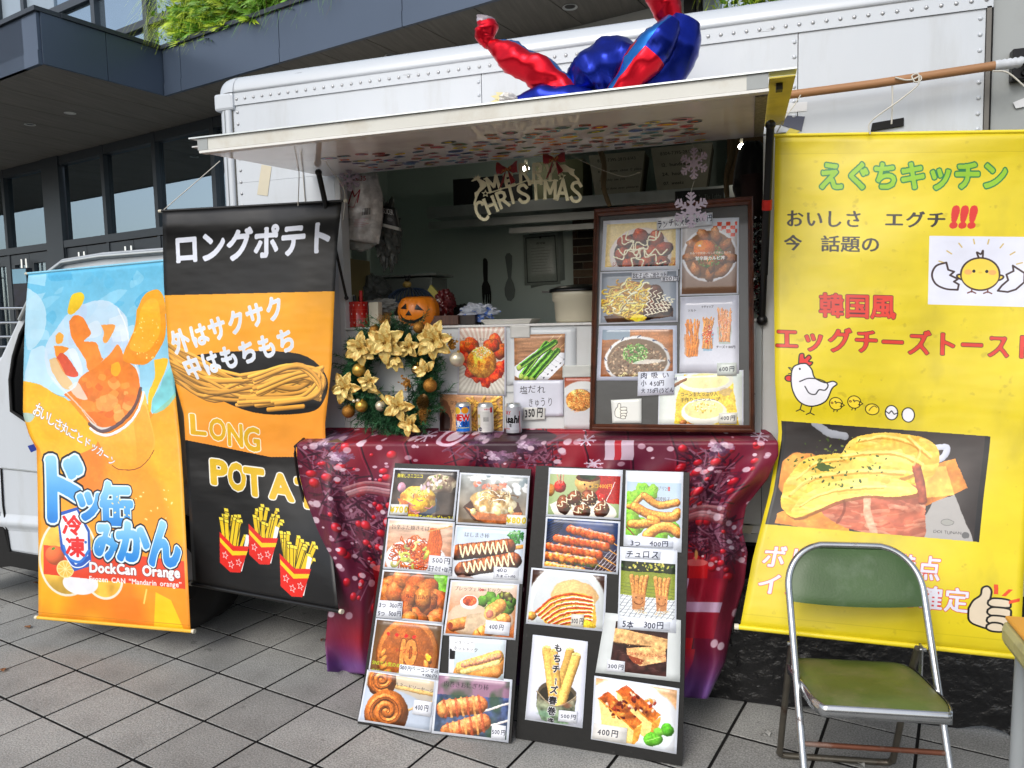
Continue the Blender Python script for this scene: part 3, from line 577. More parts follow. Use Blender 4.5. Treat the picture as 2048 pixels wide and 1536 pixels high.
# --- framed board
def f_karamayo(c):
    c.grad((.9, .84, .66), (.92, .8, .52)); c.poly([(60, 60), (100, 50), (100, 100), (60, 100)], (.85, .65, .35), tex=.3); plate(c, 50, 46, 45, 40, (.88, .84, .82)); c.ell(50, 44, 38, 31, (.16, .1, .07)); lumps(c, [(28, 26), (50, 20), (72, 26), (24, 46), (46, 42), (70, 44), (34, 62), (58, 60), (78, 58), (84, 38)], (.66, .3, .13), (.45, .17, .07), 12.5, 2, .45, .14, .6, .12)
    scatter(c, 10, 70, 62, 14, 8, 3, 5, [(.07, .08, .06)], 4)
    for (a, b, d, e, k) in ((14, 52, 80, 14, 3), (20, 20, 84, 60, 5), (18, 40, 88, 44, 7), (30, 66, 74, 16, 9), (28, 14, 60, 70, 11)): zig(c, a, b, d, e, 8, 5, 1.2, (.97, .93, .8), k)
    c.text('ジューシーチキンボリューム', 10, 62, 7.2, (.6, .1, .1), .01, sx=1.0); c.text('リュームたっぷり', 10, 76, 7.2, (.6, .1, .1), .01)
def f_omusoba(c):
    c.grad((.55, .58, .62), (.6, .63, .68)); c.poly([(4, 58), (96, 50), (96, 62), (10, 70)], (.3, .2, .14), tex=.4); c.ell(42, 38, 38, 27, (.62, .42, .18), lump=.1, sh=.4, tex=.4); noodles(c, 130, 38, 38, 36, 26, 1.4, [(.88, .72, .3), (.95, .83, .45), (.85, .65, .22), (.96, .9, .7)], 3)
    lumps(c, [(72, 44), (84, 50), (74, 30), (66, 54)], (.38, .18, .09), (.22, .1, .06), 11, 3, .4, .1, .5, .2)
    for k in range(6): zig(c, 60+k*5, 60-k, 66+k*6, 22+k*3, 9, 2.5, .8, (.95, .92, .82), k)
    c.ell(50, 62, 10, 5, (.98, .85, .25), lump=.3)
def f_nikusui(c):
    wood(c, (.72, .5, .33), (.55, .34, .2), 2); c.rect(0, 0, 40, 14, (.55, .62, .68)); c.ell(50, 44, 47, 36, (.9, .9, .9), sh=.15); c.ell(50, 44, 43, 32, (.5, .42, .34), sh=.1)
    for k in range(12): t = k/12*6.28; c.line([(50+44*math.cos(t), 44+33*math.sin(t)), (50+46*math.cos(t+.1), 44+35.5*math.sin(t+.1))], .9, (.2, .25, .4))
    scatter(c, 260, 50, 46, 40, 28, 1, 3.4, [(.66, .55, .44), (.55, .42, .33), (.75, .66, .55), (.42, .32, .25)], 3, .4); scatter(c, 170, 48, 34, 17, 14, 1.2, 2.6, [(.35, .6, .25), (.55, .75, .4), (.25, .5, .2), (.75, .85, .6)], 5); noodles(c, 8, 40, 66, 14, 6, 1, [(.88, .82, .6)], 3); c.ell(66, 46, 22, 3, (.95, .95, .93), rot=-4, lump=.2, al=.7)
def f_butadon(c):
    c.grad((.85, .86, .88), (.45, .33, .25))
    for i in range(6):
        for j in range(4):
            if (i+j) % 2: c.rect(56+i*8, j*7, 64+i*8, 7+j*7, (.83, .25, .15), .85)
    c.ell(50, 62, 52, 52, (.9, .9, .92), sh=.1); c.ell(50, 62, 47, 47, (.52, .34, .16), sh=.2); lumps(c, [(22, 40), (40, 26), (62, 26), (80, 42), (14, 64), (86, 68), (26, 90), (50, 98), (74, 92), (30, 60), (68, 66), (52, 80)], (.72, .48, .26), (.56, .33, .15), 15, 3, .35, .3, .5, .15, .6)
    scatter(c, 170, 50, 62, 26, 24, 1.2, 2.6, [(.3, .45, .15), (.45, .6, .25), (.2, .35, .1)], 6); c.ell(40, 50, 20, 18, (.92, .48, .1), sh=.35, spec=.1); c.ell(32, 44, 3, 2, (.98, .92, .9))
    c.text('やみつき間違いなしの究極どんぶり', 14, 60, 5, (.97, .97, .97), .01, sx=.95); c.text('甘辛豚カルビ丼', 24, 71, 7.8, (.97, .97, .97), .04)
def f_fries(c):
    c.grad((.74, .75, .8), (.82, .83, .87)); c.mottle(.04, 4)
    for (x0, yt, yb, w, col, k) in ((20, 40, 106, 13, (.88, .52, .18), 1), (47, 34, 92, 11, (.9, .6, .3), 2), (76, 20, 80, 13, (.9, .62, .42), 3)):
        if k > 1: c.poly([(x0-w, yb-26), (x0+w, yb-28), (x0+w-3, yb+4), (x0-w+4, yb+5)], (.5, .66, .75) if k == 2 else (.66, .72, .68), .8)
        else: c.poly([(x0-w-1, yb-40), (x0-w, yb-4), (x0-6, yb+3), (x0+w-2, yb), (x0+w, yb-30)], (.8, .5, .25), .6)
        rg = np.random.RandomState(k)
        for j in range(24): a = (rg.rand()-.5)*2; b = (rg.rand()-.5)*2; c.tube(curve([(x0+a*w, yt+rg.rand()*12), (x0+(a+b)*.5*w, (yt+yb)/2), (x0+b*w*.8, yb)], 3), 1.15, np.array(col)*(.85+.25*rg.rand()), .5)
        if k == 2: scatter(c, 90, x0, 68, 9, 17, .8, 1.8, [(.75, .12, .08), (.85, .25, .15), (.95, .85, .8)], 4)
        if k == 3: scatter(c, 90, x0, 50, 10, 24, .8, 1.6, [(.93, .7, .6), (.9, .5, .4), (.97, .85, .75)], 4)
    c.text('ソルト', 12, 26, 5.2, INK, .01); c.text('ケチャップ', 36, 20, 5, INK, .01, sx=.85); c.text('チーズ＋100円', 62, 92, 5.4, INK, .01, sx=.95)
def f_corn(c):
    c.grad((.82, .86, .84), (.86, .88, .86)); c.poly([(30, 0), (88, 6), (96, 62), (18, 64), (20, 30)], (.9, .78, .3), tex=.15); c.ell(56, 10, 34, 13, (.93, .93, .88), sh=.1); c.ell(56, 9, 28, 9, (.93, .9, .66), tex=.1); c.ell(54, 46, 28, 16, (.94, .94, .9), sh=.1); c.ell(54, 43, 24, 11, (.93, .89, .62), tex=.12)
    scatter(c, 40, 54, 40, 16, 6, 1, 2, [(.9, .75, .3), (.97, .95, .8)], 3); c.ell(80, 22, 8, 5, (.7, .6, .55), lump=.3, al=.5); lumps(c, [(30, 60), (38, 63)], (.75, .5, .3), (.6, .35, .2), 5, 4); c.tube([(0, 22), (32, 6)], 2, (.55, .38, .25), .3)
    c.text('コーンをたっぷり入', 26, 27, 5.6, INK, 0, sx=.9); c.text('手作りコーンスープ', 26, 33.5, 5.6, INK, 0, sx=.95)
# --- counter posters
def f_tacos(c):
    c.grad((.8, .68, .62), (.75, .74, .7))
    for k in range(46): t = k/46*6.28; c.poly([(52, 70), (52+90*math.cos(t), 80+90*math.sin(t)), (52+90*math.cos(t+.07), 80+90*math.sin(t+.07))], (.88, .87, .83), .7)
    lumps(c, [(12, 44), (26, 40), (80, 34), (92, 50), (70, 40)], (.84, .42, .12), (.7, .22, .07), 18, 3, .4, .15); lumps(c, [(20, 78), (38, 104), (60, 112), (84, 96), (94, 84), (8, 66), (24, 94), (76, 104)], (.82, .16, .07), (.9, .32, .12), 15, 6, .3, .3, .35, .2)
    c.ell(50, 76, 33, 34, (.86, .5, .13), lump=.04, sh=.35, tex=.25, seed=4, col2=(.95, .68, .25)); scatter(c, 150, 48, 54, 20, 13, 1, 2.2, [(.95, .92, .85), (.7, .75, .35), (.9, .8, .5)], 4, .2)
    c.text('外はカリッと、中はジューシーなタコス', 6, 30, 8, (.2, .1, .08), .0, sx=.68, serif=2); c.text('と挽肉の組み合わせ!', 6, 39, 8, (.2, .1, .08), .0, sx=.68, serif=2); c.text('タコスミートコロッケ', 14, 86, 7.6, (.35, .12, .05), .01, sx=.9, serif=2)
def f_cucumber(c):
    wood(c, (.7, .53, .4), (.62, .44, .32), 4, 10); c.poly([(0, 60), (50, 26), (100, 36), (100, 56), (60, 94), (20, 90), (0, 78)], (.92, .93, .95))
    for k in range(7): c.ell(8+k*9, 68-k*7, 1.6, 1, (.15, .15, .2)); c.ell(52+k*8, 90-k*7, 2, 1.3, (.15, .15, .2), rot=-40); c.line([(8+k*9, 68-k*7), (52+k*8, 90-k*7)], .3, (.5, .52, .58))
    for (x0, y0, x1, y1) in ((14, 80, 64, 18), (24, 84, 72, 34), (36, 86, 86, 32), (10, 62, 80, 16)):
        c.tube([(x1, y1), (x1+14, y1-14)], .8, (.85, .72, .5), .2); c.tube([(x0, y0), (x1, y1)], 6, (.4, .66, .2), .5, .2, 4, .1); c.tube([(x0+2, y0-3), (x1, y1-3)], 2.4, (.16, .36, .12), .2, .4, 3); c.tube([(x0+3, y0+2), (x1+2, y1+2)], .9, (.66, .82, .38), 0); c.ell(x0, y0, 5, 5, (.72, .8, .4), sh=.2)
def f_croquette(c):
    c.grad((.66, .34, .22), (.72, .7, .66)); c.rect(0, 0, 100, 18, (.62, .3, .2)); c.ell(70, 110, 105, 98, (.82, .83, .83), sh=.08); c.ell(70, 120, 92, 80, (.78, .79, .8)); c.ell(56, 86, 52, 42, (.88, .56, .26), lump=.05, sh=.4, tex=.5, col2=(.95, .72, .42), seed=4); noodles(c, 130, 56, 86, 48, 38, 1, [(.95, .7, .4), (.8, .42, .2), (.9, .6, .3)], 4, .3)
    c.text('学生さん限定', 36, 54, 11, INK, 0, sx=.8, serif=2); c.text('ク30円お得!', 36, 66, 11, INK, 0, sx=.7, serif=2); c.text('コロッケ', 56, 100, 13, (.4, .15, .05), .0, sx=.8)
def f_friesposter(c):
    c.grad((.78, .58, .42), (.8, .62, .4)); rg = np.random.RandomState(2); c.ell(6, 42, 14, 34, (.55, .36, .26), sh=.2); c.ell(8, 44, 9, 18, (.2, .1, .07))
    for k in range(34): y = 38+k; c.tube(curve([(26+rg.rand()*10, 60-rg.rand()*30), (22+rg.rand()*8, 34), (30+rg.rand()*8, 12+rg.rand()*10)], 4), .8, (.86, .66, .42), .4)
    for k in range(60): a = rg.rand()*3; x, y = 40+rg.rand()*60, rg.rand()*55; c.tube([(x, y), (x+16*math.cos(a), y+16*math.sin(a))], 2.6, np.array((.9, .68, .32))*(.8+.3*rg.rand()), .5, .15, k)
    c.text('学生さん限定', 17, 16, 7, INK, 0, serif=2, sx=.9); c.text('フライドポテト100円', 17, 29, 7, INK, 0, serif=2, sx=.95)
# --- big banners
def thumb(c, x, y, s_, fill=(.93, .9, .86), w=.5):
    T = lambda P: [(x+a*s_, y+b*s_) for a, b in P]
    c.poly(T(curve([(0, 20), (3, 13), (8, 8), (9, 2), (13, 0), (16, 4), (15, 14), (17, 17), (17, 34), (8, 34), (1, 30), (0, 20)], 5)), fill, line=w)
    for i, (yy, ww) in enumerate(((12, 15), (19.5, 15.5), (26.5, 14), (32.5, 11))): c.poly(T(curve([(14, yy), (18, yy-2.5), (14+ww, yy-2), (15.5+ww, yy+2), (14+ww, yy+4.5), (18, yy+4.8), (14, yy+3), (14, yy)], 4)), fill, line=w)
def chick(c, x, y, r, w=.35, col=(.93, .82, .2)):
    c.ell(x, y, r, r, col, line=w); c.ell(x-r*.1, y-r*.3, w*1.5, w*1.5, INK); c.ell(x-r*.6, y-r*.1, r*.16, r*.14, (.9, .6, .2), line=w*.7); c.line(arc(x+r*.4, y+r*.1, r*.45, r*.35, -160, 60), w, INK); c.poly([(x+r*.8, y-r*.1), (x+r*1.3, y+r*.2), (x+r*.8, y+r*.5)], col, line=w)
    c.line([(x-r*.3, y+r), (x-r*.4, y+r*1.3)], w, INK); c.line([(x+r*.2, y+r), (x+r*.1, y+r*1.3)], w, INK)
def art_yellow():
    Y0 = (.86, .78, .10); c = C(760, 1620, Y0); c.mottle(.03, 3, 2, 4); c.mixn((.6, .52, .1), 26, 5, .74, .84, .3, 4); c.mixn((.62, .56, .2), 6, 15, .62, .8, .25, 5, 1, .5)
    H = c.H; c.rect(0, 0, 100, 8, (.8, .72, .05), .35); c.rect(0, 8, 100, 8.3, (.78, .7, .05))
    c.fit('えぐちキッチン', 17, 12.5, 84.5, 23.5, (.56, .76, .13), bold=.035, out=(.045, (.07, .45, .27)))
    K = (.12, .1, .06); c.fit('おいしさ', 5, 32.8, 31.5, 39.8, K, bold=.03, serif=2, sp=.06); c.fit('エグチ', 41, 33, 62.5, 39.6, K, bold=.035, serif=2, sp=.06); c.fit('!!!', 65, 31, 73, 39.4, (.82, .17, .12), bold=.06, shear=.12)
    c.fit('今', 4, 43.5, 10.2, 50, K, bold=.03, serif=1); c.fit('話題の', 17.5, 43.6, 38.5, 50.4, K, bold=.02, serif=1)
    c.rect(57, 43, 112, 71.5, (.86, .87, .93))
    cx, cy, q = 76, 58.5, .74; DK = (.2, .12, .1); YC = (.93, .82, .28)
    T = lambda P: [(cx+a_*q, cy+b_*q) for a_, b_ in P]
    for k in range(8): t = R_(200+k*20); c.line(T([(19*math.cos(t), 17*math.sin(t)), (22*math.cos(t), 19.5*math.sin(t))]), .32, (.78, .68, .4))
    c.tube(T(curve([(-1, -9), (-2, -12), (0, -11), (1, -13), (1, -9)], 4)), .4, DK, 0)
    for sgn in (-1, 1): c.ell(cx+sgn*8.5*q, cy+2*q, 3.2*q, 1.4*q, YC, -15*sgn, line=.4, lcol=DK)
    c.ell(cx, cy, 9.6*q, 8.9*q, YC, line=.4, lcol=DK); c.ell(cx, cy+q, 9.4*q, 7.4*q, YC)
    for sgn in (-1, 1):
        c.ell(cx+sgn*3.2*q, cy-1.5*q, .6, .65, INK); c.ell(cx+sgn*6*q, cy-1*q, 1.5, 1.1, (.93, .68, .36)); c.line(T([(sgn*4, 8.4), (sgn*4, 10)]), .32, (.4, .22, .2)); c.line(T([(sgn*4-2, 10.6), (sgn*4, 9.6), (sgn*4+2, 10.6)]), .32, (.4, .22, .2))
    c.ell(cx, cy-.6, .8, .4, (.88, .74, .2))
    c.line(T(curve([(-17, -6), (-22, -4), (-24, 1), (-22, 6), (-17, 8.6), (-11, 9)], 6)+[(-10.5, 6), (-13, 4.5), (-11, 3), (-15, 1), (-13, -1), (-16, -2), (-17, -6)]), .42, (.2, .12, .12))
    c.line(T([(16, -5), (16.5, -2), (13, 0), (14, 3), (11, 6), (9, 9), (14, 9.5), (18, 8), (22, 4), (22, -1), (16, -5)]), .42, (.2, .12, .12))
    c.fit('韓国風', 17, 68, 45, 78, (.83, .2, .13), bold=.03, out=(.022, (.3, .1, .12)), serif=1)
    c.fit('エッグチーズトースト', .9, 82.5, 96.8, 92.5, (.83, .2, .13), bold=.04, out=(.022, (.25, .1, .1)), serif=2, sp=.08)
    # hen, chicks, eggs
    q = .76; T = lambda P: [(5.3+(a_-7.2)*q, 93.5+(b_-99)*q) for a_, b_ in P]
    c.poly(T(curve([(12, 105), (12.5, 100), (14.5, 99.4), (15, 102), (17, 100), (18.3, 101.5), (17, 103.5), (19, 104), (17.5, 106), (14, 106)], 4)), (.85, .15, .12), line=.28); c.ell(*T([(7.2, 113.5)])[0], 1.5, 1.3, (.85, .15, .12), line=.28); c.line(T(curve([(9, 108), (7, 107.5), (9, 110), (7, 111)], 4)), .25, INK)
    c.poly(T(curve([(13, 105), (9.5, 107), (8.3, 112), (8.8, 120), (12, 126), (18, 128), (25, 125), (28.5, 118), (31, 115.5), (29, 114), (25, 115), (20, 112.5), (18.5, 108), (16, 105), (13, 105)], 5)), (.9, .9, .93), line=.3)
    c.line(T(curve([(12.5, 115), (17, 113), (23, 113.5), (26.5, 116), (25, 119), (22, 119), (20, 121.5), (17, 121), (15, 117.5)], 5)), .28, INK); c.ell(*T([(12.6, 108)])[0], .4, .45, INK)
    for (a_, b_) in ((13, 127), (18, 128.5)): c.line(T([(a_, b_), (a_-1, b_+3), (a_-3, b_+4)]), .25, INK); c.line(T([(a_-1, b_+3), (a_+1, b_+4)]), .25, INK)
    chick(c, 22.8, 114, 2.5, .22); chick(c, 29.8, 113, 2.5, .22); c.ell(36.6, 115.6, 2.6, 2.2, (.93, .82, .2), line=.22); c.line(curve([(35.4, 116.2), (36.2, 115), (37.4, 114.2), (38.4, 114.8)], 4), .2, INK)
    for (a_, b_) in ((44, 116.6), (50.4, 117.2)): c.ell(a_, b_, 2.4, 2.9, (.9, .9, .92), line=.26)
    c.line([(41.7, 116), (43, 117), (44, 115.8), (45, 117.2), (46.3, 116.6)], .24, INK)
    # picture of the toast
    x0, y0, w, h = 1.5, 121, 81, 43; ca = C(600, int(600*h/w), (.2, .17, .16)); ca.mottle(.4, 5, 6); H2 = ca.H
    ca.tube(curve([(16, 0), (22, 4), (30, 5)], 5), 2, (.7, .72, .76), .1, al=.8); ca.tube(curve([(72, 8), (79, 7), (78, 12), (72, 14)], 5), 1.6, (.8, .82, .88), .1, al=.9)
    ca.poly([(70, 52), (76, 34), (86, 30), (97, 52), (97, 60), (66, 60)], (.64, .63, .62)); ca.ell(84, 44, 3, 1.6, (.6, .6, .58), line=.2, lcol=(.4, .4, .4)); ca.text('DOI TUNAN', 78, 50, 2.2, (.3, .3, .3), 0); ca.ell(93, 50, 1.8, 1.8, (.4, .4, .4))
    ca.ell(12, 26, 12, 12, (.78, .52, .25), rot=-20, tex=.3, sh=.2, lump=.1); ca.poly([(62, 20), (84, 12), (92, 26), (66, 40)], (.84, .56, .24), tex=.3, col2=(.74, .44, .18)); ca.poly([(64, 18), (80, 16), (86, 30), (68, 33)], (.92, .7, .33), tex=.15)
    ca.poly([(4, 46), (22, 36), (36, 44), (40, 55), (4, 52)], (.88, .62, .26), tex=.15, col2=(.82, .52, .2))
    def folds(pts, n, cols, sd, al=.4, w=1.2, dx=16, dy=3):
        P = np.array(pts); x0, x1, y0, y1 = P[:, 0].min(), P[:, 0].max(), P[:, 1].min(), P[:, 1].max(); rg = np.random.RandomState(sd)
        save = ca.a.copy()
        for _ in range(n):
            x, y = x0+(x1-x0)*rg.rand(), y0+(y1-y0)*rg.rand(); L = dx*(.4+rg.rand()); a_ = (rg.rand()-.6)*.9
            ca.tube(curve([(x-L/2, y-L*a_/3+dy*(rg.rand()-.5)), (x, y+dy*(rg.rand()-.5)), (x+L/2, y+L*a_/3+dy*(rg.rand()-.5))], 4), w*(.4+rg.rand()), cols[rg.randint(len(cols))], .1, al=al*(.4+.6*rg.rand()))
        m = C(ca.w, ca.h, (0, 0, 0)); m.poly(pts, (1, 1, 1)); k_ = m.a[..., :1]; ca.a = save*(1-k_)+ca.a*k_
    EG = [(.97, .87, .48), (.93, .76, .3), (.86, .64, .2), (.98, .92, .6), (.95, .82, .4)]
    back = curve([(28, 18), (34, 6), (50, 2), (68, 3), (76, 10), (74, 22), (62, 28), (40, 26), (28, 18)], 6); ca.poly(back, (.93, .78, .36), col2=(.86, .66, .22), tex=.12); folds(back, 60, EG, 3, .45, 1.5, 18)
    left = curve([(4, 30), (12, 18), (26, 14), (44, 12), (60, 14), (66, 20), (52, 26), (34, 30), (26, 40), (14, 48), (5, 42), (4, 30)], 6); ca.poly([(x+1, y+1.4) for x, y in left], (.55, .36, .12), .6); ca.poly(left, (.95, .82, .4), col2=(.9, .7, .26), tex=.12); folds(left, 90, EG, 4, .45, 1.4, 16)
    bac = curve([(26, 34), (34, 30), (60, 26), (71, 29), (73, 40), (74, 54), (64, 56), (46, 53), (34, 50), (24, 43), (26, 34)], 3); ca.poly(bac, (.74, .42, .31), tex=.35, col2=(.68, .37, .27)); folds(bac, 120, [(.86, .6, .48), (.62, .28, .2), (.8, .45, .36), (.9, .74, .62), (.7, .34, .26)], 5, .45, .8, 9, 2); ca.tube(curve([(44, 30), (46, 42), (51, 53)], 5), 1.8, (.9, .76, .64), .1, .3, al=.7); ca.tube(curve([(66, 18), (69, 26), (71, 34)], 5), 2.2, (.62, .32, .22), .3, .3)
    ca.tube(curve([(33, 33), (35, 42), (33, 49)], 5), .7, (.45, .2, .12), 0, al=.6)
    top = curve([(10, 44), (14, 36), (22, 30), (34, 26), (50, 24), (62, 25), (68, 30), (58, 33), (44, 33), (32, 37), (22, 43), (13, 48), (10, 44)], 6); ca.poly([(x+.8, y+1.6) for x, y in top], (.5, .3, .1), .6); ca.poly(top, (.97, .88, .48), col2=(.93, .76, .32), tex=.1); folds(top, 70, EG, 6, .4, 1.1, 16, 2)
    for P, w_ in ((((36, 8), (48, 5), (62, 7), (72, 13)), .5), (((30, 16), (44, 13), (58, 13), (68, 17)), .6), (((60, 4), (66, 10), (64, 18)), .5), (((8, 36), (16, 28), (30, 24), (46, 22), (60, 22)), .7), (((14, 42), (22, 35), (36, 31), (52, 29)), .45), (((10, 28), (18, 20), (32, 17)), .45)): ca.tube(curve(P, 5), w_, (.72, .48, .12), 0, al=.55); ca.tube(curve([(a_+.6, b_-1.2) for a_, b_ in P], 5), w_*1.3, (.99, .93, .62), 0, al=.5)
    scatter(ca, 90, 28, 18, 24, 13, .4, 1.1, [(.3, .38, .12), (.24, .32, .1), (.45, .5, .2)], 9, 0); ca.ell(22, 21, 4, 2, (.3, .38, .12), lump=.6); ca.ell(44, 20, 1.4, .8, (.3, .38, .12), lump=.5, rot=30)
    grit(ca, .003, .09, con=.12); ca.rect(0, 0, 1.8, 99, (.06, .05, .05)); ca.rect(97.3, 0, 100, 99, (.06, .05, .05))
    # rotated paste
    k = c.k; H_, W_ = ca.h, ca.w; a = R_(1.6)
    X0, Y0_ = int(x0*k), int(y0*k); ww, hh = int(w*k), int(h*k)
    yy, xx = np.mgrid[0:hh+40, 0:ww]; sy = yy-8-np.tan(a)*xx; ok = (sy >= 0) & (sy < hh); ii = np.clip((sy/hh*H_).astype(int), 0, H_-1); jj = np.clip((xx/ww*W_).astype(int), 0, W_-1)
    reg = c.a[Y0_:Y0_+hh+40, X0:X0+ww]; reg[ok] = ca.a[ii, jj][ok]
    c.fit('ボリューム満点', 4, 174.5, 69, 184.5, (.86, .86, .9), bold=.03, out=(.022, (.8, .15, .2)), serif=1, sp=.08)
    c.fit('インスタ映え確定', 4, 187, 80.5, 197, (.86, .86, .9), bold=.03, out=(.022, (.8, .15, .2)), serif=1, sp=.04)
    thumb(c, 80.5, 185, .5, (.86, .8, .7), .42)
    for (a, b, d, e) in ((90, 184, 90.2, 188), (95.5, 185.5, 93, 188.5), (99, 189.5, 95, 191)): c.poly([(a-.8, b), (a+.8, b), (d+.8, e), (d-.8, e)] if abs(a-d) < 3 else [(a, b-.7), (a, b+.7), (d, e+.7), (d, e-.7)], (.88, .3, .12))
    c.rect(0, H-6.5, 100, H-6.1, (.8, .72, .06)); return c
def art_potato():
    B = (.045, .045, .05); c = C(620, 1240, B); O = (.95, .66, .13); O2 = (.95, .6, .2)
    c.poly([(0, 45), (100, 43), (100, 124), (60, 127), (0, 123)], O, col2=O2); c.poly([(0, 123), (60, 127), (100, 124), (100, 205), (0, 205)], B)
    c.poly(curve([(8, 78), (40, 74), (80, 74), (97, 84), (98, 96), (88, 104), (50, 106), (20, 96), (8, 78)], 5), B)
    rg = np.random.RandomState(4)
    for k in range(46):
        y0 = 72+rg.rand()*22; y2 = 80+rg.rand()*18; P = curve([(0, y0-2), (14+rg.rand()*10, y0+5+rg.rand()*4), (45+rg.rand()*12, 88+rg.rand()*12), (70+rg.rand()*10, 84+rg.rand()*14), (92+rg.rand()*4, y2)], 5); c.tube(P, 1.15, np.array((.92, .66, .28))*(.78+.26*rg.rand()), .5)
    for k in range(15): y = 80+rg.rand()*10; c.tube(curve([(44+rg.rand()*12, y+6), (74+rg.rand()*8, y-4+rg.rand()*4), (93+rg.rand()*3, 84+rg.rand()*6), (90-rg.rand()*8, 96), (66-rg.rand()*30, 99+rg.rand()*4)], 6), 1.2, np.array((.92, .66, .28))*(.85+.2*rg.rand()), .5)
    c.tube([(60, 104), (84, 101)], 1.3, (.86, .6, .22), .4)
    c.text('ロングポテト', 6, 27.5, 17.2, (.86, .88, .93), .04, sx=.89, rot=-2.2)
    for i, ch in enumerate('外はサクサク'): c.text(ch, 4+i*11.4, 76-i*3.6, 13, (.84, .87, .92), .03, out=(.02, (.93, .93, .93)), rot=-18, sx=.86)
    for i, ch in enumerate('中はもちもち'): c.text(ch, 10+i*11.6, 90-i*3.2, 13, (.84, .87, .92), .03, out=(.02, (.93, .93, .93)), rot=-18, sx=.86)
    for ch, bx in zip('LONG', ((5, 109.5, 15, 119.5), (18, 111, 29, 121.5), (31, 113, 41, 123.5), (42.5, 114, 53, 125))): c.fit(ch, *bx, (.88, .68, .1), bold=.03, out=(.035, (.95, .93, .85)))
    for ch, bx in zip('POTATO', ((18, 132, 28.5, 144), (30, 132.5, 41.5, 145.5), (41.5, 134, 54.5, 147), (59, 135, 75, 147), (78, 136, 92, 149), (94, 137, 106, 150))): c.fit(ch, *bx, (.86, .7, .12), bold=.045, out=(.035, (.93, .92, .88)))
    for (x, y, s_, r) in ((31, 172, .95, 14), (52, 165, .95, 14), (73, 178, 1.0, 14)):
        cr, sr = math.cos(R_(r)), math.sin(R_(r)); T = lambda P: [(x+(a*cr-b*sr)*s_, y+(a*sr+b*cr)*s_) for a, b in P]
        rg = np.random.RandomState(int(x))
        for k in range(22):
            a = -9+18*rg.rand(); b = -16+rg.rand()*9+k*.2; w = 1.2+.4*rg.rand(); ln = a*.25+(rg.rand()-.5)*5
            c.poly(T([(a-w+ln, b), (a+w+ln, b-.8), (a*.75+w, 4), (a*.75-w, 4)]), (.9, .76, .1), line=.28, lcol=(.1, .08, .02)); c.poly(T([(a-w+ln, b), (a+w+ln, b-.8), (a+w+ln+.8, b+1), (a-w+ln+.8, b+1.6)]), (.97, .87, .25), line=.16, lcol=(.1, .08, .02))
        c.poly(T([(8, -6), (11, -6), (8, 16), (6, 16)]), (.9, .9, .9))
        c.poly(T([(-11, 0), (0, 4), (11, 0), (7, 17), (0, 19.5), (-8, 17)]), (.85, .14, .1)); c.poly(T([(-10.3, 3), (0, 7), (10.3, 3), (9.7, 5.6), (0, 9.6), (-9.6, 5.6)]), (.93, .78, .12))
        for (a, b) in ((-5, 11.5), (0, 15), (5, 11.8)):
            P = []
            for j in range(11): q = 2.1 if j % 2 == 0 else .9; t = R_(-90+j*36); P.append((a+q*math.cos(t), b+q*math.sin(t)))
            c.line(T(P), .22, (.95, .9, .9))
    c.mottle(.05, 4, 3); return c
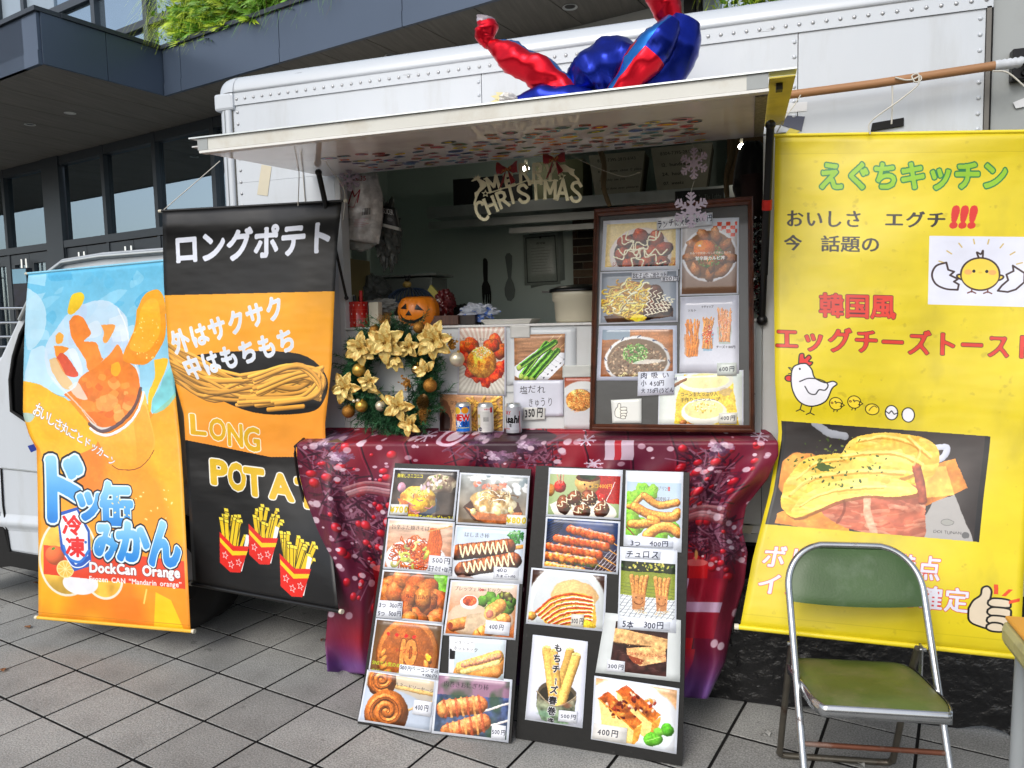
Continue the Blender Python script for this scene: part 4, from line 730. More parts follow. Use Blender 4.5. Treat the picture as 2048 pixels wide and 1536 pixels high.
def art_orange():
    c = C(640, 1350); H = c.H; c.grad((.95, .64, .12), (.93, .58, .12), 60); c.mixn((.96, .74, .12), 2.5, 4, .5, .65, .6, 2); c.mixn((.88, .42, .1), 2.2, 8, .55, .75, .6, 2)
    def Z(pts):      # traced print: from the photographed banner to its own flat surface
        o = []
        for x, y in pts:
            px, py = x/2.926, 480+y/2.926; lo, hi = 0., 1.
            for _ in range(26):
                v = (lo+hi)/2; (xa, ya), (xb, yb) = stat(st_o, 0, v), stat(st_o, 1, v); yl = ya+(yb-ya)*(px-xa)/(xb-xa); lo, hi = (v, hi) if yl < py else (lo, v)
            o.append(((px-xa)/(xb-xa)*100, v*H))
        return o
    rg = np.random.RandomState(5)
    def pl(pts, col, al=1, sm=4, **kw): c.poly(curve(Z(pts+[pts[0]]), sm), col, al, **kw)
    c.poly([(0, 0), (100, 0)]+Z([(1040, 870), (990, 930), (890, 1018), (820, 860), (400, 940), (330, 900), (250, 850), (180, 830), (128, 825)]), (.36, .72, .87), col2=(.66, .84, .93))
    for k in range(46):
        x, y = rg.rand()*100, rg.rand()*74; a = rg.rand()*6; L = 6+rg.rand()*15; col = [(.22, .64, .83), (.55, .81, .92), (.70, .87, .95), (.33, .71, .87), (.6, .83, .93)][rg.randint(5)]
        if x > 78 and y > 50: continue
        c.poly(curve([(x, y), (x+L*math.cos(a), y+L*math.sin(a)*.5), (x+L*1.3*math.cos(a+.5), y+L*.8*math.sin(a+.5)), (x+L*.5*math.cos(a+1.0), y+L*.5*math.sin(a+1.0)), (x, y)], 4), col, .6)
    pl([(160, 280), (230, 330), (270, 430), (250, 560), (160, 640), (145, 450)], (.74, .88, .95), .8); pl([(180, 640), (260, 620), (300, 760), (380, 900), (330, 900), (200, 830), (140, 820)], (.78, .89, .95), .8)
    pl([(130, 825), (180, 832), (250, 855), (330, 905), (400, 940), (520, 1080), (560, 1200), (300, 1300), (215, 1200), (150, 1070), (125, 1010)], (.97, .71, .12)); pl([(133, 1010), (200, 1020), (180, 1060), (150, 1060)], (.62, .8, .88), .8)
    pl([(1040, 870), (980, 950), (890, 1030), (860, 1100), (940, 1300), (1080, 1350), (1080, 1000)], (.96, .66, .1), .8)
    pl([(262, 700), (270, 610), (330, 515), (400, 430), (500, 370), (600, 352), (680, 385), (735, 450), (750, 540), (760, 640), (805, 720), (820, 830), (790, 960), (700, 1075), (600, 1125), (540, 1085), (470, 985), (380, 900), (290, 800)], (.80, .87, .94), .8)
    for k in range(14): x, y = 300+rg.rand()*420, 400+rg.rand()*330; pl([(x, y), (x+50+rg.rand()*60, y-30), (x+40+rg.rand()*70, y+50), (x+8, y+70)], [(.9, .93, .96), (.66, .82, .92), (.72, .78, .9)][k % 3], .45)
    pl([(372, 905), (440, 860), (470, 800), (560, 740), (640, 670), (690, 610), (735, 700), (800, 760), (818, 880), (780, 985), (700, 1065), (610, 1095), (540, 1065), (470, 985)], (.94, .53, .16), col2=(.90, .46, .14), tex=.12)
    for k in range(26):
        x, y = 470+rg.rand()*300, 720+rg.rand()*300; r = 22+rg.rand()*45; a = rg.rand()*3
        if abs((x-640)/190)**2+abs((y-900)/190)**2 < 1: pl([(x, y), (x+r*math.cos(a), y+r*math.sin(a)), (x+1.5*r*math.cos(a+.7), y+1.3*r*math.sin(a+.7)), (x+r*.8*math.cos(a+1.5), y+r*.8*math.sin(a+1.5))], [(.97, .66, .28), (.86, .38, .12), (.95, .58, .2), (.98, .72, .4), (.9, .45, .15)][k % 5], .6)
    pl([(405, 475), (435, 440), (480, 448), (512, 500), (530, 550), (490, 590), (560, 600), (592, 680), (600, 705), (520, 765), (500, 700), (450, 620), (415, 560)], (.93, .50, .13), col2=(.95, .56, .2), tex=.1); pl([(590, 495), (672, 500), (650, 560), (622, 602), (600, 590), (606, 540)], (.95, .62, .26)); pl([(325, 560), (345, 538), (372, 560), (360, 602), (330, 600)], (.95, .66, .22)); pl([(318, 615), (400, 630), (372, 662), (330, 685)], (.95, .58, .18))
    pl([(328, 692), (370, 660), (452, 770), (440, 802), (380, 782)], (.84, .32, .2)); pl([(398, 640), (440, 640), (482, 740), (470, 792), (420, 700)], (.86, .91, .95)); pl([(288, 700), (335, 692), (384, 782), (432, 852), (380, 872), (310, 780)], (.95, .68, .32), .65); pl([(400, 862), (450, 830), (484, 880), (510, 935), (450, 922)], (.88, .9, .9), .7); pl([(560, 930), (640, 900), (690, 940), (640, 1000), (570, 990)], (.96, .66, .36), .6); pl([(650, 730), (690, 712), (706, 760), (680, 800), (650, 775)], (.97, .7, .12), .9)
    c.line(Z(curve([(300, 800), (400, 905), (480, 990), (560, 1075)], 5)), .5, (.9, .93, .96), .6); c.line(Z(curve([(690, 400), (740, 520), (770, 660), (810, 780)], 5)), .5, (.95, .97, .99), .7)
    pl([(395, 400), (410, 340), (430, 315), (475, 308), (492, 340), (470, 390), (425, 432), (400, 430)], (.95, .83, .1), col2=(.9, .72, .1))
    sl_ = [(800, 410), (830, 340), (870, 300), (920, 288), (955, 330), (967, 420), (967, 560), (930, 640), (890, 700), (840, 727), (760, 722), (722, 700), (724, 660), (760, 580), (790, 500)]; pl(sl_, (.97, .67, .06), col2=(.93, .56, .05), tex=.06); pl([(x*.72+240, y*.72+130) for x, y in sl_], (.99, .76, .16), .55); pl([(900, 700), (960, 690), (984, 700), (960, 780), (922, 860), (892, 930), (880, 1002), (868, 990), (868, 900), (905, 800)], (.98, .75, .1)); pl([(940, 850), (962, 790), (1010, 740), (1036, 880), (990, 960), (940, 1000), (892, 1012), (892, 930)], (.42, .77, .78), .8, tex=.2)
    scatter(c, 34, 84, 44, 10, 14, .3, .8, [(.99, .9, .5)], 3, 0)
    pl([(540, 1120), (640, 1150), (740, 1090), (820, 1000), (842, 880), (880, 1050), (906, 1170), (890, 1240), (850, 1300), (780, 1338), (700, 1342), (650, 1310), (600, 1230)], (.97, .78, .36), col2=(.94, .62, .12)); pl([(780, 1080), (840, 960), (880, 1080), (898, 1180), (860, 1280), (800, 1310)], (.9, .6, .14), .6)
    c.tube(Z(curve([(520, 1075), (600, 1118), (700, 1068), (790, 968), (822, 870)], 6)), 1.1, (.3, .22, .26), .1, al=.85); c.tube(Z(curve([(528, 1100), (566, 1128), (640, 1138), (742, 1080), (812, 990), (840, 890)], 6)), .9, (.92, .93, .96), .1); c.line(Z(curve([(655, 1320), (700, 1343), (780, 1341), (850, 1303), (902, 1228)], 6)), .3, (.45, .18, .06))
    t_ = c.a[int(c.h*.6):].copy(); grit(c, .003, .03, con=0); c.a[int(c.h*.6):] = t_
    # slogan
    for i, ch in enumerate('おいしさ丸ごとドッカーン'): c.text(ch, 5.5+i*3.95, 84+i*2.8, 8.6-.25*i, (.93, .94, .95), .02, out=(.03, (.45, .35, .3)), rot=30, sx=.7)
    # slices and red strip
    c.ell(20, 172, 19, 24, (.93, .74, .28), rot=10, tex=.2, sh=.1, line=.8, lcol=(.9, .88, .8)); c.ell(44, 184, 12, 12, (.93, .7, .25), tex=.2, line=.8, lcol=(.9, .88, .8)); c.ell(28, 188, 12, 7, (.9, .9, .92), tex=.05)
    c.poly([(3.5, 166), (98, 171), (98, 187), (3.5, 184)], (.85, .25, .13)); c.ell(11, 172, 6.5, 6, (.88, .4, .2), sh=.3); c.ell(10, 168, 1.4, .8, (.3, .55, .15), rot=-30)
    c.ell(18, 180, 5.5, 5, (.95, .72, .3), line=.4, lcol=(.97, .85, .55))
    for k in range(10): t = k*.628; c.line([(18, 180), (18+5*math.cos(t), 180+4.6*math.sin(t))], .3, (.98, .88, .6))
    # can
    c.poly([(13, 146), (27, 142), (35, 156), (35.5, 177), (24, 181), (15, 168)], (.1, .32, .68)); c.poly([(14, 148), (26.5, 144), (33.5, 157), (33.5, 171), (25, 177), (17, 168)], (.9, .92, .95)); c.ell(15.5, 162, .8, .8, (.15, .4, .75)); c.ell(32, 163, .9, .9, (.15, .4, .75)); c.tube(curve([(17, 166), (20, 173), (28, 175), (34, 168)], 5), .9, (.15, .45, .8), 0); c.line(curve([(18, 172), (23, 178), (29, 178), (34.5, 174)], 5), .4, (.9, .93, .97))
    c.fit('冷', 17, 147.5, 29, 159, (.86, .12, .12), bold=.04); c.fit('凍', 19, 160.5, 31, 172, (.86, .12, .12), bold=.04)
    # title in blue blocks
    K = (.03, .03, .08); bl = dict(out=(.045, (.85, .93, .98), .085, K), bold=.06, col2=(.05, .45, .8))
    bl2 = dict(out=(.03, (.85, .93, .98), .06, K), bold=.055, col2=(.05, .45, .8)); B1 = (.6, .82, .93)
    c.fit('ド', 8, 113, 30, 150, B1, **bl2); c.fit('ッ', 28, 134, 43, 149, B1, **bl); c.fit('缶', 43.5, 127.5, 64, 152, B1, **bl2); c.fit('み', 38.5, 153, 53.5, 172, B1, **bl); c.fit('か', 54, 151, 74, 172, B1, **bl); c.fit('ん', 75.5, 150, 95, 174, B1, **bl2)
    c.fit('DockCan Orange', 34.5, 175, 94.5, 182.6, (.9, .9, .91), bold=.05, out=(.03, (.35, .1, .08))); c.fit('Frozen CAN “Mandarin orange”', 34, 183.2, 95.5, 187.2, (.93, .93, .93), bold=.02)
    scatter(c, 26, 74, 140, 24, 12, .3, 1.1, [(.98, .88, .55)], 4, 0); c.poly([(78, 190), (88, 194), (96, 211), (76, 211)], (.93, .82, .08), .8); c.line([(72, 189), (70, 197)], .6, (.95, .82, .4))
    c.rect(0, 0, 100, 1.4, (.35, .7, .85)); c.rect(0, 207.5, 100, 207.8, (.8, .5, .1)); return c
def art_cloth():
    """red christmas print: planks, fir branches, berries, snow dots, candles, parcels"""
    c = C(1500, 900); H = c.H; c.grad((.62, .06, .11), (.40, .08, .17)); c.mixn((.80, .08, .08), 2.2, 3, .5, .64, .95, 2); c.mixn((.34, .08, .17), 3, 6, .48, .62, .85, 2)
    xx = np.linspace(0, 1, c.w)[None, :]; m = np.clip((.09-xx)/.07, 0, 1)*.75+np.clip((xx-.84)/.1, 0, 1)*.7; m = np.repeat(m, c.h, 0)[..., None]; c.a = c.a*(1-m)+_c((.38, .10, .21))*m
    for k in range(9): x = 12+k*9.3; c.line([(x, 0), (x+3.5, 14), (x+5, H)], .2, (.14, .03, .08)); c.line([(x-.5, 0), (x+3, 14), (x+4.5, H)], .12, (.8, .35, .42), .35)
    def fir(x0, y0, x1, y1, n, sd):
        rg = np.random.RandomState(sd)
        for k in range(n):
            t = rg.rand(); x, y = x0+(x1-x0)*t+(rg.rand()-.5)*7, y0+(y1-y0)*t+(rg.rand()-.5)*7; a = rg.rand()*6.28; L = 1.5+rg.rand()*3.5
            c.line([(x, y), (x+L*math.cos(a), y+L*math.sin(a))], .16+.15*rg.rand(), [(.35, .12, .18), (.46, .25, .32), (.2, .06, .12), (.6, .42, .48), (.15, .04, .09)][rg.randint(5)], .85)
    fir(4, 3, 14, 40, 420, 1); fir(8, 20, 24, 26, 260, 2); fir(84, 8, 96, 30, 420, 3); fir(80, 26, 99, 30, 220, 4); fir(36, 6, 52, 7, 300, 5)
    c.ell(44, 3.5, 8, 3.4, (.16, .05, .1), lump=.3); 
    rg = np.random.RandomState(9)
    for k in range(110):
        x, y = (2+rg.rand()*20 if k % 2 else 80+rg.rand()*17), 4+rg.rand()*42; r = .45+rg.rand()*.85; c.ell(x, y, r, r, (.78, .08, .12), sh=.5, spec=.4)
    for (x, y) in ((6, 4), (9, 8), (38, 3), (48, 5), (42, 8), (88, 6)): [c.ell(x+2.2*math.cos(j*2.4)*(j/14), y+1.7*math.sin(j*2.4)*(j/14), .9, .7, ((.80, .74, .80), (.55, .42, .52), (.3, .2, .3))[j % 3], lump=.5, tex=.4, al=.8, seed=j) for j in range(15)]
    for (x, y) in ((14, 17), (90, 22)): [c.tube(curve([(x-5+j*.3, y+j*.5), (x, y-1.5+j*.6), (x+5, y-1+j*.7)], 4), .35, ((.72, .55, .52), (.5, .25, .25), (.8, .68, .66))[j % 3], .3, al=.8) for j in range(5)]
    for k in range(330):
        x, y = rg.rand()*100, rg.rand()*54; r = .25+rg.rand()*.65; c.ell(x, y, r*1.15, r, (.93, .86, .88), al=.6+.4*rg.rand(), soft=.25)
    for (x, y) in ((25, 3), (60, 4), (97, 3), (62, 10)):
        for j in range(6): t = j*PI/3; c.line([(x, y), (x+1.9*math.cos(t), y+1.3*math.sin(t))], .2, (.9, .85, .9)); c.line([(x+1.2*math.cos(t), y+.8*math.sin(t)), (x+1.7*math.cos(t+.35), y+1.2*math.sin(t+.35))], .14, (.9, .85, .9))
    c.ell(31, 3, 3, 2.4, (.9, .8, .85), tex=.1); c.ell(31, 3, 2.2, 1.7, (.55, .12, .2)); c.ell(31.2, 3, 1.5, 1.2, (.95, .9, .93))
    for (x, y) in ((14, 46), (22, 50), (88, 44)):
        c.rect(x-3, y-10, x+3, 60, (.82, .1, .1)); c.rect(x-3, y-10, x-1.6, 60, (.55, .04, .08)); c.ell(x, y-10, 3, .9, (.9, .45, .4)); c.ell(x, y-12, .5, 1.6, (.98, .8, .4), soft=.4)
    c.rect(15, 42, 21, 60, (.86, .78, .8)); c.rect(80, 38, 96, 48, (.6, .08, .15)); c.rect(84, 38, 86.5, 48, (.85, .75, .85)); c.rect(80, 42, 96, 43.5, (.85, .75, .85)); c.rect(78, 50, 92, 60, (.75, .1, .14)); c.rect(64, 4, 70, 9, (.82, .76, .8)); c.rect(66, 4, 67.4, 9, (.75, .1, .14))
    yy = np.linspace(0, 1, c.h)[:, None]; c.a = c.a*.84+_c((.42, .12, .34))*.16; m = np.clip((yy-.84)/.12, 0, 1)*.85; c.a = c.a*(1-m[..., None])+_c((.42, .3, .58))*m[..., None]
    return c
# ------------------------------------------------------------------ materials in use
WHITE = mat('white_paint', (.75, .775, .80), .28, var=.015, vs=3, col2=(.56, .55, .50), amt=.4, as_=2.6, thr=(.52, .75), coat=.3, stretch=(1.6, 1, .3), bump=.012, bs=1.6)
WHITE2 = mat('white_panel', (.80, .81, .81), .4, var=.02, vs=4, col2=(.6, .58, .52), amt=.3, as_=4, thr=(.5, .75))
GREYDOOR = mat('grey_door_paint', (.60, .62, .62), .5, var=.03, vs=3, col2=(.4, .4, .38), amt=.3, as_=3)
ALU = mat('aluminium', (.76, .78, .78), .32, .75, var=.04, vs=5, col2=(.5, .5, .48), amt=.3, as_=6)
STEEL = mat('rivet_steel', (.72, .73, .74), .4, .45, var=.05)
BLACKP = mat('black_plastic', (.045, .045, .05), .45, var=.1)
RUBBER = mat('rubber', (.04, .04, .042), .8, var=.1, bump=.0006, bs=80)
DARK = mat('dark_underbody', (.035, .035, .035), .9, var=.1)
GLASSB = mat('cab_glass', (.02, .022, .025), .08, var=.02)
CHROME = mat('chrome', (.82, .83, .84), .14, 1, var=.03, vs=20)
WOODP = mat('pole_wood', (.62, .45, .3), .6, var=.12, vs=8, stretch=(.3, 4, 4), bump=.0004, bs=30)
ROPE = mat('white_rope', (.78, .77, .73), .8, var=.06)
FASCIA = mat('fascia_metal', (.30, .35, .42), .33, .3, var=.03, vs=2)
FRAME = mat('facade_frame', (.25, .275, .30), .35, .3, var=.03)
SOFFIT = mat('soffit_board', (.44, .42, .39), .6, var=.14, vs=3, stretch=(14, 1, 1), bump=.0008, bs=40)
BEIGE = mat('beige_wall', (.62, .61, .58), .8, var=.03)
DKWALL = mat('dark_interior', (.07, .065, .06), .8, var=.1)
ORANGEW = mat('orange_frame', (.92, .62, .25), .5, var=.05)
def mixglass(name, f, tint):
    m = bpy.data.materials.new(name); m.use_nodes = True; N = m.node_tree.nodes; L = m.node_tree.links; N.clear()
    o = N.new('ShaderNodeOutputMaterial'); mx = N.new('ShaderNodeMixShader'); g = N.new('ShaderNodeBsdfGlossy'); g.inputs['Roughness'].default_value = .02; g.inputs['Color'].default_value = (.74, .90, 1, 1)
    t = N.new('ShaderNodeBsdfTransparent'); t.inputs[0].default_value = (*tint, 1); fr = N.new('ShaderNodeFresnel'); fr.inputs[0].default_value = f; L.new(fr.outputs[0], mx.inputs[0]); L.new(t.outputs[0], mx.inputs[1]); L.new(g.outputs[0], mx.inputs[2]); L.new(mx.outputs[0], o.inputs[0]); return m
GLASS = mixglass('facade_glass', 6.0, (.85, .86, .86))
CLEAR = mixglass('clear_film', 1.35, (.96, .96, .96))
# ------------------------------------------------------------------ ground
def tilemat():
    m = mat('paving_stone', (.625, .625, .61), .82, var=.05, vs=14, bump=.0016, bs=230, col2=(.36, .355, .34), amt=.45, as_=3.5, thr=(.52, .72))
    N = m.node_tree.nodes; L = m.node_tree.links; b = N['Principled BSDF']; src = b.inputs['Base Color'].links[0].from_socket
    oi = N.new('ShaderNodeObjectInfo'); mr = N.new('ShaderNodeMapRange'); mr.inputs[3].default_value = .82; mr.inputs[4].default_value = 1.08; L.new(oi.outputs['Random'], mr.inputs[0])
    geo = N.new('ShaderNodeNewGeometry'); sp = N.new('ShaderNodeTexNoise'); sp.inputs['Scale'].default_value = 170; sp.inputs['Detail'].default_value = 2; L.new(geo.outputs['Position'], sp.inputs['Vector'])
    st = N.new('ShaderNodeTexNoise'); st.inputs['Scale'].default_value = 1.7; st.inputs['Detail'].default_value = 7; L.new(geo.outputs['Position'], st.inputs['Vector'])
    m3 = N.new('ShaderNodeMapRange'); m3.inputs[1].default_value = .3; m3.inputs[2].default_value = .7; m3.inputs[3].default_value = .58; m3.inputs[4].default_value = 1.38; L.new(sp.outputs[0], m3.inputs[0])
    m4 = N.new('ShaderNodeMapRange'); m4.inputs[1].default_value = .35; m4.inputs[2].default_value = .65; m4.inputs[3].default_value = .78; m4.inputs[4].default_value = 1.06; L.new(st.outputs[0], m4.inputs[0])
    sp2 = N.new('ShaderNodeTexNoise'); sp2.inputs['Scale'].default_value = 16; sp2.inputs['Detail'].default_value = 3; L.new(geo.outputs['Position'], sp2.inputs['Vector']); m5 = N.new('ShaderNodeMapRange'); m5.inputs[1].default_value = .68; m5.inputs[2].default_value = .73; m5.inputs[3].default_value = 1; m5.inputs[4].default_value = .66; L.new(sp2.outputs[0], m5.inputs[0])
    for r in (mr, m3, m4, m5):
        x = N.new('ShaderNodeMix'); x.data_type = 'RGBA'; x.blend_type = 'MULTIPLY'; x.inputs[0].default_value = 1; L.new(src, x.inputs[6]); L.new(r.outputs[0], x.inputs[7]); src = x.outputs[2]
    L.new(src, b.inputs['Base Color']); return m
PAVE = tilemat()
GRIT = mat('joint_grit', (.05, .045, .04), .95, var=.2, vs=60, bump=.002, bs=300); g = MB(); g.box((-60, -40, -.3), (60, 60, -.009)); ground = g.build('ground', GRIT, origin=(0, 0, -.3)); tag(ground, kind='structure')
pav = bpy.data.objects.new('pavement', None); COL.objects.link(pav); tag(pav, kind='structure'); pav.location = (0, 0, 0)
TH = R_(-13.6); TA = np.array([math.cos(TH), math.sin(TH)]); TB = np.array([-math.sin(TH), math.cos(TH)]); TW, TD = .2940, .2885; G0 = np.array([-2.275, 2.33])
def tile_mesh():
    a, b = TW/2-.0052, TD/2-.0052; q = .0018; vs = []
    for z, k in ((-.012, 0), (-q, 0), (0, q)):
        for sx, sy in ((-1, -1), (1, -1), (1, 1), (-1, 1)): p = TA*(sx*(a-k))+TB*(sy*(b-k)); vs.append((p[0], p[1], z))
    fs = [(8, 9, 10, 11)]+[(i+4*r, (i+1) % 4+4*r, (i+1) % 4+4*r+4, i+4*r+4) for r in (0, 1) for i in range(4)]
    me = bpy.data.meshes.new('paver'); me.from_pydata(vs, [], fs); me.materials.append(PAVE); me.materials.append(GRIT); me.polygons.foreach_set('material_index', [0]+[1]*4+[0]*4); return me, vs, fs
TM, tvs, tfs = tile_mesh(); cand = []
for i in range(-40, 40):
    for j in range(-14, 34):
        c = G0+TA*(i+.5)*TW+TB*(j+.5)*TD; v = _R.T@(np.array([c[0], c[1], 0])-ORG)
        if v[2] < .3: continue
        px, py = CPX+FPX*v[0]/v[2], CPY+FPX*v[1]/v[2]
        if not (-1300 < px < 3100 and py < 2600): continue
        if c[1] > 3.6 and c[0] > -3.1 and c[0] < 6: continue
        cand.append((v[2], c[0], c[1], not (-100 < px < 2148 and py < 1650)))
cand.sort(key=lambda q: (q[3], q[0])); rest = MB()
for k, (d, x, y, far_) in enumerate(cand):
    dz = random.uniform(-.0012, .0006)
    if k < 300 and not far_:
        o = bpy.data.objects.new('paver', TM); COL.objects.link(o); o.location = (x, y, dz); o.rotation_euler = (random.uniform(-.002, .002), random.uniform(-.002, .002), 0); o.parent = pav
    elif y < 9:
        rest.add([(x+p[0], y+p[1], p[2]+dz) for p in tvs], tfs); rest.mi[-9:] = [0]+[1]*4+[0]*4
o = rest.build('pavers_further_off', [PAVE, GRIT], pav); tag(o, kind='stuff')
# ------------------------------------------------------------------ the building behind
BT = R_(-14.05); BU = np.array([math.cos(BT), math.sin(BT), 0]); BV = np.array([-math.sin(BT), math.cos(BT), 0]); BF = np.array([-8.94, 7.207, 0])
def bp(s, t, z): return BF+BU*s+BV*t+np.array([0, 0, z])
def bs(px, py, t=0):
    p = onp(px, py, BF+BV*t, BV); return float(np.dot(p-BF, BU)), float(p[2])
B = thing('building', (-5, 7, 0), 'dark glazed building with deep slate canopy and planting behind the truck', 'building')
ZS = 3.5
def bbox(name, s0, s1, t0, t1, z0, z1, m, par=None, **kw):
    mb = MB(); c = (bp(s0, t0, z0)+bp(s1, t1, z1))/2; mb.obox(c, BU*(s1-s0)/2, BV*(t1-t0)/2, np.array([0, 0, (z1-z0)/2])); return mb.build(name, m, par or B, **kw)
CS, CD1, CD2 = 4.42, -1.70, -.69
# soffit planks run from the fascia to the wall
s = -7.0
while s < 12.5:
    w = .46; s1 = s+w
    if s < CS < s1: s1 = CS; 
    bbox('soffit_plank', s, s1-.007, (CD1 if s < CS-.01 else CD2)+.02, 0.02, ZS, ZS+.04, SOFFIT, bev=.003); s = s1
bbox('soffit_backing', -7, 12.5, CD2+.02, .1, ZS+.045, ZS+.1, DKWALL); bbox('soffit_backing', -7, CS-.02, CD1+.03, CD2, ZS+.045, ZS+.1, DKWALL)
FH = .375
s365, _ = bs(365, 150, CD2); s562, _ = bs(562, 100, CD2); pw = s562-s365
def fpanels(s0, s1, joints, t):
    js = [s0]+[j for j in joints if s0 < j < s1]+[s1]
    for a, b in zip(js, js[1:]): bbox('fascia_panel', a+.003, b-.003, t-.02, t+.01, ZS-.005, ZS+FH*.26, FASCIA); bbox('fascia_panel', a+.003, b-.003, t-.014, t+.01, ZS+FH*.26+.003, ZS+FH, FASCIA)
fpanels(CS+.02, 12.5, [s365+pw*k for k in range(0, 9)], CD2); fpanels(-7, CS, [bs(50, 90, CD1)[0]-k*pw for k in range(6)], CD1)
for a, b in ((CD1+.012, (CD1+CD2)/2-.003), ((CD1+CD2)/2+.003, CD2+.0)):
    mb = MB(); mb.obox((bp(CS, a, ZS)+bp(CS, b, ZS+FH))/2, BU*.012, BV*(b-a)/2, np.array([0, 0, FH/2])); mb.build('fascia_panel', FASCIA, B)
CAPM = mat('canopy_cap', (.22, .245, .275), .4, .3, var=.03)
bbox('canopy_cap', CS+.0, 12.5, CD2-.035, CD2+.16, ZS+FH+.002, ZS+FH+.035, CAPM); bbox('canopy_cap', -7, CS+.02, CD1-.035, CD1+.16, ZS+FH+.002, ZS+FH+.035, CAPM); bbox('canopy_cap', CS-.15, CS+.03, CD1+.16, CD2-.036, ZS+FH+.002, ZS+FH+.036, CAPM)
for (px, py) in ((140, 226), (782, 112), (1140, 14), (60, 249)):
    p = on(px, py, z=ZS-.002); mb = MB(); rr_ = .05
    mb.lathe([(rr_*.95, -.004), (rr_, -.004), (rr_*.98, 0), (rr_*.7, .002)], p, 20); d = mb.build('downlight', mat('light_trim', (.8, .8, .78), .4), B)
    mb = MB(); mb.lathe([(.0001, .001), (rr_*.68, .001)], p, 16); mb.build('downlight_lens', mat('lens_dark', (.12, .12, .13), .3) if px != 140 else mat('lens_pale', (.85, .84, .8), .3), d)
# glazed ground floor
ms = [bs(11, 344)[0], bs(91, 324)[0]+.0, bs(210, 298)[0], bs(313, 275)[0]]; c0, c1 = bs(91, 324)[0], bs(124, 315)[0]
step = ms[3]-ms[2]; HZ = 2.5
mull = sorted([ms[0], c0, c1, ms[2], ms[3], ms[3]+step, ms[3]+2*step]+[ms[0]-step*k for k in range(1, 5)])
bbox('column', c0, c1, -.06, .1, 0, ZS-.002, FRAME)
for s in mull:
    if s not in (c0, c1): bbox('mullion', s-.03, s+.03, -.05, .06, HZ+.04, ZS-.002, FRAME)
WE = mull[-1]
bbox('transom', mull[0], c0, -.055, .06, HZ-.04, HZ+.04, FRAME); bbox('transom', c1, WE, -.055, .06, HZ-.04, HZ+.04, FRAME); bbox('head', mull[0], WE, -.045, .05, ZS-.1, ZS-.004, FRAME)
for a, b in zip(mull, mull[1:]):
    if (a, b) == (c0, c1): continue
    bbox('window_pane', a+.03, b-.03, .0, .012, HZ+.04, ZS-.1, GLASS)
    mid = (a+b)/2
    for x0, x1, sg in ((a+.02, mid-.004, 1), (mid+.004, b-.02, -1)):
        mb = MB()
        def ob(s0, s1, z0, z1, t0=-.03, t1=.03): mb.obox((bp(s0, t0, z0)+bp(s1, t1, z1))/2, BU*(s1-s0)/2, BV*(t1-t0)/2, np.array([0, 0, (z1-z0)/2]))
        ob(x0, x0+.09, .02, HZ-.05); ob(x1-.09, x1, .02, HZ-.05); ob(x0+.09, x1-.09, HZ-.17, HZ-.05); ob(x0+.09, x1-.09, .02, .2)
        dr = mb.build('door', FRAME, B); bbox('door_pane', x0+.09, x1-.09, 0, .01, .2, HZ-.17, GLASS, dr)
        hx = (x1-.05) if sg > 0 else (x0+.05); mb = MB(); mb.tube([bp(hx, -.09, .9), bp(hx, -.09, HZ-.12)], .016, 10); mb.tube([bp(hx, -.09, 1.1), bp(hx, -.02, 1.1)], .01, 6); mb.tube([bp(hx, -.09, HZ-.3), bp(hx, -.02, HZ-.3)], .01, 6); mb.build('door_handle', CHROME, dr)
    bbox('mullion', a-.03, a+.019, -.04, .05, 0, HZ-.041, FRAME)
# what shows through the glass
bbox('lobby_back_wall', -7, WE+3, 4.0, 4.1, 0, ZS+.4, DKWALL); bbox('lobby_floor', -7, WE+3, .1, 4, -.005, .004, mat('lobby_floor', (.3, .27, .23), .4)); pass
for px, w, t in ((150, .5, .9), (60, .7, 1.6), (-20, .5, 1)):
    s_, _ = bs(px, 330, t); bbox('lobby_column', s_, s_+w, t, t+.4, 0, ZS-.06, mat('lobby_plaster', (.85, .76, .64), .7))
for px in (200, 258, 292):
    s_, _ = bs(px, 330, .5); bbox('lobby_frame', s_, s_+.05, .5, .55, 0, ZS-.06, ORANGEW)
for px0, px1, py in ((200, 222, 388), (258, 292, 406)): a, z = bs(px0, py, .5); b, _ = bs(px1, py, .5); bbox('lobby_rail', a, b, .49, .56, z-.03, z+.03, ORANGEW)
# pale wall to the right, with a post
bbox('rendered_wall', WE, 8.9, -.02, .2, 0, ZS-.002, BEIGE)
sp0, _ = bs(1385, 10); sp1, _ = bs(1418, 10); sp2, _ = bs(1441, 10)
bbox('rendered_wall', 8.9, sp0-.05, -.02, .2, 0, ZS+.8, BEIGE); bbox('wall_panel', sp0+.04, sp1, .05, .2, 0, ZS+.8, mat('grey_panel', (.5, .5, .48), .7, var=.03)); bbox('dark_post', sp0-.03, sp0+.03, -.08, .0, 0, ZS+.8, BLACKP); bbox('steel_post', sp1, sp2, -.12, .04, 0, ZS+.8, mat('pale_steel', (.55, .6, .62), .4, .4))
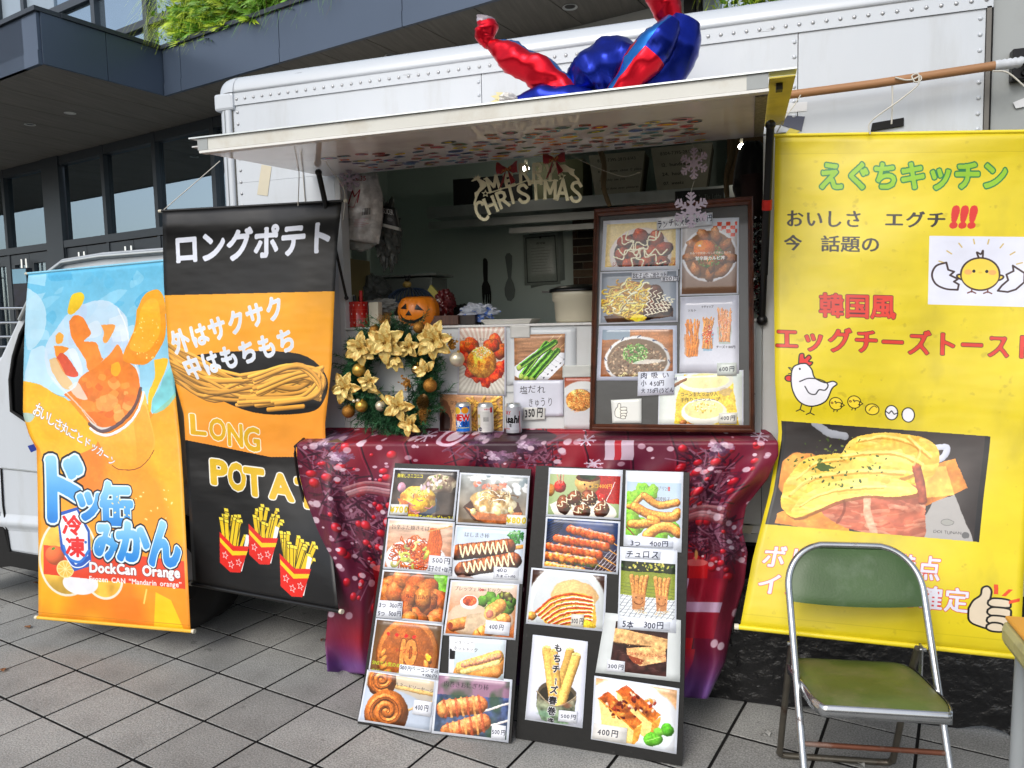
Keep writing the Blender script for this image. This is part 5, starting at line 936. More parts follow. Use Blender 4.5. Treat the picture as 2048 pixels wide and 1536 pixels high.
# upper storey
ZU = ZS+FH
sl, zl = bs(113, 33); sr, _ = bs(300, 30); sm, _ = bs(196, 30)
UPW = mat('upper_cladding', (.60, .66, .71), .35, .2, var=.03)
bbox('cladding_panel', -7, sl-1.2, -.02, .1, ZU-.3, ZU+4, UPW); bbox('cladding_panel', sl-1.194, sl, -.02, .1, zl+.08, ZU+4, UPW); bbox('cladding_panel', sl+.006, 6, -.02, .1, zl+1.1, ZU+4, UPW)
bbox('window_frame', sl-1.2, sr+2, -.05, .02, ZU-.3, ZU-.1, FRAME); bbox('window_frame', sl-1.2, sl+1.0, -.045, .02, zl, zl+.08, FRAME)
zt = bs(265, 60)[1]
for s in (sl-.6, sm, sr, sl-1.17): bbox('window_frame', s-.035, s+.035, -.06, .02, ZU-.1, zl+1.1, FRAME)
bbox('window_frame', sm+.036, sr-.036, -.05, .02, zt-.04, zt+.03, FRAME); bbox('window_frame', sr+.036, sr+.7, -.05, .02, zt-.04, zt+.03, FRAME); bbox('window_frame', sl-1.13, sm-.036, -.05, .02, zt-.3, zt-.24, FRAME)
SKYG = mat('sky_glass', (.62, .70, .76), .05, .85, var=.02)
bbox('upper_window_pane', sl-1.2, 6, .0, .012, ZU-.3, zl+1.1, SKYG)
# plants over the canopy
def leaves(mb, n, s0, s1, z0, z1, t0, t1, kind, sd, mi):
    rg = random.Random(sd)
    for _ in range(n):
        s_ = rg.uniform(s0, s1); t_ = rg.uniform(t0, t1); z_ = rg.uniform(z0, z1); p = bp(s_, t_, z_)
        if kind == 'blade':
            a = rg.uniform(0, 6.28); L = rg.uniform(.15, .42); dr = np.array([math.cos(a)*.5, -abs(math.sin(a))*.9, 0]); w = BU*.0035; pts = []
            for k in range(5): q = k/4; pts.append(p+dr*L*q+np.array([0, 0, L*(.5*q-1.1*q*q)]))
            vs = []
            for k, q in enumerate(pts): ww = w*(1-k/4.5); vs += [q-ww, q+ww]
            mb.add(vs, [(2*k, 2*k+1, 2*k+3, 2*k+2) for k in range(4)], None, mi)
        elif kind == 'fern':
            a = rg.uniform(-2.6, -.5); el = rg.uniform(-.5, .6); d = BU*math.cos(a)*math.cos(el)+BV*math.sin(a)*math.cos(el)+np.array([0, 0, math.sin(el)]); L = rg.uniform(.10, .2); sd_ = np.cross(d, [0, 0, 1]); sd_ /= np.linalg.norm(sd_)+1e-9
            for k in range(-4, 5):
                f = d*math.cos(k*.32)+sd_*math.sin(k*.32); w = np.cross(f, BV)*.012; L2 = L*(1-abs(k)*.1)*.9; q = p+f*L2*.5; mb.add([p, q+w, p+f*L2-np.array([0, 0, L2*.15]), q-w], [(0, 1, 2, 3)], None, mi)
        else:
            r = rg.uniform(.012, .035); a = np.array([rg.gauss(0, 1) for _ in range(3)]); a /= np.linalg.norm(a); b = np.cross(a, [rg.gauss(0, 1) for _ in range(3)]); b /= np.linalg.norm(b); mb.add([p-a*r, p+b*r*.5, p+a*r, p-b*r*.5], [(0, 1, 2, 3)], None, mi)
LM = [mat('leaf_yellow_green', (.72, .82, .2), .55, var=.2, vs=3), mat('leaf_green', (.45, .66, .16), .5, var=.25, vs=3), mat('leaf_dark', (.2, .33, .1), .6, var=.2), mat('leaf_brown', (.42, .33, .16), .7, var=.2)]
for (pa, pb, lab) in ((308, 700, 'overhanging green wall of ferns and grasses above the dark canopy at left'), (1443, 1760, 'strip of mixed green planting visible over the truck roof at right')):
    if pa < 1000:
        s0, s1 = bs(pa, 60, CD2)[0], bs(pb, 10, CD2)[0]; t0, t1 = CD2-.02, -.25; zb, ztp = ZU+.0, ZU+.62
    else:
        s0, s1 = bs(pa, 10, -.1)[0], bs(pb, 10, -.1)[0]; t0, t1 = -.25, .0; zb, ztp = 2.6, 4.3
    root = thing('green_wall', bp((s0+s1)/2, t0, zb), lab, 'planting'); mb = MB()
    mb.obox(bp((s0+s1)/2+.2, (t1+.06), (zb+ztp)/2), BU*((s1-s0)/2-.25), BV*.06, np.array([0, 0, (ztp-zb)/2])); mb.build('planting_felt', LM[2], root)
    mb = MB(); w = s1-s0
    leaves(mb, 1800, s0, s1, zb, ztp, t0, t1, 'leaf', 1, 1); leaves(mb, 1300, s0+.2, s1, zb, ztp, t0+.1, t1, 'leaf', 2, 2); leaves(mb, 420, s0+w*.3, s1, zb, ztp, t0, t1, 'leaf', 3, 3)
    leaves(mb, 330, s0+w*.1, s0+w*.55, zb, ztp, t0, t0+.25, 'fern', 4, 0); leaves(mb, 200, s0+w*.15, s0+w*.6, zb, zb+.3, t0, t0+.15, 'fern', 14, 1); leaves(mb, 170, s0+w*.3, s1, zb, ztp, t0, t1, 'fern', 5, 1)
    leaves(mb, 650, s0, s0+w*.3, zb+.1, ztp, t0, t0+.3, 'blade', 6, 0); leaves(mb, 500, s0+w*.5, s1, zb, ztp, t0, t1, 'blade', 7, 1); leaves(mb, 260, s0+w*.5, s1, zb, ztp, t0, t1, 'blade', 8, 3)
    o = mb.build('foliage', LM, root); tag(o, kind='stuff')
# signage stand, rail, near the doors
st = thing('notice_stand', on(40, 760, y=6.0)*[1, 1, 0], 'tall dark display panel with pale blue header beside the entrance doors', 'sign')
q0, q1 = on(24, 537, y=6.0), on(54, 537, y=6.0); zt_ = q0[2]; mb = MB(); mb.box((q0[0], 6.0, .05), (q1[0], 6.06, zt_)); mb.build('panel', mat('display_navy', (.07, .08, .16), .3, var=.5, vs=14), st); mb = MB(); mb.box((q0[0]+.01, 5.99, zt_-.16), (q1[0]-.01, 5.999, zt_-.01)); mb.build('header', mat('header_blue', (.42, .58, .66), .4), st); mb = MB(); mb.box((q0[0]-.05, 5.9, 0), (q1[0]+.05, 6.16, .05)); mb.build('foot', BLACKP, st)
rl = thing('guard_rail', (-5.3, 4.9, 0), 'low steel guard rail of three bars in front of the glass doors', 'railing')
for py in (616, 645, 673, 693):
    a, b = on(-300, py+3, y=4.9), on(62, py, y=4.9); mb = MB(); mb.tube([a, (b[0], b[1], a[2]*0+b[2])], .012, 8); mb.build('rail_bar', CHROME, rl)
for px in (-90, 30): p = on(px, 616, y=4.9); mb = MB(); mb.tube([(p[0], 4.93, 0), (p[0], 4.93, p[2]+.02)], .02, 8); mb.build('post', BLACKP, rl)
# ------------------------------------------------------------------ the truck
TY = 2.95
T = thing('kitchen_truck', (-.9, 3.7, 0), 'white box-bodied kitchen truck with its serving hatch propped open', 'truck')
XL, XR, ZT, ZB = -2.27, .765, 2.50, .668
WL, WR, WB, WT = -1.70, .045, 1.485, 2.15
s965 = on(965, 250, y=TY)[0]; s1595 = on(1596, 100, y=TY)[0]
def tb(name, lo, hi, m, par=None, **kw): mb = MB(); mb.box(lo, hi); return mb.build(name, m, par or T, **kw)
g_ = .0015
tb('side_panel', (XL+.03, TY, ZB), (WL-.03, TY+.03, WT+.002), WHITE)
tb('side_panel', (XL+.03, TY, WT+.003), (s965-g_, TY+.03, ZT), WHITE); tb('side_panel', (s965+g_, TY, WT+.004), (s1595-g_, TY+.03, ZT), WHITE)
tb('side_panel', (s1595+g_, TY, ZB), (XR-.02, TY+.03, ZT), WHITE)
tb('jamb', (WL-.028, TY-.004, 1.02), (WL, TY+.06, WT), WHITE2, bev=.003); tb('jamb', (WR, TY-.004, ZB), (s1595-.004, TY+.03, WT-.002), WHITE2, bev=.003)
tb('counter_front', (WL+.001, TY, ZB), (WR-.002, TY+.03, WB-.012), WHITE2); tb('counter_shelf', (WL+.001, TY-.012, WB-.010), (WR-.002, TY+.42, WB), mat('shelf_white', (.86, .86, .85), .3, var=.02, col2=(.5, .48, .42), amt=.35, as_=9), bev=.002)
tb('joint_strip', (WL+.002, TY-.003, 1.20), (WR-.004, TY, 1.206), GREYDOOR)
p_ = on(1511, 640, y=TY); tb('grey_panel', (p_[0], TY-.006, 1.0), (WR-.004, TY-.001, WB-.013), mat('grey_sheet', (.62, .65, .66), .4, var=.02))
tb('lower_sill', (WL-.5, TY-.002, ZB-.035), (XR, TY+.05, ZB-.002), ALU); tb('lower_sill', (WL-.5, TY-.004, ZB+.03), (XR, TY-.0005, ZB+.036), ALU)
# roof edge
RR = .08; RRX = 1; ROOFP = mat('roof_paint', (.75, .775, .80), .26, var=.02, vs=4, col2=(.25, .25, .26), amt=.75, as_=7, thr=(.655, .68), coat=.3, stretch=(.35, 5, 5)); mb = MB(); prof = [(TY-.006, 2.495), (TY-.006, 2.548), (TY-.011, 2.552), (TY-.013, 2.556)]+[(TY-.013+RR*(1-math.cos(a)), 2.556+RR*math.sin(a)) for a in np.linspace(.1, PI/2, 9)]+[(4.45, 2.556+RR+.02)]
n = len(prof); mb.add([(x, y, z) for x in (XL+.04, XR) for y, z in prof], [(i, i+n, i+n+1, i+1) for i in range(n-1)], None, 0, False)
ro = mb.build('roof_rail', ROOFP, T)
for p in ro.data.polygons: p.use_smooth = 3 <= p.index <= 11
tb('body_back', (XL, 4.5, ZB), (XR, 4.53, 2.6), WHITE); tb('body_front', (XL, TY+.03, ZB), (XL+.03, 4.5, 2.6), WHITE); tb('body_rear', (XR-.03, TY+.03, ZB), (XR, 4.5, 2.6), WHITE); 
tb('floor_pan', (XL, TY+.032, ZB-.06), (XR, 4.5, ZB-.002), DARK)
mb = MB()       # corner post
pp = [(XL-.045, TY+.09), (XL-.045, TY+.03), (XL-.032, TY+.008), (XL-.012, TY-.008), (XL+.01, TY-.012), (XL+.033, TY-.012), (XL+.033, TY+.02)]
mb.add([(x, y, z) for z in (ZB-.02, 2.50) for x, y in pp], [(i, i+1, i+8, i+7) for i in range(6)], None, 0, True); mb.build('corner_post', WHITE, T)
tb('post_groove', (XL-.0, TY-.0145, ZB), (XL+.003, TY-.0125, 2.49), GREYDOOR); tb('post_edge', (XL+.034, TY-.004, ZB), (XL+.039, TY+.0, 2.49), mat('seal', (.35, .35, .33), .7))
mb = MB(); m_ = 10
for k in range(m_):     # rounded cap at the top corner
    a = k/(m_-1)*PI/2; r_ = RR*1.06
    for j in range(8):
        b = j/7*PI/2; mb.v.append((XL+.055-(.10)*math.sin(b)*(.72+.28*math.cos(a)), TY-.017+r_*(1-math.cos(a))+.05*(1-math.cos(b)), 2.552+r_*math.sin(a)))
for k in range(m_-1):
    for j in range(7): mb.f.append([k*8+j, k*8+8+j, k*8+9+j, k*8+1+j]); mb.uv.append([(0, 0)]*4); mb.mi.append(0); mb.sm.append(True)
mb.build('corner_cap', WHITE, T, bev=0); tb('cap_skirt', (XL-.05, TY-.0175, 2.475), (XL+.053, TY+.05, 2.552), WHITE, bev=.012)
mb = MB(); mb.lathe([(.0072, 0), (.0072, -.0012), (.0056, -.0036), (.0022, -.0048), (.0001, -.0048)], (0, 0, 0), 10, axis='y'); rv = mb.build('rivet', STEEL, None, origin=(0, 0, 0)); rv.parent = T; rv.location = Vector((XL+.02, TY-.006, 2.522))-Vector(T.location)
rm2 = rv.data.copy(); rm2.materials[0] = WHITE
def rivet(x, z, y=TY, me=None): o = rv.copy(); COL.objects.link(o); o.location = Vector((x, y, z))-Vector(T.location); o.parent = T; (setattr(o, 'data', me) if me else 0)
x = XL+.065
while x < XR-.01: rivet(x, 2.522, TY-.006); x += .0447
for xc, z0 in ((XL+.062, .7), (s965-.012, WT+.03), (s1595-.012, WT+.04), (XR-.035, .7)):
    z = 2.465
    while z > z0: rivet(xc, z, TY, rm2 if xc > XL+.1 else None); z -= .0515
tb('rear_edge', (XR-.018, TY-.006, ZB), (XR-.004, TY+.03, 2.5), mat('edge_dark', (.42, .41, .39), .6)); tb('rear_gap', (XR-.003, TY+.0, ZB), (XR+.003, TY+.05, 2.5), DARK)
tb('rear_door', (XR+.004, TY+.02, .45), (XR+.75, TY+.05, 2.85), GREYDOOR); 
# interior
INT = mat('interior_wall', (.80, .86, .83), .45, var=.05, vs=2); 
tb('interior_wall', (WL-.5, 4.40, WB-.5), (XR-.05, 4.42, 2.5), INT); tb('interior_wall', (WL-.52, TY+.04, WB-.5), (WL-.50, 4.4, 2.5), INT); tb('interior_wall', (XR-.07, TY+.04, WB-.5), (XR-.05, 4.4, 2.5), INT); tb('interior_ceiling', (WL-.5, TY+.035, 2.47), (XR-.05, 4.42, 2.49), INT); tb('interior_floor', (WL-.5, TY+.035, ZB), (XR-.05, 4.42, ZB+.02), DARK)
tb('workbench', (WL-.48, 3.9, .7), (XR-.08, 4.39, 1.42), mat('bench_steel', (.4, .42, .42), .4, .5))
# overhead shelf in the back
sa = on(1130, 395, y=4.0); sb = on(1480, 360, y=4.0)
tb('overhead_shelf', (-1.75, 4.0, 2.10), (XR-.08, 4.38, 2.125), ALU); tb('shelf_lip', (-1.75, 3.985, 2.09), (XR-.08, 3.998, 2.15), ALU); tb('shelf_rail', (-1.75, 4.0, 2.03), (XR-.08, 4.02, 2.07), ALU); tb('shelf_rail', (-1.3, 4.1, 1.99), (-.5, 4.13, 2.02), ALU)
# cab
cp = [(-130, 1118), (-130, 800), (0, 712), (53, 598), (76, 550), (120, 517), (200, 504), (330, 494), (430, 489), (430, 1175), (20, 1105)]
P = [on(a, b, y=TY+.01) for a, b in cp]; mb = MB(); mb.prism(P, (0, 1.45, 0)); mb.build('cab_shell', WHITE, T, bev=.02)
wp = [(23, 822), (20, 760), (27, 713), (40, 670), (75, 600), (110, 560), (150, 545), (320, 532), (320, 845), (50, 840)]
P = [on(a, b, y=TY+.003) for a, b in wp]; mb = MB(); mb.prism(P, (0, .004, 0)); wd = mb.build('cab_window', GLASSB, T)
P2 = [on(a, b, y=TY-.004) for a, b in wp]; mb = MB(); mb.tube(P2, .009, 6, closed=True); mb.build('window_seal', RUBBER, wd)
mb = MB(); mb.tube([on(a, b, y=TY-.005) for a, b in ((40, 640), (78, 560), (124, 525), (200, 513), (330, 503), (430, 498))], .012, 8); mb.build('drip_rail', ALU, T)
for (ya, yb) in ((936, 944),): mb = MB(); mb.tube([on(4, ya, y=TY+.006), on(76, yb-.5, y=TY+.006), on(430, ya+40, y=TY+.006)], .004, 6); mb.build('body_crease', GREYDOOR, T)
mb = MB(); a, b = on(-120, 1035, y=TY), on(420, 1075, y=TY); mb.grid(lambda u, v: (a[0]+(b[0]-a[0])*u, TY+.008-.02*math.sin(PI*v)**2, a[2]+(b[2]-a[2])*u+.09*(v-.5)), 8, 8); mb.build('sill_bulge', WHITE, T)
mb = MB(); P = [on(2, 936, y=TY+.004), on(6, 1010, y=TY+.004), on(14, 1065, y=TY+.004), on(20, 1104, y=TY+.004)]; mb.tube(P, .005, 6); mb.build('door_gap', DARK, T)
P = [on(a, b, y=TY+.0) for a, b in ((-130, 1040), (-5, 1020), (8, 1060), (18, 1103), (430, 1172), (430, 1215), (20, 1133), (-130, 1150))]; mb = MB(); mb.prism(P[::-1], (0, .08, 0)); mb.build('rocker_trim', RUBBER, T, bev=.004)
tb('chassis', (-3.6, TY+.25, .22), (XR, 4.2, ZB-.07), DARK)
for (wx, wy) in ((-2.72, 2.93), (.1, 3.1)):
    w = None; mb = MB(); r = .30; prof = [(r*.55, 0), (r*.86, -.012), (r*.97, .0), (r, .02), (r, .16), (r*.9, .18), (r*.55, .18)]; mb.lathe(prof, (wx, wy, r), 32, axis='y'); w = mb.build('wheel', RUBBER, T); mb = MB(); mb.lathe([(.001, .05), (r*.2, .04), (r*.45, .06), (r*.56, .01)], (wx, wy, r), 24, axis='y'); mb.build('rim', STEEL, w)
tb('fuel_tank', (-2.28, 3.15, .22), (-1.9, 3.6, .6), mat('tank_grey', (.28, .3, .31), .5, .3)); mb = MB(); mb.tube([(-2.15, 3.0, .33), (-1.2, 3.0, .33)], .015, 8); mb.build('side_guard', BLACKP, T)
# hatch
HY, HZ0 = 2.15, 2.088
HT = tb('hatch_panel', (-1.765, HY+.012, 0), (.045, TY-.01, .02), mat('hatch_gloss', (.90, .88, .87), .05, var=.02, vs=2, coat=.0, col2=(.55, .52, .5), amt=.3, as_=3, ior=2.1))
hz = lambda y: HZ0+(2.146-HZ0)*(y-HY)/(TY-HY)
for v in HT.data.vertices: v.co.z += hz(v.co.y+T.location[1])
def hb(name, x0, x1, y0, y1, dz0, dz1, m, **kw):
    mb = MB(); vs = [(x, y, hz(y)+d) for d in (dz0, dz1) for y in (y0, y1) for x in (x0, x1)]; mb.add(vs, [(0, 2, 3, 1), (4, 5, 7, 6), (0, 1, 5, 4), (1, 3, 7, 5), (3, 2, 6, 7), (2, 0, 4, 6)]); return mb.build(name, m, HT, **kw)
LIPM = mat('lip_cream', (.80, .80, .77), .35, var=.03, col2=(.62, .55, .42), amt=.5, as_=5, thr=(.55, .75))
hb('front_lip', -1.765, .045, HY-.004, HY+.01, .006, .045, LIPM); hb('lip_top', -1.80, .115, HY-.012, HY+.05, .0455, .050, ALU); hb('lip_base', -1.765, .046, HY-.006, HY+.03, -.003, .005, mat('lip_white', (.86, .86, .84), .3))
hb('joint_piece', -1.77, -1.73, HY-.006, HY+.008, .006, .044, GREYDOOR); hb('joint_piece', -.01, .044, HY-.0062, HY+.008, .006, .044, GREYDOOR)
YEL = mat('yellow_tape', (.83, .77, .30), .5, var=.05, col2=(.55, .5, .2), amt=.4, as_=8)
hb('side_flange', .047, .112, HY+.0, TY-.03, .030, .034, YEL); hb('side_flange', -1.84, -1.767, HY+.05, TY-.03, .030, .034, WHITE2)
hb('hook', .066, .083, HY+.06, HY+.1, .012, .029, BLACKP)
PERF = mat('perforated_strip', (.5, .48, .43), .5, .3, var=.4, vs=120); hb('side_strip', .012, .044, HY+.05, TY-.04, -.004, -.0005, PERF)
STK = [mat('sticker_%s' % n_, c_, .2, var=.05) for n_, c_ in (('red', (.75, .12, .12)), ('blue', (.15, .3, .62)), ('black', (.08, .08, .09)), ('white', (.88, .88, .86)), ('yellow', (.88, .78, .15)), ('green', (.2, .45, .25)), ('orange', (.88, .45, .15)), ('teal', (.35, .6, .65)), ('pink', (.8, .5, .55)))]
rg = random.Random(5)
spots = [(-1.5+i*.078+(.04 if j % 2 else 0), 2.36+j*.066) for j in range(9) for i in range(18)]
for k, (x, y) in enumerate(spots):
    x += rg.uniform(-.02, .02); y += rg.uniform(-.014, .014)
    if x > -.16 or y > 2.9 or y < 2.36+.2*max(0, (-.8-x)) or rg.random() < .06: continue
    a, b, ro_ = rg.uniform(.026, .042), rg.uniform(.018, .030), rg.uniform(-.5, .5); n_ = rg.choice((4, 14, 14, 5, 6)); mb = MB(); cols = rg.sample((0, 1, 2, 2, 4, 5, 6, 7, 8, 0, 1), 3); lay = (k % 9)*.00016
    for L_, (kk, ci) in enumerate(((1, 3), (.86, cols[1]), (.42, cols[2]))):
        pts = []
        for j in range(n_): t = j/n_*2*PI+(PI/4 if n_ == 4 else 0); u_, v_ = a*kk*math.cos(t), b*kk*math.sin(t); X_, Y_ = x+u_*math.cos(ro_)-v_*math.sin(ro_), y+u_*math.sin(ro_)+v_*math.cos(ro_); pts.append((X_, Y_, hz(Y_)-.0008-lay-.00005*L_))
        mb.add(pts, [tuple(range(n_))[::-1]], None, L_)
    so_ = mb.build('sticker', [STK[3 if 1 else 0], STK[cols[1]], STK[cols[2]]], HT)
# struts
def strut(pa, pb, r1, r2, f, par=T, band=None):
    pa, pb = np.array(pa), np.array(pb); m = pa+(pb-pa)*f; mb = MB(); mb.tube([pa, m], r1, 12); mb.tube([m, pb], r2, 10); mb.ball(pa, r1*1.3, 10); mb.ball(pb, r2*1.7, 10); o = mb.build('gas_strut', BLACKP, par)
    if band: q = pa+(pb-pa)*band; d = (pb-pa)/np.linalg.norm(pb-pa); mb = MB(); mb.tube([q, q+d*.035], r1*1.25, 12); mb.build('red_band', mat('band_red', (.72, .12, .08), .4), o)
a = on(636, 345, y=2.60); a[2] = hz(2.6)-.01; strut(on(637, 345, y=2.70), on(693, 596, y=2.93), .011, .006, .5)
strut(on(1541, 250, y=2.72), on(1524, 640, y=2.93), .0135, .012, .75, band=.36)
# ------------------------------------------------------------------ hanging banners
def smooth(a, b, x): t = min(1, max(0, (x-a)/(b-a))); return t*t*(3-2*t)
def sheet(st, depth, nu, nv):
    mb = MB()
    def fn(u, v):
        px, py = stat(st, u, v); return on(px, py, y=depth(u, v))
    mb.grid(fn, nu, nv)
    mb.uv = [[(a, 1-b) for a, b in f] for f in mb.uv]; return mb
def banner(name, lab, st, depth, art, rough, rodm, ends, sheetname='banner_sheet'):
    c = art(); im = c.image(name); c0 = on(*stat(st, .5, 1), y=depth(.5, 1)); root = thing(name, c0, lab, 'banner')
    m = printmat(name, im, rough, bump=.013, bs=1.8, dirt=.06, bstretch=(1.2, 1, 2.6)); mb = sheet(st, depth, 36, 64); mb.build('banner_sheet', m, root, solid=.0012)
    for v, r in ((0, .006), (1, .0085)):
        P = [on(*stat(st, u, v), y=depth(u, v)+.001) for u in np.linspace(-.012, 1.012, 14)]
        mb = MB(); mb.tube(P, r, 12); mb.build('hem_rod', rodm[0 if v == 0 else 1], root)
        mb = MB(); mb.tube([P[0]-(P[1]-P[0])*.1, P[0]+(P[1]-P[0])*.1], r*1.15, 10); mb.build('rod_end', ends, root); mb = MB(); mb.tube([P[-1], P[-1]+(P[-1]-P[-2])*.2], r*1.15, 10); mb.build('rod_end', ends, root)
    return root
CREAM = mat('cream_plastic', (.82, .80, .72), .5)
banner('orange_banner', 'tall orange and sky-blue drink banner with blue block lettering and a jar of orange slices', st_o, lambda u, v: 2.90-.23*smooth(.25, 1, v)+.014*math.sin(u*5+v*6)*v+.010*fnoise(u*3, v*6, 8), art_orange, .42, (mat('rod_blue', (.5, .75, .85), .5), mat('rod_yellow', (.9, .7, .2), .5)), CREAM)
st_p = [(0, (325, 422), (684, 402)), (.1, (326, 496), (675, 482)), (.2, (328, 572), (670, 570)), (.4, (338, 720), (663, 735)), (.55, (368, 830), (650, 850)), (.7, (374, 945), (655, 985)), (.85, (380, 1055), (665, 1105)), (1, (386, 1168), (677, 1222))]
def dp(u, v): return 2.76+.014*math.sin(v*7+u*3)+.010*fnoise(u*3, v*6, 5)-.2*u*smooth(.6, 1, v)+.025*smooth(.75, 1, u)*math.sin(min(v, .5)*2*PI)-.02*math.exp(-((v-.04)/.03)**2)
banner('black_banner', 'black and orange banner for long fried potatoes with three cartons of chips', st_p, dp, art_potato, .42, (mat('rod_black', (.06, .06, .06), .35), mat('rod_black', (.06, .06, .06), .35)), CREAM)
st_y = [(0, (1550, 271), (2100, 262)), (.25, (1547, 515), (2092, 525)), (.5, (1550, 765), (2080, 790)), (.6, (1557, 870), (2070, 895)), (.7, (1540, 980), (2058, 1000)), (.85, (1505, 1118), (2047, 1160)), (1, (1480, 1254), (2040, 1314))]
banner('yellow_banner', 'big yellow banner with green title, white hen and photo of egg and bacon toast', st_y, lambda u, v: 2.85-.12*smooth(0, .6, v)-.24*smooth(.55, 1, v)+.012*math.sin(u*6+v*9)+.009*fnoise(u*3, v*7, 3)+.006*math.sin(v*40+u*5)*math.exp(-v*9), art_yellow, .42, (mat('rod_bright_yellow', (.9, .82, .15), .45), mat('rod_bright_yellow', (.9, .82, .15), .45)), CREAM)
# ------------------------------------------------------------------ cloth over the fold-down table
tbt = thing('folding_counter', (-.85, 2.8, .98), 'fold-down counter board hidden under the red christmas cloth', 'counter'); mb = MB(); mb.box((-1.66, 2.68, .995), (.02, 2.944, 1.02)); mb.build('board', mat('counter_board', (.5, .4, .3), .6), tbt); [MB().tube([(x, 2.935, .7), (x, 2.72, .995)], .01, 8).build('bracket', STEEL, tbt) for x in (-1.3, -.2)]
st_c = [(0, (655, 855), (1530, 859)), (.035, (640, 862), (1542, 866)), (.075, (594, 887), (1556, 884)), (.13, (594, 915), (1557, 910)), (.24, (600, 955), (1535, 958)), (.34, (612, 1005), (1492, 1012)), (.42, (625, 1050), (1484, 1060)), (.52, (641, 1097), (1495, 1104)), (.65, (659, 1160), (1489, 1165)), (.75, (656, 1226), (1466, 1245)), (.87, (650, 1290), (1450, 1325)), (1, (655, 1343), (1415, 1398))]
def dc(u, v):
    if v < .035: return 2.945
    if v < .075: return 2.945-(v-.035)/.04*.285
    w = smooth(.075, .35, v); e = 1-4*u*(1-u)
    return 2.66+.045*v-.03*e*(1-v)+w*(.026*(1+1.1*e)*math.sin(u*46+2.5*math.sin(v*3.2)+u*u*10)+.015*math.sin(u*83+v*4)+.02*fnoise(u*9, v*3.5, 6)+.03*smooth(.0, .25, v)*math.sin(u*15+v*5+1)*(.4+e))+.006*fnoise(u*14, v*9, 2)
mb = sheet(st_c, dc, 190, 90)
cl = mb.build('tablecloth', printmat('christmas_cloth', art_cloth().image('christmas_cloth'), .5, bump=.016, bs=6, dirt=.03, bstretch=(1.3, 1, .45)), None, origin=(-.85, 2.7, 0), solid=.0012)
tag(cl, 'red and maroon christmas cloth printed with berries and candles draped over the counter', 'tablecloth')
mb = MB(); P = [on(*stat(st_c, -.004, v), y=dc(0, v)) for v in np.linspace(.06, .62, 22)]; mb.tube(P, .006, 8); o = mb.build('cloth_hem', mat('hem_black', (.06, .045, .06), .6), cl)
# ------------------------------------------------------------------ menu sheets
def hand(t, w, h, size, x=6, y=None, bgc=(.9, .9, .92), col=INK, lines=None, jit=.16, bold=.01):
    def f():
        c = C(w, h, bgc); c.mottle(.03, 5, 3)
        for (tx, xx, yy, sz) in (lines or [(t, x, y or c.H*.72, size)]): c.text(tx, xx, yy, sz, col, bold, jit=jit, sx=.9)
        return c
    return f
SHEETM = {}
def card(root, name, quad, P0, N, off, art, label=None, rough=.28, warp=.0016, nu=8, parent=None, cat=None, thick=.0012):
    """printed sheet pasted on the plane (P0, N); quad = tl, tr, br, bl in the photo"""
    q = [onp(px, py, np.array(P0)+N*off, N) for px, py in quad]; w = np.linalg.norm(q[1]-q[0]); h = np.linalg.norm(q[3]-q[0])
    W_ = 300 if w > .1 else 170; im = art(W_, int(W_*h/w)).image(name+'_%d' % len(SHEETM)); SHEETM[im.name] = 1
    m = printmat(im.name, im, rough, bump=.0008, bs=40, dirt=.03, coat=.25); seed = len(SHEETM)*3.7
    def fn(u, v):
        p = (q[0]*(1-u)+q[1]*u)*(1-v)+(q[3]*(1-u)+q[2]*u)*v
        return p+N*(warp*(.5+.5*fnoise(u*2.5+seed, v*2.5, 1))+warp*1.2*max(0, abs(u-.5)*2-.75)*max(0, abs(v-.5)*2-.7)*9)
    mb = MB(); mb.grid(fn, nu, nu); mb.uv = [[(a, 1-b) for a, b in f] for f in mb.uv]; mb.f = [f[::-1] for f in mb.f]; mb.uv = [f[::-1] for f in mb.uv]
    o = mb.build(name, m, parent or root, origin=None if (parent or root) else tuple(q[3])); md = o.modifiers.new('solid', 'SOLIDIFY'); md.thickness = thick; md.offset = -1
    if label: o['label'] = label
    if cat: o['category'] = cat
    return o
def P_(photo, m=2.4, top=0, bot=0, bgc=(.88, .9, .94)): return lambda w, h: paper(w, h, m, bgc, photo, top, bot)
def HN(lines, bgc=(.88, .89, .92), col=(.07, .08, .18), bold=.015, jit=.14): 
    def f(w, h):
        c = C(w, h, bgc); c.mottle(.03, 5, 3)
        for (t, x0, y0, x1, y1) in lines: c.fit(t, x0, y0*c.H/100, x1, y1*c.H/100, col, bold=bold, jit=jit, sp=.05)
        return c
    return f
def corners(a, b, c_): n = np.cross(np.array(b)-a, np.array(c_)-a); n /= np.linalg.norm(n); return n if n[1] < 0 else -n
BOARDM = mat('black_board', (.05, .05, .052), .42, var=.2, vs=5, col2=(.35, .35, .34), amt=.5, as_=26, thr=(.66, .76), bump=.0005, bs=60)
def board(lab, bl, br, tl, tr, cards):
    q = [np.array(p) for p in (bl, br, tr, tl)]; N = corners(q[0], q[1], q[3]); q[2] = ORG+(q[2]-ORG)*(np.dot(q[0]-ORG, N)/np.dot(q[2]-ORG, N)); root = thing('menu_board', (q[0]+q[1])/2*[1, 1, 0], lab, 'menu board')
    mb = MB(); mb.slab(q, -N*.016); mb.build('board_panel', BOARDM, root, bev=.003)
    for i, (quad, art, label, tags) in enumerate(cards):
        o = card(root, 'menu_card', quad, q[0], N, .0022+.0009*(i % 4), art, label)
        for tq, ta, tl_ in tags: card(root, 'price_slip', tq, q[0], N, .0075+.0009*(i % 3), ta, tl_, .5, .0008, 3, parent=o, thick=.0006)
    return root, q[0], N
y1, y2 = 2.412, 2.432
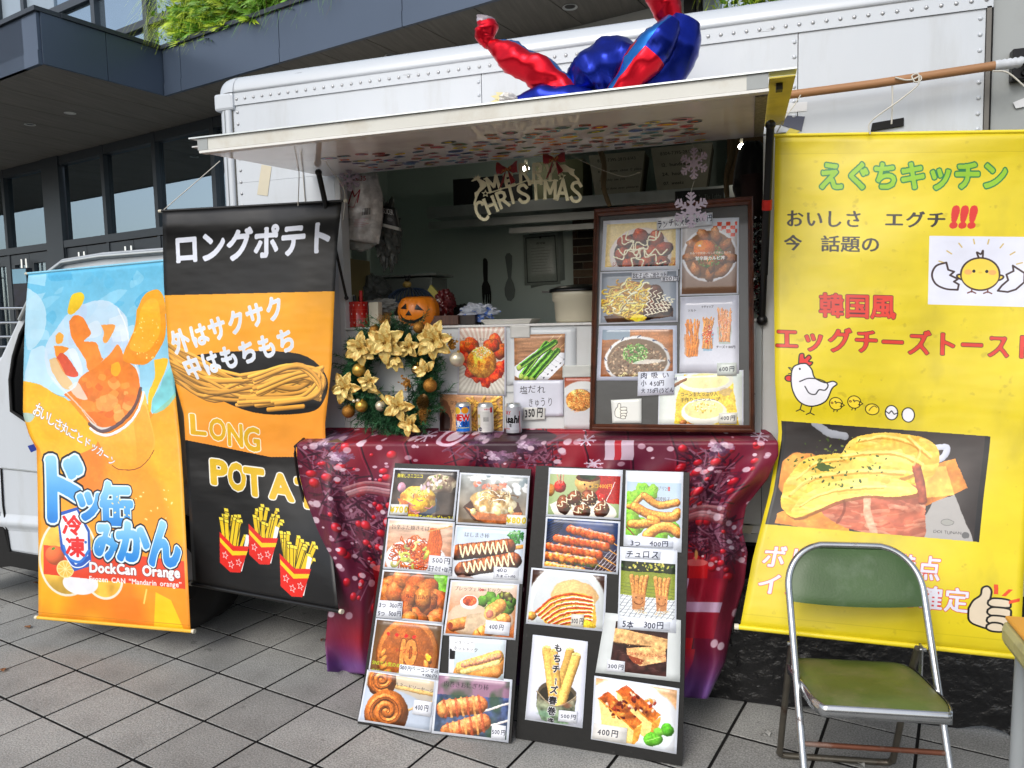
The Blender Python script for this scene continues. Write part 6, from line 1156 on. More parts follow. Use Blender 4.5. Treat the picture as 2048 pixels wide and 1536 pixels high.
board('left black menu board with ten food photos leaning on the red cloth', on(715, 1447, z=.004), on(1022, 1487, z=.004), on(790, 926, y=2.615), on(1062, 938, y=2.625), [
 (((788, 936), (919, 940), (909, 1042), (775, 1034)), P_(f_toast), 'egg and cheese toast card priced 700', [(((782, 1008), (817, 1009), (815, 1030), (780, 1029)), HN([('¥700', 4, 25, 96, 80)], (.88, .88, .86), (.85, .75, .1), .05), 'price 700 slip')]),
 (((920, 945), (1060, 952), (1053, 1056), (912, 1048)), P_(f_bulgogi), 'loaded toast card priced 800', [(((1014, 1029), (1053, 1031), (1051, 1053), (1012, 1050)), HN([('¥800', 4, 25, 96, 80)], (.88, .88, .86), (.85, .75, .1), .05), 'price 800 slip')]),
 (((777, 1037), (910, 1044), (903, 1150), (766, 1137)), P_(f_yakisoba), 'red fried noodle card', [(((859, 1110), (905, 1114), (903, 1152), (854, 1145)), HN([('500円', 18, 12, 88, 42), ('玉子のせ+100円', 2, 58, 98, 88)]), 'price 500 slip')]),
 (((912, 1050), (1053, 1058), (1045, 1168), (899, 1157)), P_(f_hashimaki), 'card of two sauced pancake rolls', [(((988, 1133), (1038, 1136), (1036, 1160), (986, 1157)), HN([('400', 12, 15, 52, 42), ('たまご+100', 14, 60, 88, 84)]), 'price 400 slip')]),
 (((766, 1139), (900, 1148), (887, 1249), (752, 1235)), P_(f_karaage), 'fried chicken card', [(((758, 1200), (806, 1203), (803, 1238), (753, 1235)), HN([('3つ 300円', 6, 12, 96, 40), ('5つ 500円', 6, 60, 96, 88)]), 'price 300 and 500 slip')]),
 (((902, 1160), (1039, 1167), (1031, 1280), (887, 1270)), P_(f_pretzel), 'card of sausages in pretzel rolls', [(((972, 1240), (1021, 1245), (1018, 1272), (969, 1267)), HN([('400円', 18, 25, 72, 66)]), 'price 400 slip')]),
 (((752, 1236), (887, 1249), (877, 1360), (737, 1341)), P_(f_ten, 2), 'coin shaped pancake card', [(((800, 1328), (878, 1338), (875, 1358), (797, 1350)), HN([('500円ベーコンマヨ', 2, 8, 98, 50), ('+100円', 60, 60, 96, 92)], (.9, .92, .95)), 'price 500 slip')]),
 (((899, 1272), (1013, 1280), (1007, 1360), (897, 1347)), P_(f_hotdog, 1.5), 'hot dog card', []),
 (((735, 1339), (873, 1360), (862, 1465), (716, 1442)), P_(f_tornado), 'spiral sausage card', [(((829, 1399), (864, 1404), (861, 1434), (824, 1428)), HN([('400円', 14, 30, 80, 70)]), 'price 400 slip under spiral sausage')]),
 (((874, 1345), (1025, 1359), (1017, 1485), (863, 1466)), P_(f_nikumaki, 3), 'card of two bacon wrapped rice sticks', [(((984, 1448), (1012, 1452), (1010, 1480), (982, 1477)), HN([('500円', 8, 35, 94, 70)]), 'price 500 slip on rice stick card')])])
board('right black menu board with eight food photos leaning on the red cloth', on(1031, 1476, z=.004), on(1364, 1532, z=.004), on(1072, 931, y=2.622), on(1379, 945, y=2.628), [
 (((1098, 935), (1246, 940), (1241, 1040), (1092, 1032)), P_(f_takoyaki, 2.5, top=6), 'octopus dumpling card', []),
 (((1092, 1033), (1241, 1043), (1236, 1149), (1085, 1135)), P_(f_yakitori, 2.5), 'grilled chicken skewer card', []),
 (((1252, 941), (1367, 944), (1363, 1105), (1247, 1092)), P_(f_gyoza, 3, top=16, bot=17), 'fried dumpling card', [(((1256, 1078), (1346, 1083), (1345, 1096), (1255, 1092)), HN([('3つ　400円', 8, 10, 90, 92)], (.86, .88, .93)), 'handwritten 400 line')]),
 (((1240, 1093), (1355, 1101), (1352, 1266), (1235, 1257)), P_(f_churros, 3, top=21, bot=19), 'churros card with two smiling bundles', [(((1252, 1099), (1322, 1103), (1320, 1120), (1250, 1116)), HN([('チュロス', 6, 10, 92, 90)], (.87, .89, .93)), 'handwritten name line'), (((1240, 1236), (1340, 1244), (1338, 1262), (1238, 1256)), HN([('5本　300円', 8, 10, 88, 90)], (.88, .9, .94)), 'handwritten 300 line')]),
 (((1063, 1135), (1214, 1149), (1209, 1263), (1052, 1247)), P_(f_tamasen), 'sauce striped egg cracker card', [(((1143, 1228), (1168, 1229), (1166, 1255), (1141, 1252)), HN([('300円', 8, 35, 94, 80)], (.86, .84, .8)), 'price 300 slip')]),
 (((1066, 1269), (1176, 1283), (1165, 1456), (1050, 1439)), P_(f_mochi, 2), 'tall card of cheese rolls in a pottery cup', [(((1118, 1420), (1155, 1424), (1153, 1447), (1116, 1442)), HN([('500円', 16, 32, 90, 70)]), 'price 500 slip on cheese roll card')]),
 (((1211, 1225), (1362, 1240), (1360, 1364), (1191, 1345)), P_(f_crepe, 16, top=-6, bot=-11, bgc=(.82, .84, .84)), 'mini crepe card', [(((1215, 1319), (1250, 1323), (1249, 1346), (1213, 1342)), HN([('300円', 10, 35, 90, 75)]), 'price 300 slip on crepe card')]),
 (((1189, 1351), (1359, 1377), (1353, 1508), (1182, 1478)), P_(f_catalana, 2.5), 'custard slice card', [(((1188, 1446), (1255, 1456), (1252, 1488), (1184, 1477)), HN([('400円', 16, 30, 72, 72)], (.87, .86, .84)), 'price 400 slip on custard card')])])
# framed board on the counter
q = [on(1180, 861, y=2.84), on(1509.5, 865, y=2.84), on(1506, 394, y=2.925), on(1189.5, 420, y=2.925)]; N = corners(q[0], q[1], q[3]); q[2] = onp(1506, 394, q[0], N); FB = thing('framed_menu', (q[0]+q[1])/2, 'brown wood framed menu board standing on the red cloth', 'menu board')
FW = mat('frame_wood', (.33, .17, .10), .35, var=.25, vs=6, stretch=(3, 3, 3), coat=.4, bump=.001, bs=14, col2=(.12, .06, .04), amt=.6, as_=9)
mb = MB(); mb.slab([p-N*.006 for p in q], -N*.008); mb.build('backing', mat('slate_backing', (.13, .14, .15), .4, var=.1, col2=(.04, .04, .04), amt=.7, as_=4, coat=.5, bump=.003, bs=9), FB)
cen = sum(q)/4; ins = [p+(cen-p)/np.linalg.norm(cen-p)*.052 for p in q]
for i in range(4):
    a, b = q[i], q[(i+1) % 4]; ia, ib = ins[i], ins[(i+1) % 4]; mb = MB(); vs = []; K = ((0, 0), (.0, .014), (.25, .019), (.5, .012), (.72, .015), (1, .008), (1, -.006), (0, -.006))
    for (A, IA) in ((a, ia), (b, ib)):
        for t, hgt in K: vs.append(A+(IA-A)*t*.62+N*hgt)
    n = len(K); mb.add(vs, [(j, j+n, (j+1) % n+n, (j+1) % n) for j in range(n)]+[tuple(range(n))[::-1], tuple(range(n, 2*n))]); mb.build('frame_rail', FW, FB)
FC = [(((1207, 442), (1360, 433), (1359, 539), (1202, 542)), P_(f_karamayo, 5), 'fried chicken bowl card', []),
 (((1362, 439), (1478, 435), (1477, 589), (1360, 592)), P_(f_butadon, 3, top=4), 'pork bowl card with egg yolk', []),
 (((1201, 544), (1356, 539), (1356, 644), (1198, 649)), P_(f_omusoba, 2), 'egg noodle card', [(((1264, 545), (1335, 542), (1334, 555), (1263, 559)), HN([('おむそばたこ焼セット', 3, 12, 97, 88)]), 'handwritten name strip'), (((1322, 553), (1358, 552), (1357, 562), (1322, 563)), HN([('800円', 12, 8, 94, 92)]), 'price 800 slip')]),
 (((1361, 594), (1478, 590), (1478, 747), (1359, 745)), P_(f_fries, 1), 'card of three cups of long fries', [(((1434, 726), (1473, 725), (1473, 751), (1434, 751)), HN([('600円', 14, 32, 86, 70)], (.82, .85, .83)), 'price 600 slip')]),
 (((1198, 652), (1354, 651), (1354, 761), (1193, 761)), P_(f_nikusui, 5, bgc=(.8, .83, .9)), 'meat soup bowl card', [(((1276, 744), (1349, 742), (1348, 789), (1275, 792)), HN([('肉 吸 い', 8, 6, 84, 30), ('小 450円', 10, 38, 74, 62), ('大 750円(うどん', 10, 70, 98, 94)], (.86, .88, .93)), 'handwritten soup prices slip')]),
 (((1318, 749), (1487, 740), (1487, 853), (1316, 850)), P_(f_corn, 1.5), 'corn soup card', [(((1438, 826), (1474, 825), (1473, 848), (1437, 847)), HN([('400円', 12, 30, 88, 72)], (.84, .84, .8)), 'price 400 slip')]),
 (((1222, 800), (1283, 797), (1283, 846), (1225, 846)), lambda w, h: (lambda c: (thumb(c, 10, 12, 1.35, (.9, .9, .86), 1), c)[1])(C(w, h, (.86, .87, .85))), 'thumbs up drawing card', []),
 (((1313, 436), (1425, 425), (1425, 450), (1314, 461)), HN([('ランチに大盛り', 3, 20, 68, 82), ('800円', 72, 20, 98, 70)], (.84, .85, .87)), 'handwritten lunch strip priced 800', [])]
for i, (quad, art, label, tags) in enumerate(FC):
    o = card(FB, 'menu_card', quad, q[0], N, -.003+.0009*(i % 4)+(.006 if i == 7 else 0), art, label, .2)
    for tq, ta, tl_ in tags: card(FB, 'price_slip', tq, q[0], N, .0035+.0009*(i % 3), ta, tl_, .4, .0006, 3, parent=o, thick=.0005)
# posters on the counter front
NP = np.array([0, -1., 0]); PP = (0, TY, 0)
def poster(quad, art, lab, off, cat='poster', rough=.35): 
    o = card(None, 'poster', quad, PP, NP, off, art, None, rough, .0022, 10); tag(o, lab, cat); return o
poster(((1013, 655), (1152, 655), (1152, 758), (1014, 770)), lambda w, h: C(w, h, (.82, .84, .85)), 'blank grey-white sheet taped behind the cucumber picture', .0045, 'sheet')
poster(((917, 650), (1012, 651), (1012, 792), (915, 789)), P_(f_tacos, 3, bgc=(.84, .84, .88)), 'tall poster of a round croquette in red sauce, beside the wreath', .006)
poster(((878, 786), (1008, 790), (1008, 864), (878, 864)), P_(f_friesposter, 1.5), 'poster of golden chips behind the drink cans', .0045)
poster(((1028, 669), (1131, 667), (1128, 760), (1029, 761)), P_(f_cucumber, .5), 'poster of green cucumber sticks on a white plate', .0085)
poster(((1027, 761), (1127, 760), (1127, 832), (1028, 833)), HN([('塩だれ', 12, 14, 64, 36), ('きゅうり', 32, 50, 76, 74)], (.83, .84, .89), INK, -.005, .1), 'white handwritten sheet under the cucumber poster', .0075, 'sheet')
poster(((1046, 815), (1091, 815), (1090, 839), (1046, 841)), HN([('350円', 14, 10, 84, 84)], (.8, .8, .78), INK, .03, .15), 'small slip reading 350 yen in thick black pen', .0105, 'price slip')
poster(((1128, 753), (1184, 753), (1184, 858), (1128, 858)), P_(f_croquette, 2, bgc=(.8, .81, .82)), 'poster of a breaded croquette beside the framed board', .0075)
poster(((1125, 731), (1184, 730), (1184, 754), (1125, 755)), lambda w, h: C(w, h, (.77, .78, .76)), 'pale blank strip of paper above the croquette poster', .010, 'paper')
poster(((1020, 651), (1060, 650), (1060, 675), (1021, 676)), lambda w, h: C(w, h, (.79, .79, .77)), 'small blank scrap of paper at the top left of the cucumber poster', .011, 'paper')
# drink cans
def canart(k):
    def f():
        c = C(512, 300, (.74, .75, .77))
        if k == 0:
            c.poly([(56, 0), (94, 0), (94, 60), (56, 60)], (.12, .38, .75), col2=(.1, .45, .82)); c.poly([(56, 14), (94, 6), (94, 28), (56, 40)], (.75, .82, .9), .8); c.ell(66, 10, 9, 9, (.95, .8, .25), line=.6, lcol=(.95, .93, .8)); c.ell(84, 9, 8, 8, (.93, .62, .12))
            c.fit('NEW', 58, 19, 94, 33, (.85, .12, .14), bold=.06, out=(.03, (.95, .95, .95))); c.fit('氷', 64, 34, 75, 47, (.93, .95, .97), bold=.05); c.fit('結', 78, 34, 89, 47, (.08, .2, .5), bold=.03); c.rect(66, 49, 92, 50.3, (.85, .85, .2)); c.ell(62, 50, 5, 5, (.9, .9, .92), line=.4, lcol=(.2, .3, .6)); c.text('お酒', 58.6, 51.6, 3.6, (.15, .2, .4), .02)
        elif k == 1:
            c.rect(50, 0, 100, 60, (.87, .87, .85)); c.rect(60, 3, 92, 10, (.92, .9, .9)); c.fit('お知らせ', 78, 4, 90, 7.5, (.8, .12, .12), bold=.02); c.rect(90, 2, 96, 14, (.8, .15, .18)); c.rect(60, 18, 68, 50, (.78, .74, .45)); c.rect(61.5, 26, 66.5, 42, (.9, .9, .85)); c.ell(68, 52, 4.6, 5, (.3, .3, .32)); c.text('お酒', 65, 53.6, 3.4, (.9, .9, .9), .01)
            for r in range(14): c.line([(74, 13+r*3.1), (88, 13+r*3.1)], .28, (.45, .45, .48), .8)
            for r in range(5): c.rect(76+r*2.2, 24, 77+r*2.2, 34, (.2, .2, .22), .8)
        else:
            c.rect(50, 0, 100, 60, (.72, .73, .76)); c.mottle(.06, 4); c.fit('DRY', 58, 9, 74, 17, (.75, .15, .15), bold=.02); c.fit('Asahi', 54, 20, 90, 36, (.05, .05, .06), bold=.05, shear=.1); c.fit('生', 70, 38, 76, 45, (.1, .1, .1), bold=.03); c.text('SUPER', 60, 51, 4, (.7, .2, .2), .02)
            c.rect(92, 10, 94, 60, (.6, .25, .3)); c.rect(97, 10, 98, 60, (.5, .5, .55))
            for r in range(3): c.line([(58, 53+r*2), (88, 53+r*2)], .25, (.4, .4, .42))
        return c
    return f()
for k, (px, lab) in enumerate(((928, 'blue and silver drink can with lemon picture, leftmost of the three cans'), (972, 'white drink can with small print and barcode, middle of the three cans'), (1028, 'silver beer can with black lettering, right one of the three cans'))):
    p = on(px, 858, y=2.885); zc = 1.0425; c0 = np.array([p[0], 2.885, zc]); root = thing('drink_can', c0, lab, 'can', 'drink cans standing on the cloth'); h = .122
    im = canart(k).image('can_%d' % k); m = printmat('can_%d' % k, im, .25, dirt=.01, coat=.2); m.node_tree.nodes['Principled BSDF'].inputs['Metallic'].default_value = .35
    mb = MB(); mb.lathe([(.033, .006), (.033, h-.012)], c0, 32); mb.build('can_body', m, root)
    mb = MB(); mb.lathe([(.0001, .002), (.025, .001), (.029, 0), (.033, .006)], c0, 28); mb.lathe([(.033, h-.012), (.028, h-.003), (.0275, h), (.0262, h), (.0255, h-.004), (.0001, h-.004)], c0, 28); e = mb.build('can_end', ALU, root)
    mb = MB(); mb.tube(arc3 := [(c0[0]+.008*math.cos(t), c0[1]-.003+.012*math.sin(t), zc+h-.002) for t in np.linspace(0, 6.0, 12)], .0012, 5); mb.build('pull_tab', ALU, e)
# ------------------------------------------------------------------ wreath
WY = 2.875
GREEN = mat('pine_needles', (.12, .33, .19), .6, var=.35, vs=10); GREEN2 = mat('pine_needles_light', (.22, .44, .27), .6, var=.3, vs=10)
GOLD = mat('gold_cloth', (.85, .75, .44), .38, .15, var=.1, vs=30, col2=(.72, .52, .18), amt=.8, as_=55, thr=(.5, .56), bump=.002, bs=50)
GOLDB = mat('gold_satin', (.78, .63, .28), .32, .75, var=.05); GOLDG = mat('gold_glitter', (.72, .50, .20), .45, .7, var=.5, vs=500, bump=.002, bs=500); CHAMP = mat('champagne_satin', (.80, .76, .66), .3, .5, var=.04); SHINY = mat('gold_mirror', (.85, .72, .5), .06, 1)
w0 = on(785, 757, y=WY); wr = thing('wreath', (w0[0], WY, 1.045), 'green pine wreath with gold poinsettias and baubles leaning on the counter front', 'wreath')
rg = random.Random(11)
for (mi, sd, n_) in ((GREEN, 1, 760), (GREEN2, 2, 560)):
    mb = MB()
    for k in range(n_):
        a = rg.uniform(0, 6.28); r = rg.gauss(.165, .027); b = np.array([w0[0]+r*math.cos(a), WY+rg.uniform(-.03, .02), w0[2]+r*math.sin(a)*1.03]); d = np.array([math.cos(a+rg.gauss(1.2, .9)), rg.uniform(-.7, .2), math.sin(a+rg.gauss(1.2, .9))]); d /= np.linalg.norm(d); L = rg.uniform(.045, .08)
        mb.tube([b, b+d*L], .0012, 4, cap=False)
        e1 = np.cross(d, [0, 1, .1]); e1 /= np.linalg.norm(e1); e2 = np.cross(d, e1)
        for j in range(26):
            t = rg.uniform(0, 1); c_ = rg.uniform(0, 6.28); nd = d*rg.uniform(.5, .9)+e1*math.cos(c_)+e2*math.sin(c_); nd /= np.linalg.norm(nd); p = b+d*L*t; l = rg.uniform(.018, .030); w = np.cross(nd, [rg.random(), rg.random(), rg.random()]); w = w/np.linalg.norm(w)*.0017; mb.add([p-w, p+w, p+nd*l], [(0, 1, 2)])
    o = mb.build('pine_sprigs', mi, wr); tag(o, kind='stuff')
mb = MB(); mb.tube([(w0[0]+.165*math.cos(a), WY+.01, w0[2]+.17*math.sin(a)) for a in np.linspace(0, 2*PI, 40)[:-1]], .012, 8, closed=True); mb.build('ring', GREEN, wr)
def wp_(px, py, dy=0): return on(px, py, y=WY-.045-dy)
def ballpart(px, py, rpx, m, dy=0):
    c_ = wp_(px, py, dy); r = rpx/485; mb = MB(); mb.ball(c_, r, 24); b_ = mb.build('bauble', m, wr); mb = MB(); mb.tube([c_+np.array([r*.3, -r*.2, r*.9]), c_+np.array([r*.36, -r*.25, r*1.12])], r*.2, 8); mb.build('bauble_cap', GOLDB, b_)
for a in ((749, 661, 11, GOLDG), (838, 655, 12, GOLDG), (718, 740, 14, GOLDB, .02), (914, 718, 15, CHAMP, .01), (834, 738, 12, SHINY), (860, 771, 14, GOLDG, .015), (697, 823, 13.5, GOLDG, .01), (723, 812, 13, GOLDB, .02), (761, 812, 11, CHAMP), (708, 802, 4, CHAMP, .03), (716, 801, 4, CHAMP, .03)): ballpart(*a)
def petal(mb, c_, a, L, w, tilt, mi=0):
    d = np.array([math.cos(a), 0, math.sin(a)]); s_ = np.array([-math.sin(a), 0, math.cos(a)]); sd = rg.random()*20
    def fn(u, v):
        ww = w*math.sin(PI*min(1, v*.93+.05))**.75*(1-.35*v)*(1+.10*math.sin(v*22+sd)*abs(u-.5)*2); x = (u-.5)*2*ww
        return c_+d*L*v+s_*x+np.array([0, -1, 0])*(L*(tilt*v-.45*v*v)+abs(u-.5)*w*.55+.0015*math.sin(v*26+sd)*math.cos(u*5))
    mb.grid(fn, 6, 10, mi)
def flower(px, py, rpx, n, dy=.02, rot=0, arc_=(0, 6.28), heart=True):
    c_ = wp_(px, py, dy); R = rpx/480; fl = bpy.data.objects.new('poinsettia', None); COL.objects.link(fl); fl.parent = wr; fl.location = Vector(c_)-Vector(wr.location)
    for ring, (k, L, tl_) in enumerate(((n, 1.08, .45), (max(3, n-2), .66, .9))):
        for j in range(k):
            a = rot+arc_[0]+(arc_[1]-arc_[0])*(j+.5*ring)/k+rg.uniform(-.12, .12); mb = MB(); petal(mb, c_+np.array([0, -.004*ring, 0]), a, R*L*rg.uniform(.86, 1.08), R*.38*(1 if ring == 0 else .8), tl_); mb.build('petal', GOLD, fl, solid=.0007)
    if heart:
        mb = MB()
        for j in range(16): a = rg.uniform(0, 6.28); q_ = rg.uniform(0, .008); mb.tube([c_+np.array([0, -.012, 0]), c_+np.array([q_*math.cos(a)*1.4, -.026, q_*math.sin(a)*1.4])], .0007, 4); mb.ball(c_+np.array([q_*math.cos(a)*1.4, -.027, q_*math.sin(a)*1.4]), .0022, 6)
        mb.build('flower_heart', mat('heart_brass', (.5, .36, .12), .3, .7), fl)
flower(724, 697, 37, 6, rot=.5); flower(772, 685, 42, 6, rot=1.55, dy=.03); flower(818, 694, 26, 5, rot=.3); flower(869, 681, 39, 7, rot=.2, dy=.03); flower(691, 776, 33, 6, rot=1.1, dy=.02); flower(738, 764, 24, 5, rot=.4); flower(798, 812, 32, 5, rot=1.2, dy=.02); flower(818, 848, 26, 5, rot=2, dy=.01, heart=False); flower(853, 742, 26, 3, rot=.8, arc_=(0, 3.4), heart=False); flower(792, 716, 26, 3, rot=4.0, arc_=(0, 2.2), heart=False)
mb = MB(); P = curve([tuple(wp_(a, b)) for a, b in ((735, 780), (752, 783), (765, 795), (775, 805), (790, 806))], 6)
for a, b in zip(P, P[1:]): a, b = np.array(a), np.array(b); mb.quad(a+[0, 0, -.010], b+[0, 0, -.010], b+[.003, -.004, .012], a+[.003, -.004, .012])
mb.build('ribbon', GOLD, wr, solid=.0008)
def spray(px, py, R, n, kind, dirs):
    mb = MB(); c_ = wp_(px, py, .02)
    for k in range(n):
        a = rg.uniform(*dirs); L = rg.uniform(.2, 1)*R/485; e = c_+np.array([math.cos(a)*L, rg.uniform(-.015, .01), math.sin(a)*L]); mb.tube([c_, e], .0005, 3, cap=False)
        for j in range(7 if kind == 'fine' else 3):
            t = rg.uniform(.3, 1.0); q_ = c_+(e-c_)*t+np.array([rg.gauss(0, .004), rg.gauss(0, .004), rg.gauss(0, .004)])
            if kind == 'fine': mb.ball(q_, .0016, 6)
            else: x = np.array([rg.gauss(0, 1), rg.gauss(0, .5), rg.gauss(0, 1)]); x = x/np.linalg.norm(x)*.007; y_ = np.cross(x, [0, 1, 0])*.7; mb.add([q_-x, q_+y_, q_+x, q_-y_], [(0, 1, 2, 3)])
    o = mb.build('gold_spray', GOLDG, wr); tag(o, kind='stuff')
spray(775, 655, 34, 60, 'fine', (1.2, 2.6)); spray(903, 700, 30, 26, 'leaf', (.9, 2.1)); spray(820, 765, 22, 22, 'leaf', (2.2, 4.6)); spray(838, 822, 26, 60, 'fine', (-1.3, .4)); spray(884, 690, 16, 14, 'leaf', (0, 6))
c_ = wp_(845, 806, .02); mb = MB(); ax = np.array([.35, -.35, .87]); ax /= np.linalg.norm(ax); e1 = np.cross(ax, [0, 1, 0]); e1 /= np.linalg.norm(e1); e2 = np.cross(ax, e1)
for k in range(80):
    t = k/80; a = k*2.4; r = .024*math.sin(PI*(.12+.8*t))**.8; o_ = e1*math.cos(a)+e2*math.sin(a); p = c_+ax*(t-.5)*.062; tip = p+o_*r+ax*.006; s_ = np.cross(ax, o_)*.0055; mb.add([p+o_*r*.3-s_*.5, p+o_*r*.3+s_*.5, tip+s_, tip+o_*.003+ax*.003, tip-s_], [(0, 1, 2, 3, 4)])
mb.build('pine_cone', mat('cone_gold', (.42, .30, .12), .35, .5, var=.3, vs=60), wr, solid=.0012)
# ------------------------------------------------------------------ the cut-out sign and the flakes
SY = 2.905
SG = mat('sign_champagne', (.88, .86, .72), .35, .15, var=.05, vs=20)
sgn = thing('christmas_sign', on(1055, 440, y=SY), 'champagne cut-out MERRY CHRISTMAS sign with red bows hanging under the hatch', 'sign')
def sp(x, y, dy=0): return on(930+x/8.192, 300+y/8.192, y=SY-dy)
LET = {'M': ([(-.36, .5), (-.36, -.5), (0, .2), (.36, -.5), (.36, .5)],), 'E': ([(.36, -.46), (-.3, -.46), (-.3, .46), (.38, .46)], [(-.3, 0), (.2, 0)]), 'R': ([(-.3, .5), (-.3, -.46), (.1, -.46), (.3, -.34), (.3, -.12), (.1, .02), (-.3, .02)], [(.02, .02), (.4, .5)]), 'Y': ([(-.4, -.5), (0, .05), (.4, -.5)], [(0, .05), (0, .5)]), 'H': ([(-.34, -.5), (-.34, .5)], [(.34, -.5), (.34, .5)], [(-.34, 0), (.34, 0)]), 'I': ([(0, -.5), (0, .5)],), 'T': ([(-.42, -.36), (-.42, -.46), (.42, -.46), (.42, -.36)], [(0, -.46), (0, .5)]), 'A': ([(-.4, .5), (0, -.5), (.4, .5)], [(-.24, .16), (.24, .16)]),
 'C': ([(.34, -.3)]+[(.1+.42*math.cos(t), .5*math.sin(t)) for t in np.linspace(-.9, -2*PI+1.0, 18)],), 'S': (curve([(.32, -.3), (.1, -.48), (-.22, -.42), (-.32, -.22), (-.1, -.04), (.18, .1), (.34, .28), (.2, .46), (-.12, .48), (-.34, .3)], 4),)}
SER = {'M': ((-.36, .5), (.36, .5), (-.42, -.5), (.42, -.5)), 'E': (), 'R': ((-.3, .5), (.4, .5)), 'Y': ((0, .5), (-.4, -.5), (.4, -.5)), 'H': ((-.34, -.5), (-.34, .5), (.34, -.5), (.34, .5)), 'I': ((0, -.5), (0, .5)), 'T': ((0, .5),), 'A': ((-.4, .5), (.4, .5)), 'C': (), 'S': ()}
for ch, cx, cy, w, h, r in (('M', 462, 555, 225, 235, -17), ('E', 722, 500, 190, 190, -14), ('R', 965, 372, 190, 290, -3), ('R', 1185, 365, 190, 280, 0), ('Y', 1400, 375, 190, 250, 3), ('C', 262, 1008, 215, 300, -25), ('H', 425, 905, 215, 255, -22), ('R', 610, 810, 200, 265, -20), ('I', 765, 750, 70, 250, -14), ('S', 955, 715, 220, 290, -8), ('T', 1160, 665, 225, 290, -3), ('M', 1395, 650, 230, 300, 0), ('A', 1600, 655, 215, 320, 2), ('S', 1822, 685, 225, 320, 5)):
    cr, sr_ = math.cos(R_(r)), math.sin(R_(r)); mb = MB(); Tm = lambda x, y: sp(cx+x*w*cr-y*h*sr_, cy+x*w*sr_+y*h*cr)
    for S_ in LET[ch]:
        P = [Tm(*p) for p in S_]; hw = .0060
        for a, b in zip(P, P[1:]):
            LK = LK+1 if 'LK' in globals() else 1; d = (b-a)/np.linalg.norm(b-a); n_ = np.cross(d, [0, 1, 0]); mb.obox((a+b)/2, (b-a)/2+d*hw*.6, n_*hw, np.array([0, .0014+.00006*(LK % 23), 0]))
    for s_ in SER[ch]: a = Tm(*s_)+np.array([0, -.00035, 0]); d = Tm(s_[0]+.16, s_[1])-Tm(s_[0]-.16, s_[1]); mb.obox(a, d*.42, np.cross(d/np.linalg.norm(d), [0, 1, 0])*.0026, np.array([0, .0019, 0]))
    mb.build('letter', SG, sgn)
def starpts(cx, cy, R, r, n=5, rot=-90): return [(cx+(R if i % 2 == 0 else r)*math.cos(R_(rot+i*180/n)), cy+(R if i % 2 == 0 else r)*math.sin(R_(rot+i*180/n))) for i in range(2*n)]
for cx, cy, R in ((335, 715, 68), (1587, 432, 72)):
    a = starpts(cx, cy, R, R*.45); b = starpts(cx, cy, R*.55, R*.24); mb = MB(); n = 10
    vs = [sp(*p) for p in a]+[sp(*p) for p in b]+[sp(*p, -.003) for p in a]+[sp(*p, -.003) for p in b]
    mb.add(vs, [(i, (i+1) % n, (i+1) % n+n, i+n) for i in range(n)]+[(i+20, i+30, (i+1) % n+30, (i+1) % n+20) for i in range(n)]+[(i, i+20, (i+1) % n+20, (i+1) % n) for i in range(n)]); mb.build('star', SG, sgn)
for nm, pg in (('reindeer', [(95, 510), (150, 470), (110, 440), (160, 460), (165, 415), (185, 455), (215, 395), (220, 440), (265, 430), (235, 470), (300, 500), (345, 530), (350, 590), (300, 640), (240, 690), (205, 760), (165, 880), (145, 920), (138, 870), (165, 780), (155, 700), (200, 670), (245, 600), (235, 550), (205, 510), (190, 490), (120, 515)]), ('reindeer', [(1440, 200), (1500, 190), (1560, 240), (1640, 235), (1720, 290), (1800, 320), (1780, 350), (1790, 400), (1870, 470), (1880, 520), (1850, 510), (1790, 440), (1720, 400), (1690, 360), (1620, 360), (1570, 345), (1555, 420), (1530, 345), (1500, 290), (1470, 260)])):
    mb = MB(); P = [sp(*p) for p in pg]; mb.prism(P[::-1], (0, .003, 0)); mb.build(nm, SG, sgn)
mb = MB(); mb.tube([sp(440, 690), sp(620, 630), sp(860, 560), sp(1010, 500), sp(1200, 495), sp(1510, 500)], .0028, 6); mb.build('joining_bar', SG, sgn)
RED = mat('bow_velvet', (.55, .03, .06), .7, var=.12, vs=12, sheen=.5)
for cx, cy in ((690, 320), (1465, 150)):
    mb = MB(); c0 = sp(cx, cy, .015)
    for sx in (-1, 1):
        mb.grid(lambda u, v: c0+np.array([sx*.040*(u*1.1)*(1-.0*v), -.010*math.sin(PI*v)*(u+.1), .008*u+(v-.5)*.050*(u**.6)*(1-.12*math.sin(u*9+v*4))]), 10, 8, flip=sx < 0)
        mb.grid(lambda u, v: c0+np.array([sx*(.003+.032*v*(.35+u*.65)), -.003-.004*math.sin(u*7), -.062*v*(1-.25*u if sx > 0 else .8+.4*u)]), 6, 8, flip=sx < 0)
    mb.ball(c0, .006, 10); b_ = mb.build('bow', RED, sgn, solid=.0012)
    mb = MB(); mb.tube([tuple(sp(cx+a, cy+b, .026)) for a, b in curve([(-90, 60), (-70, 0), (-40, 30), (-10, -30), (20, 20), (50, -50), (60, -10)], 4)], .0011, 5); mb.build('gilt_script', mat('gilt', (.85, .72, .35), .25, .8), b_)
mb = MB(); mb.tube([sp(690, 260), sp(700, 130)], .0008, 4); mb.tube([sp(1465, 90), sp(1460, 0)], .0008, 4); mb.build('thread', ROPE, sgn)
FLK = mat('flake_pearl', (.66, .60, .66), .3, .1, var=.05, vs=30)
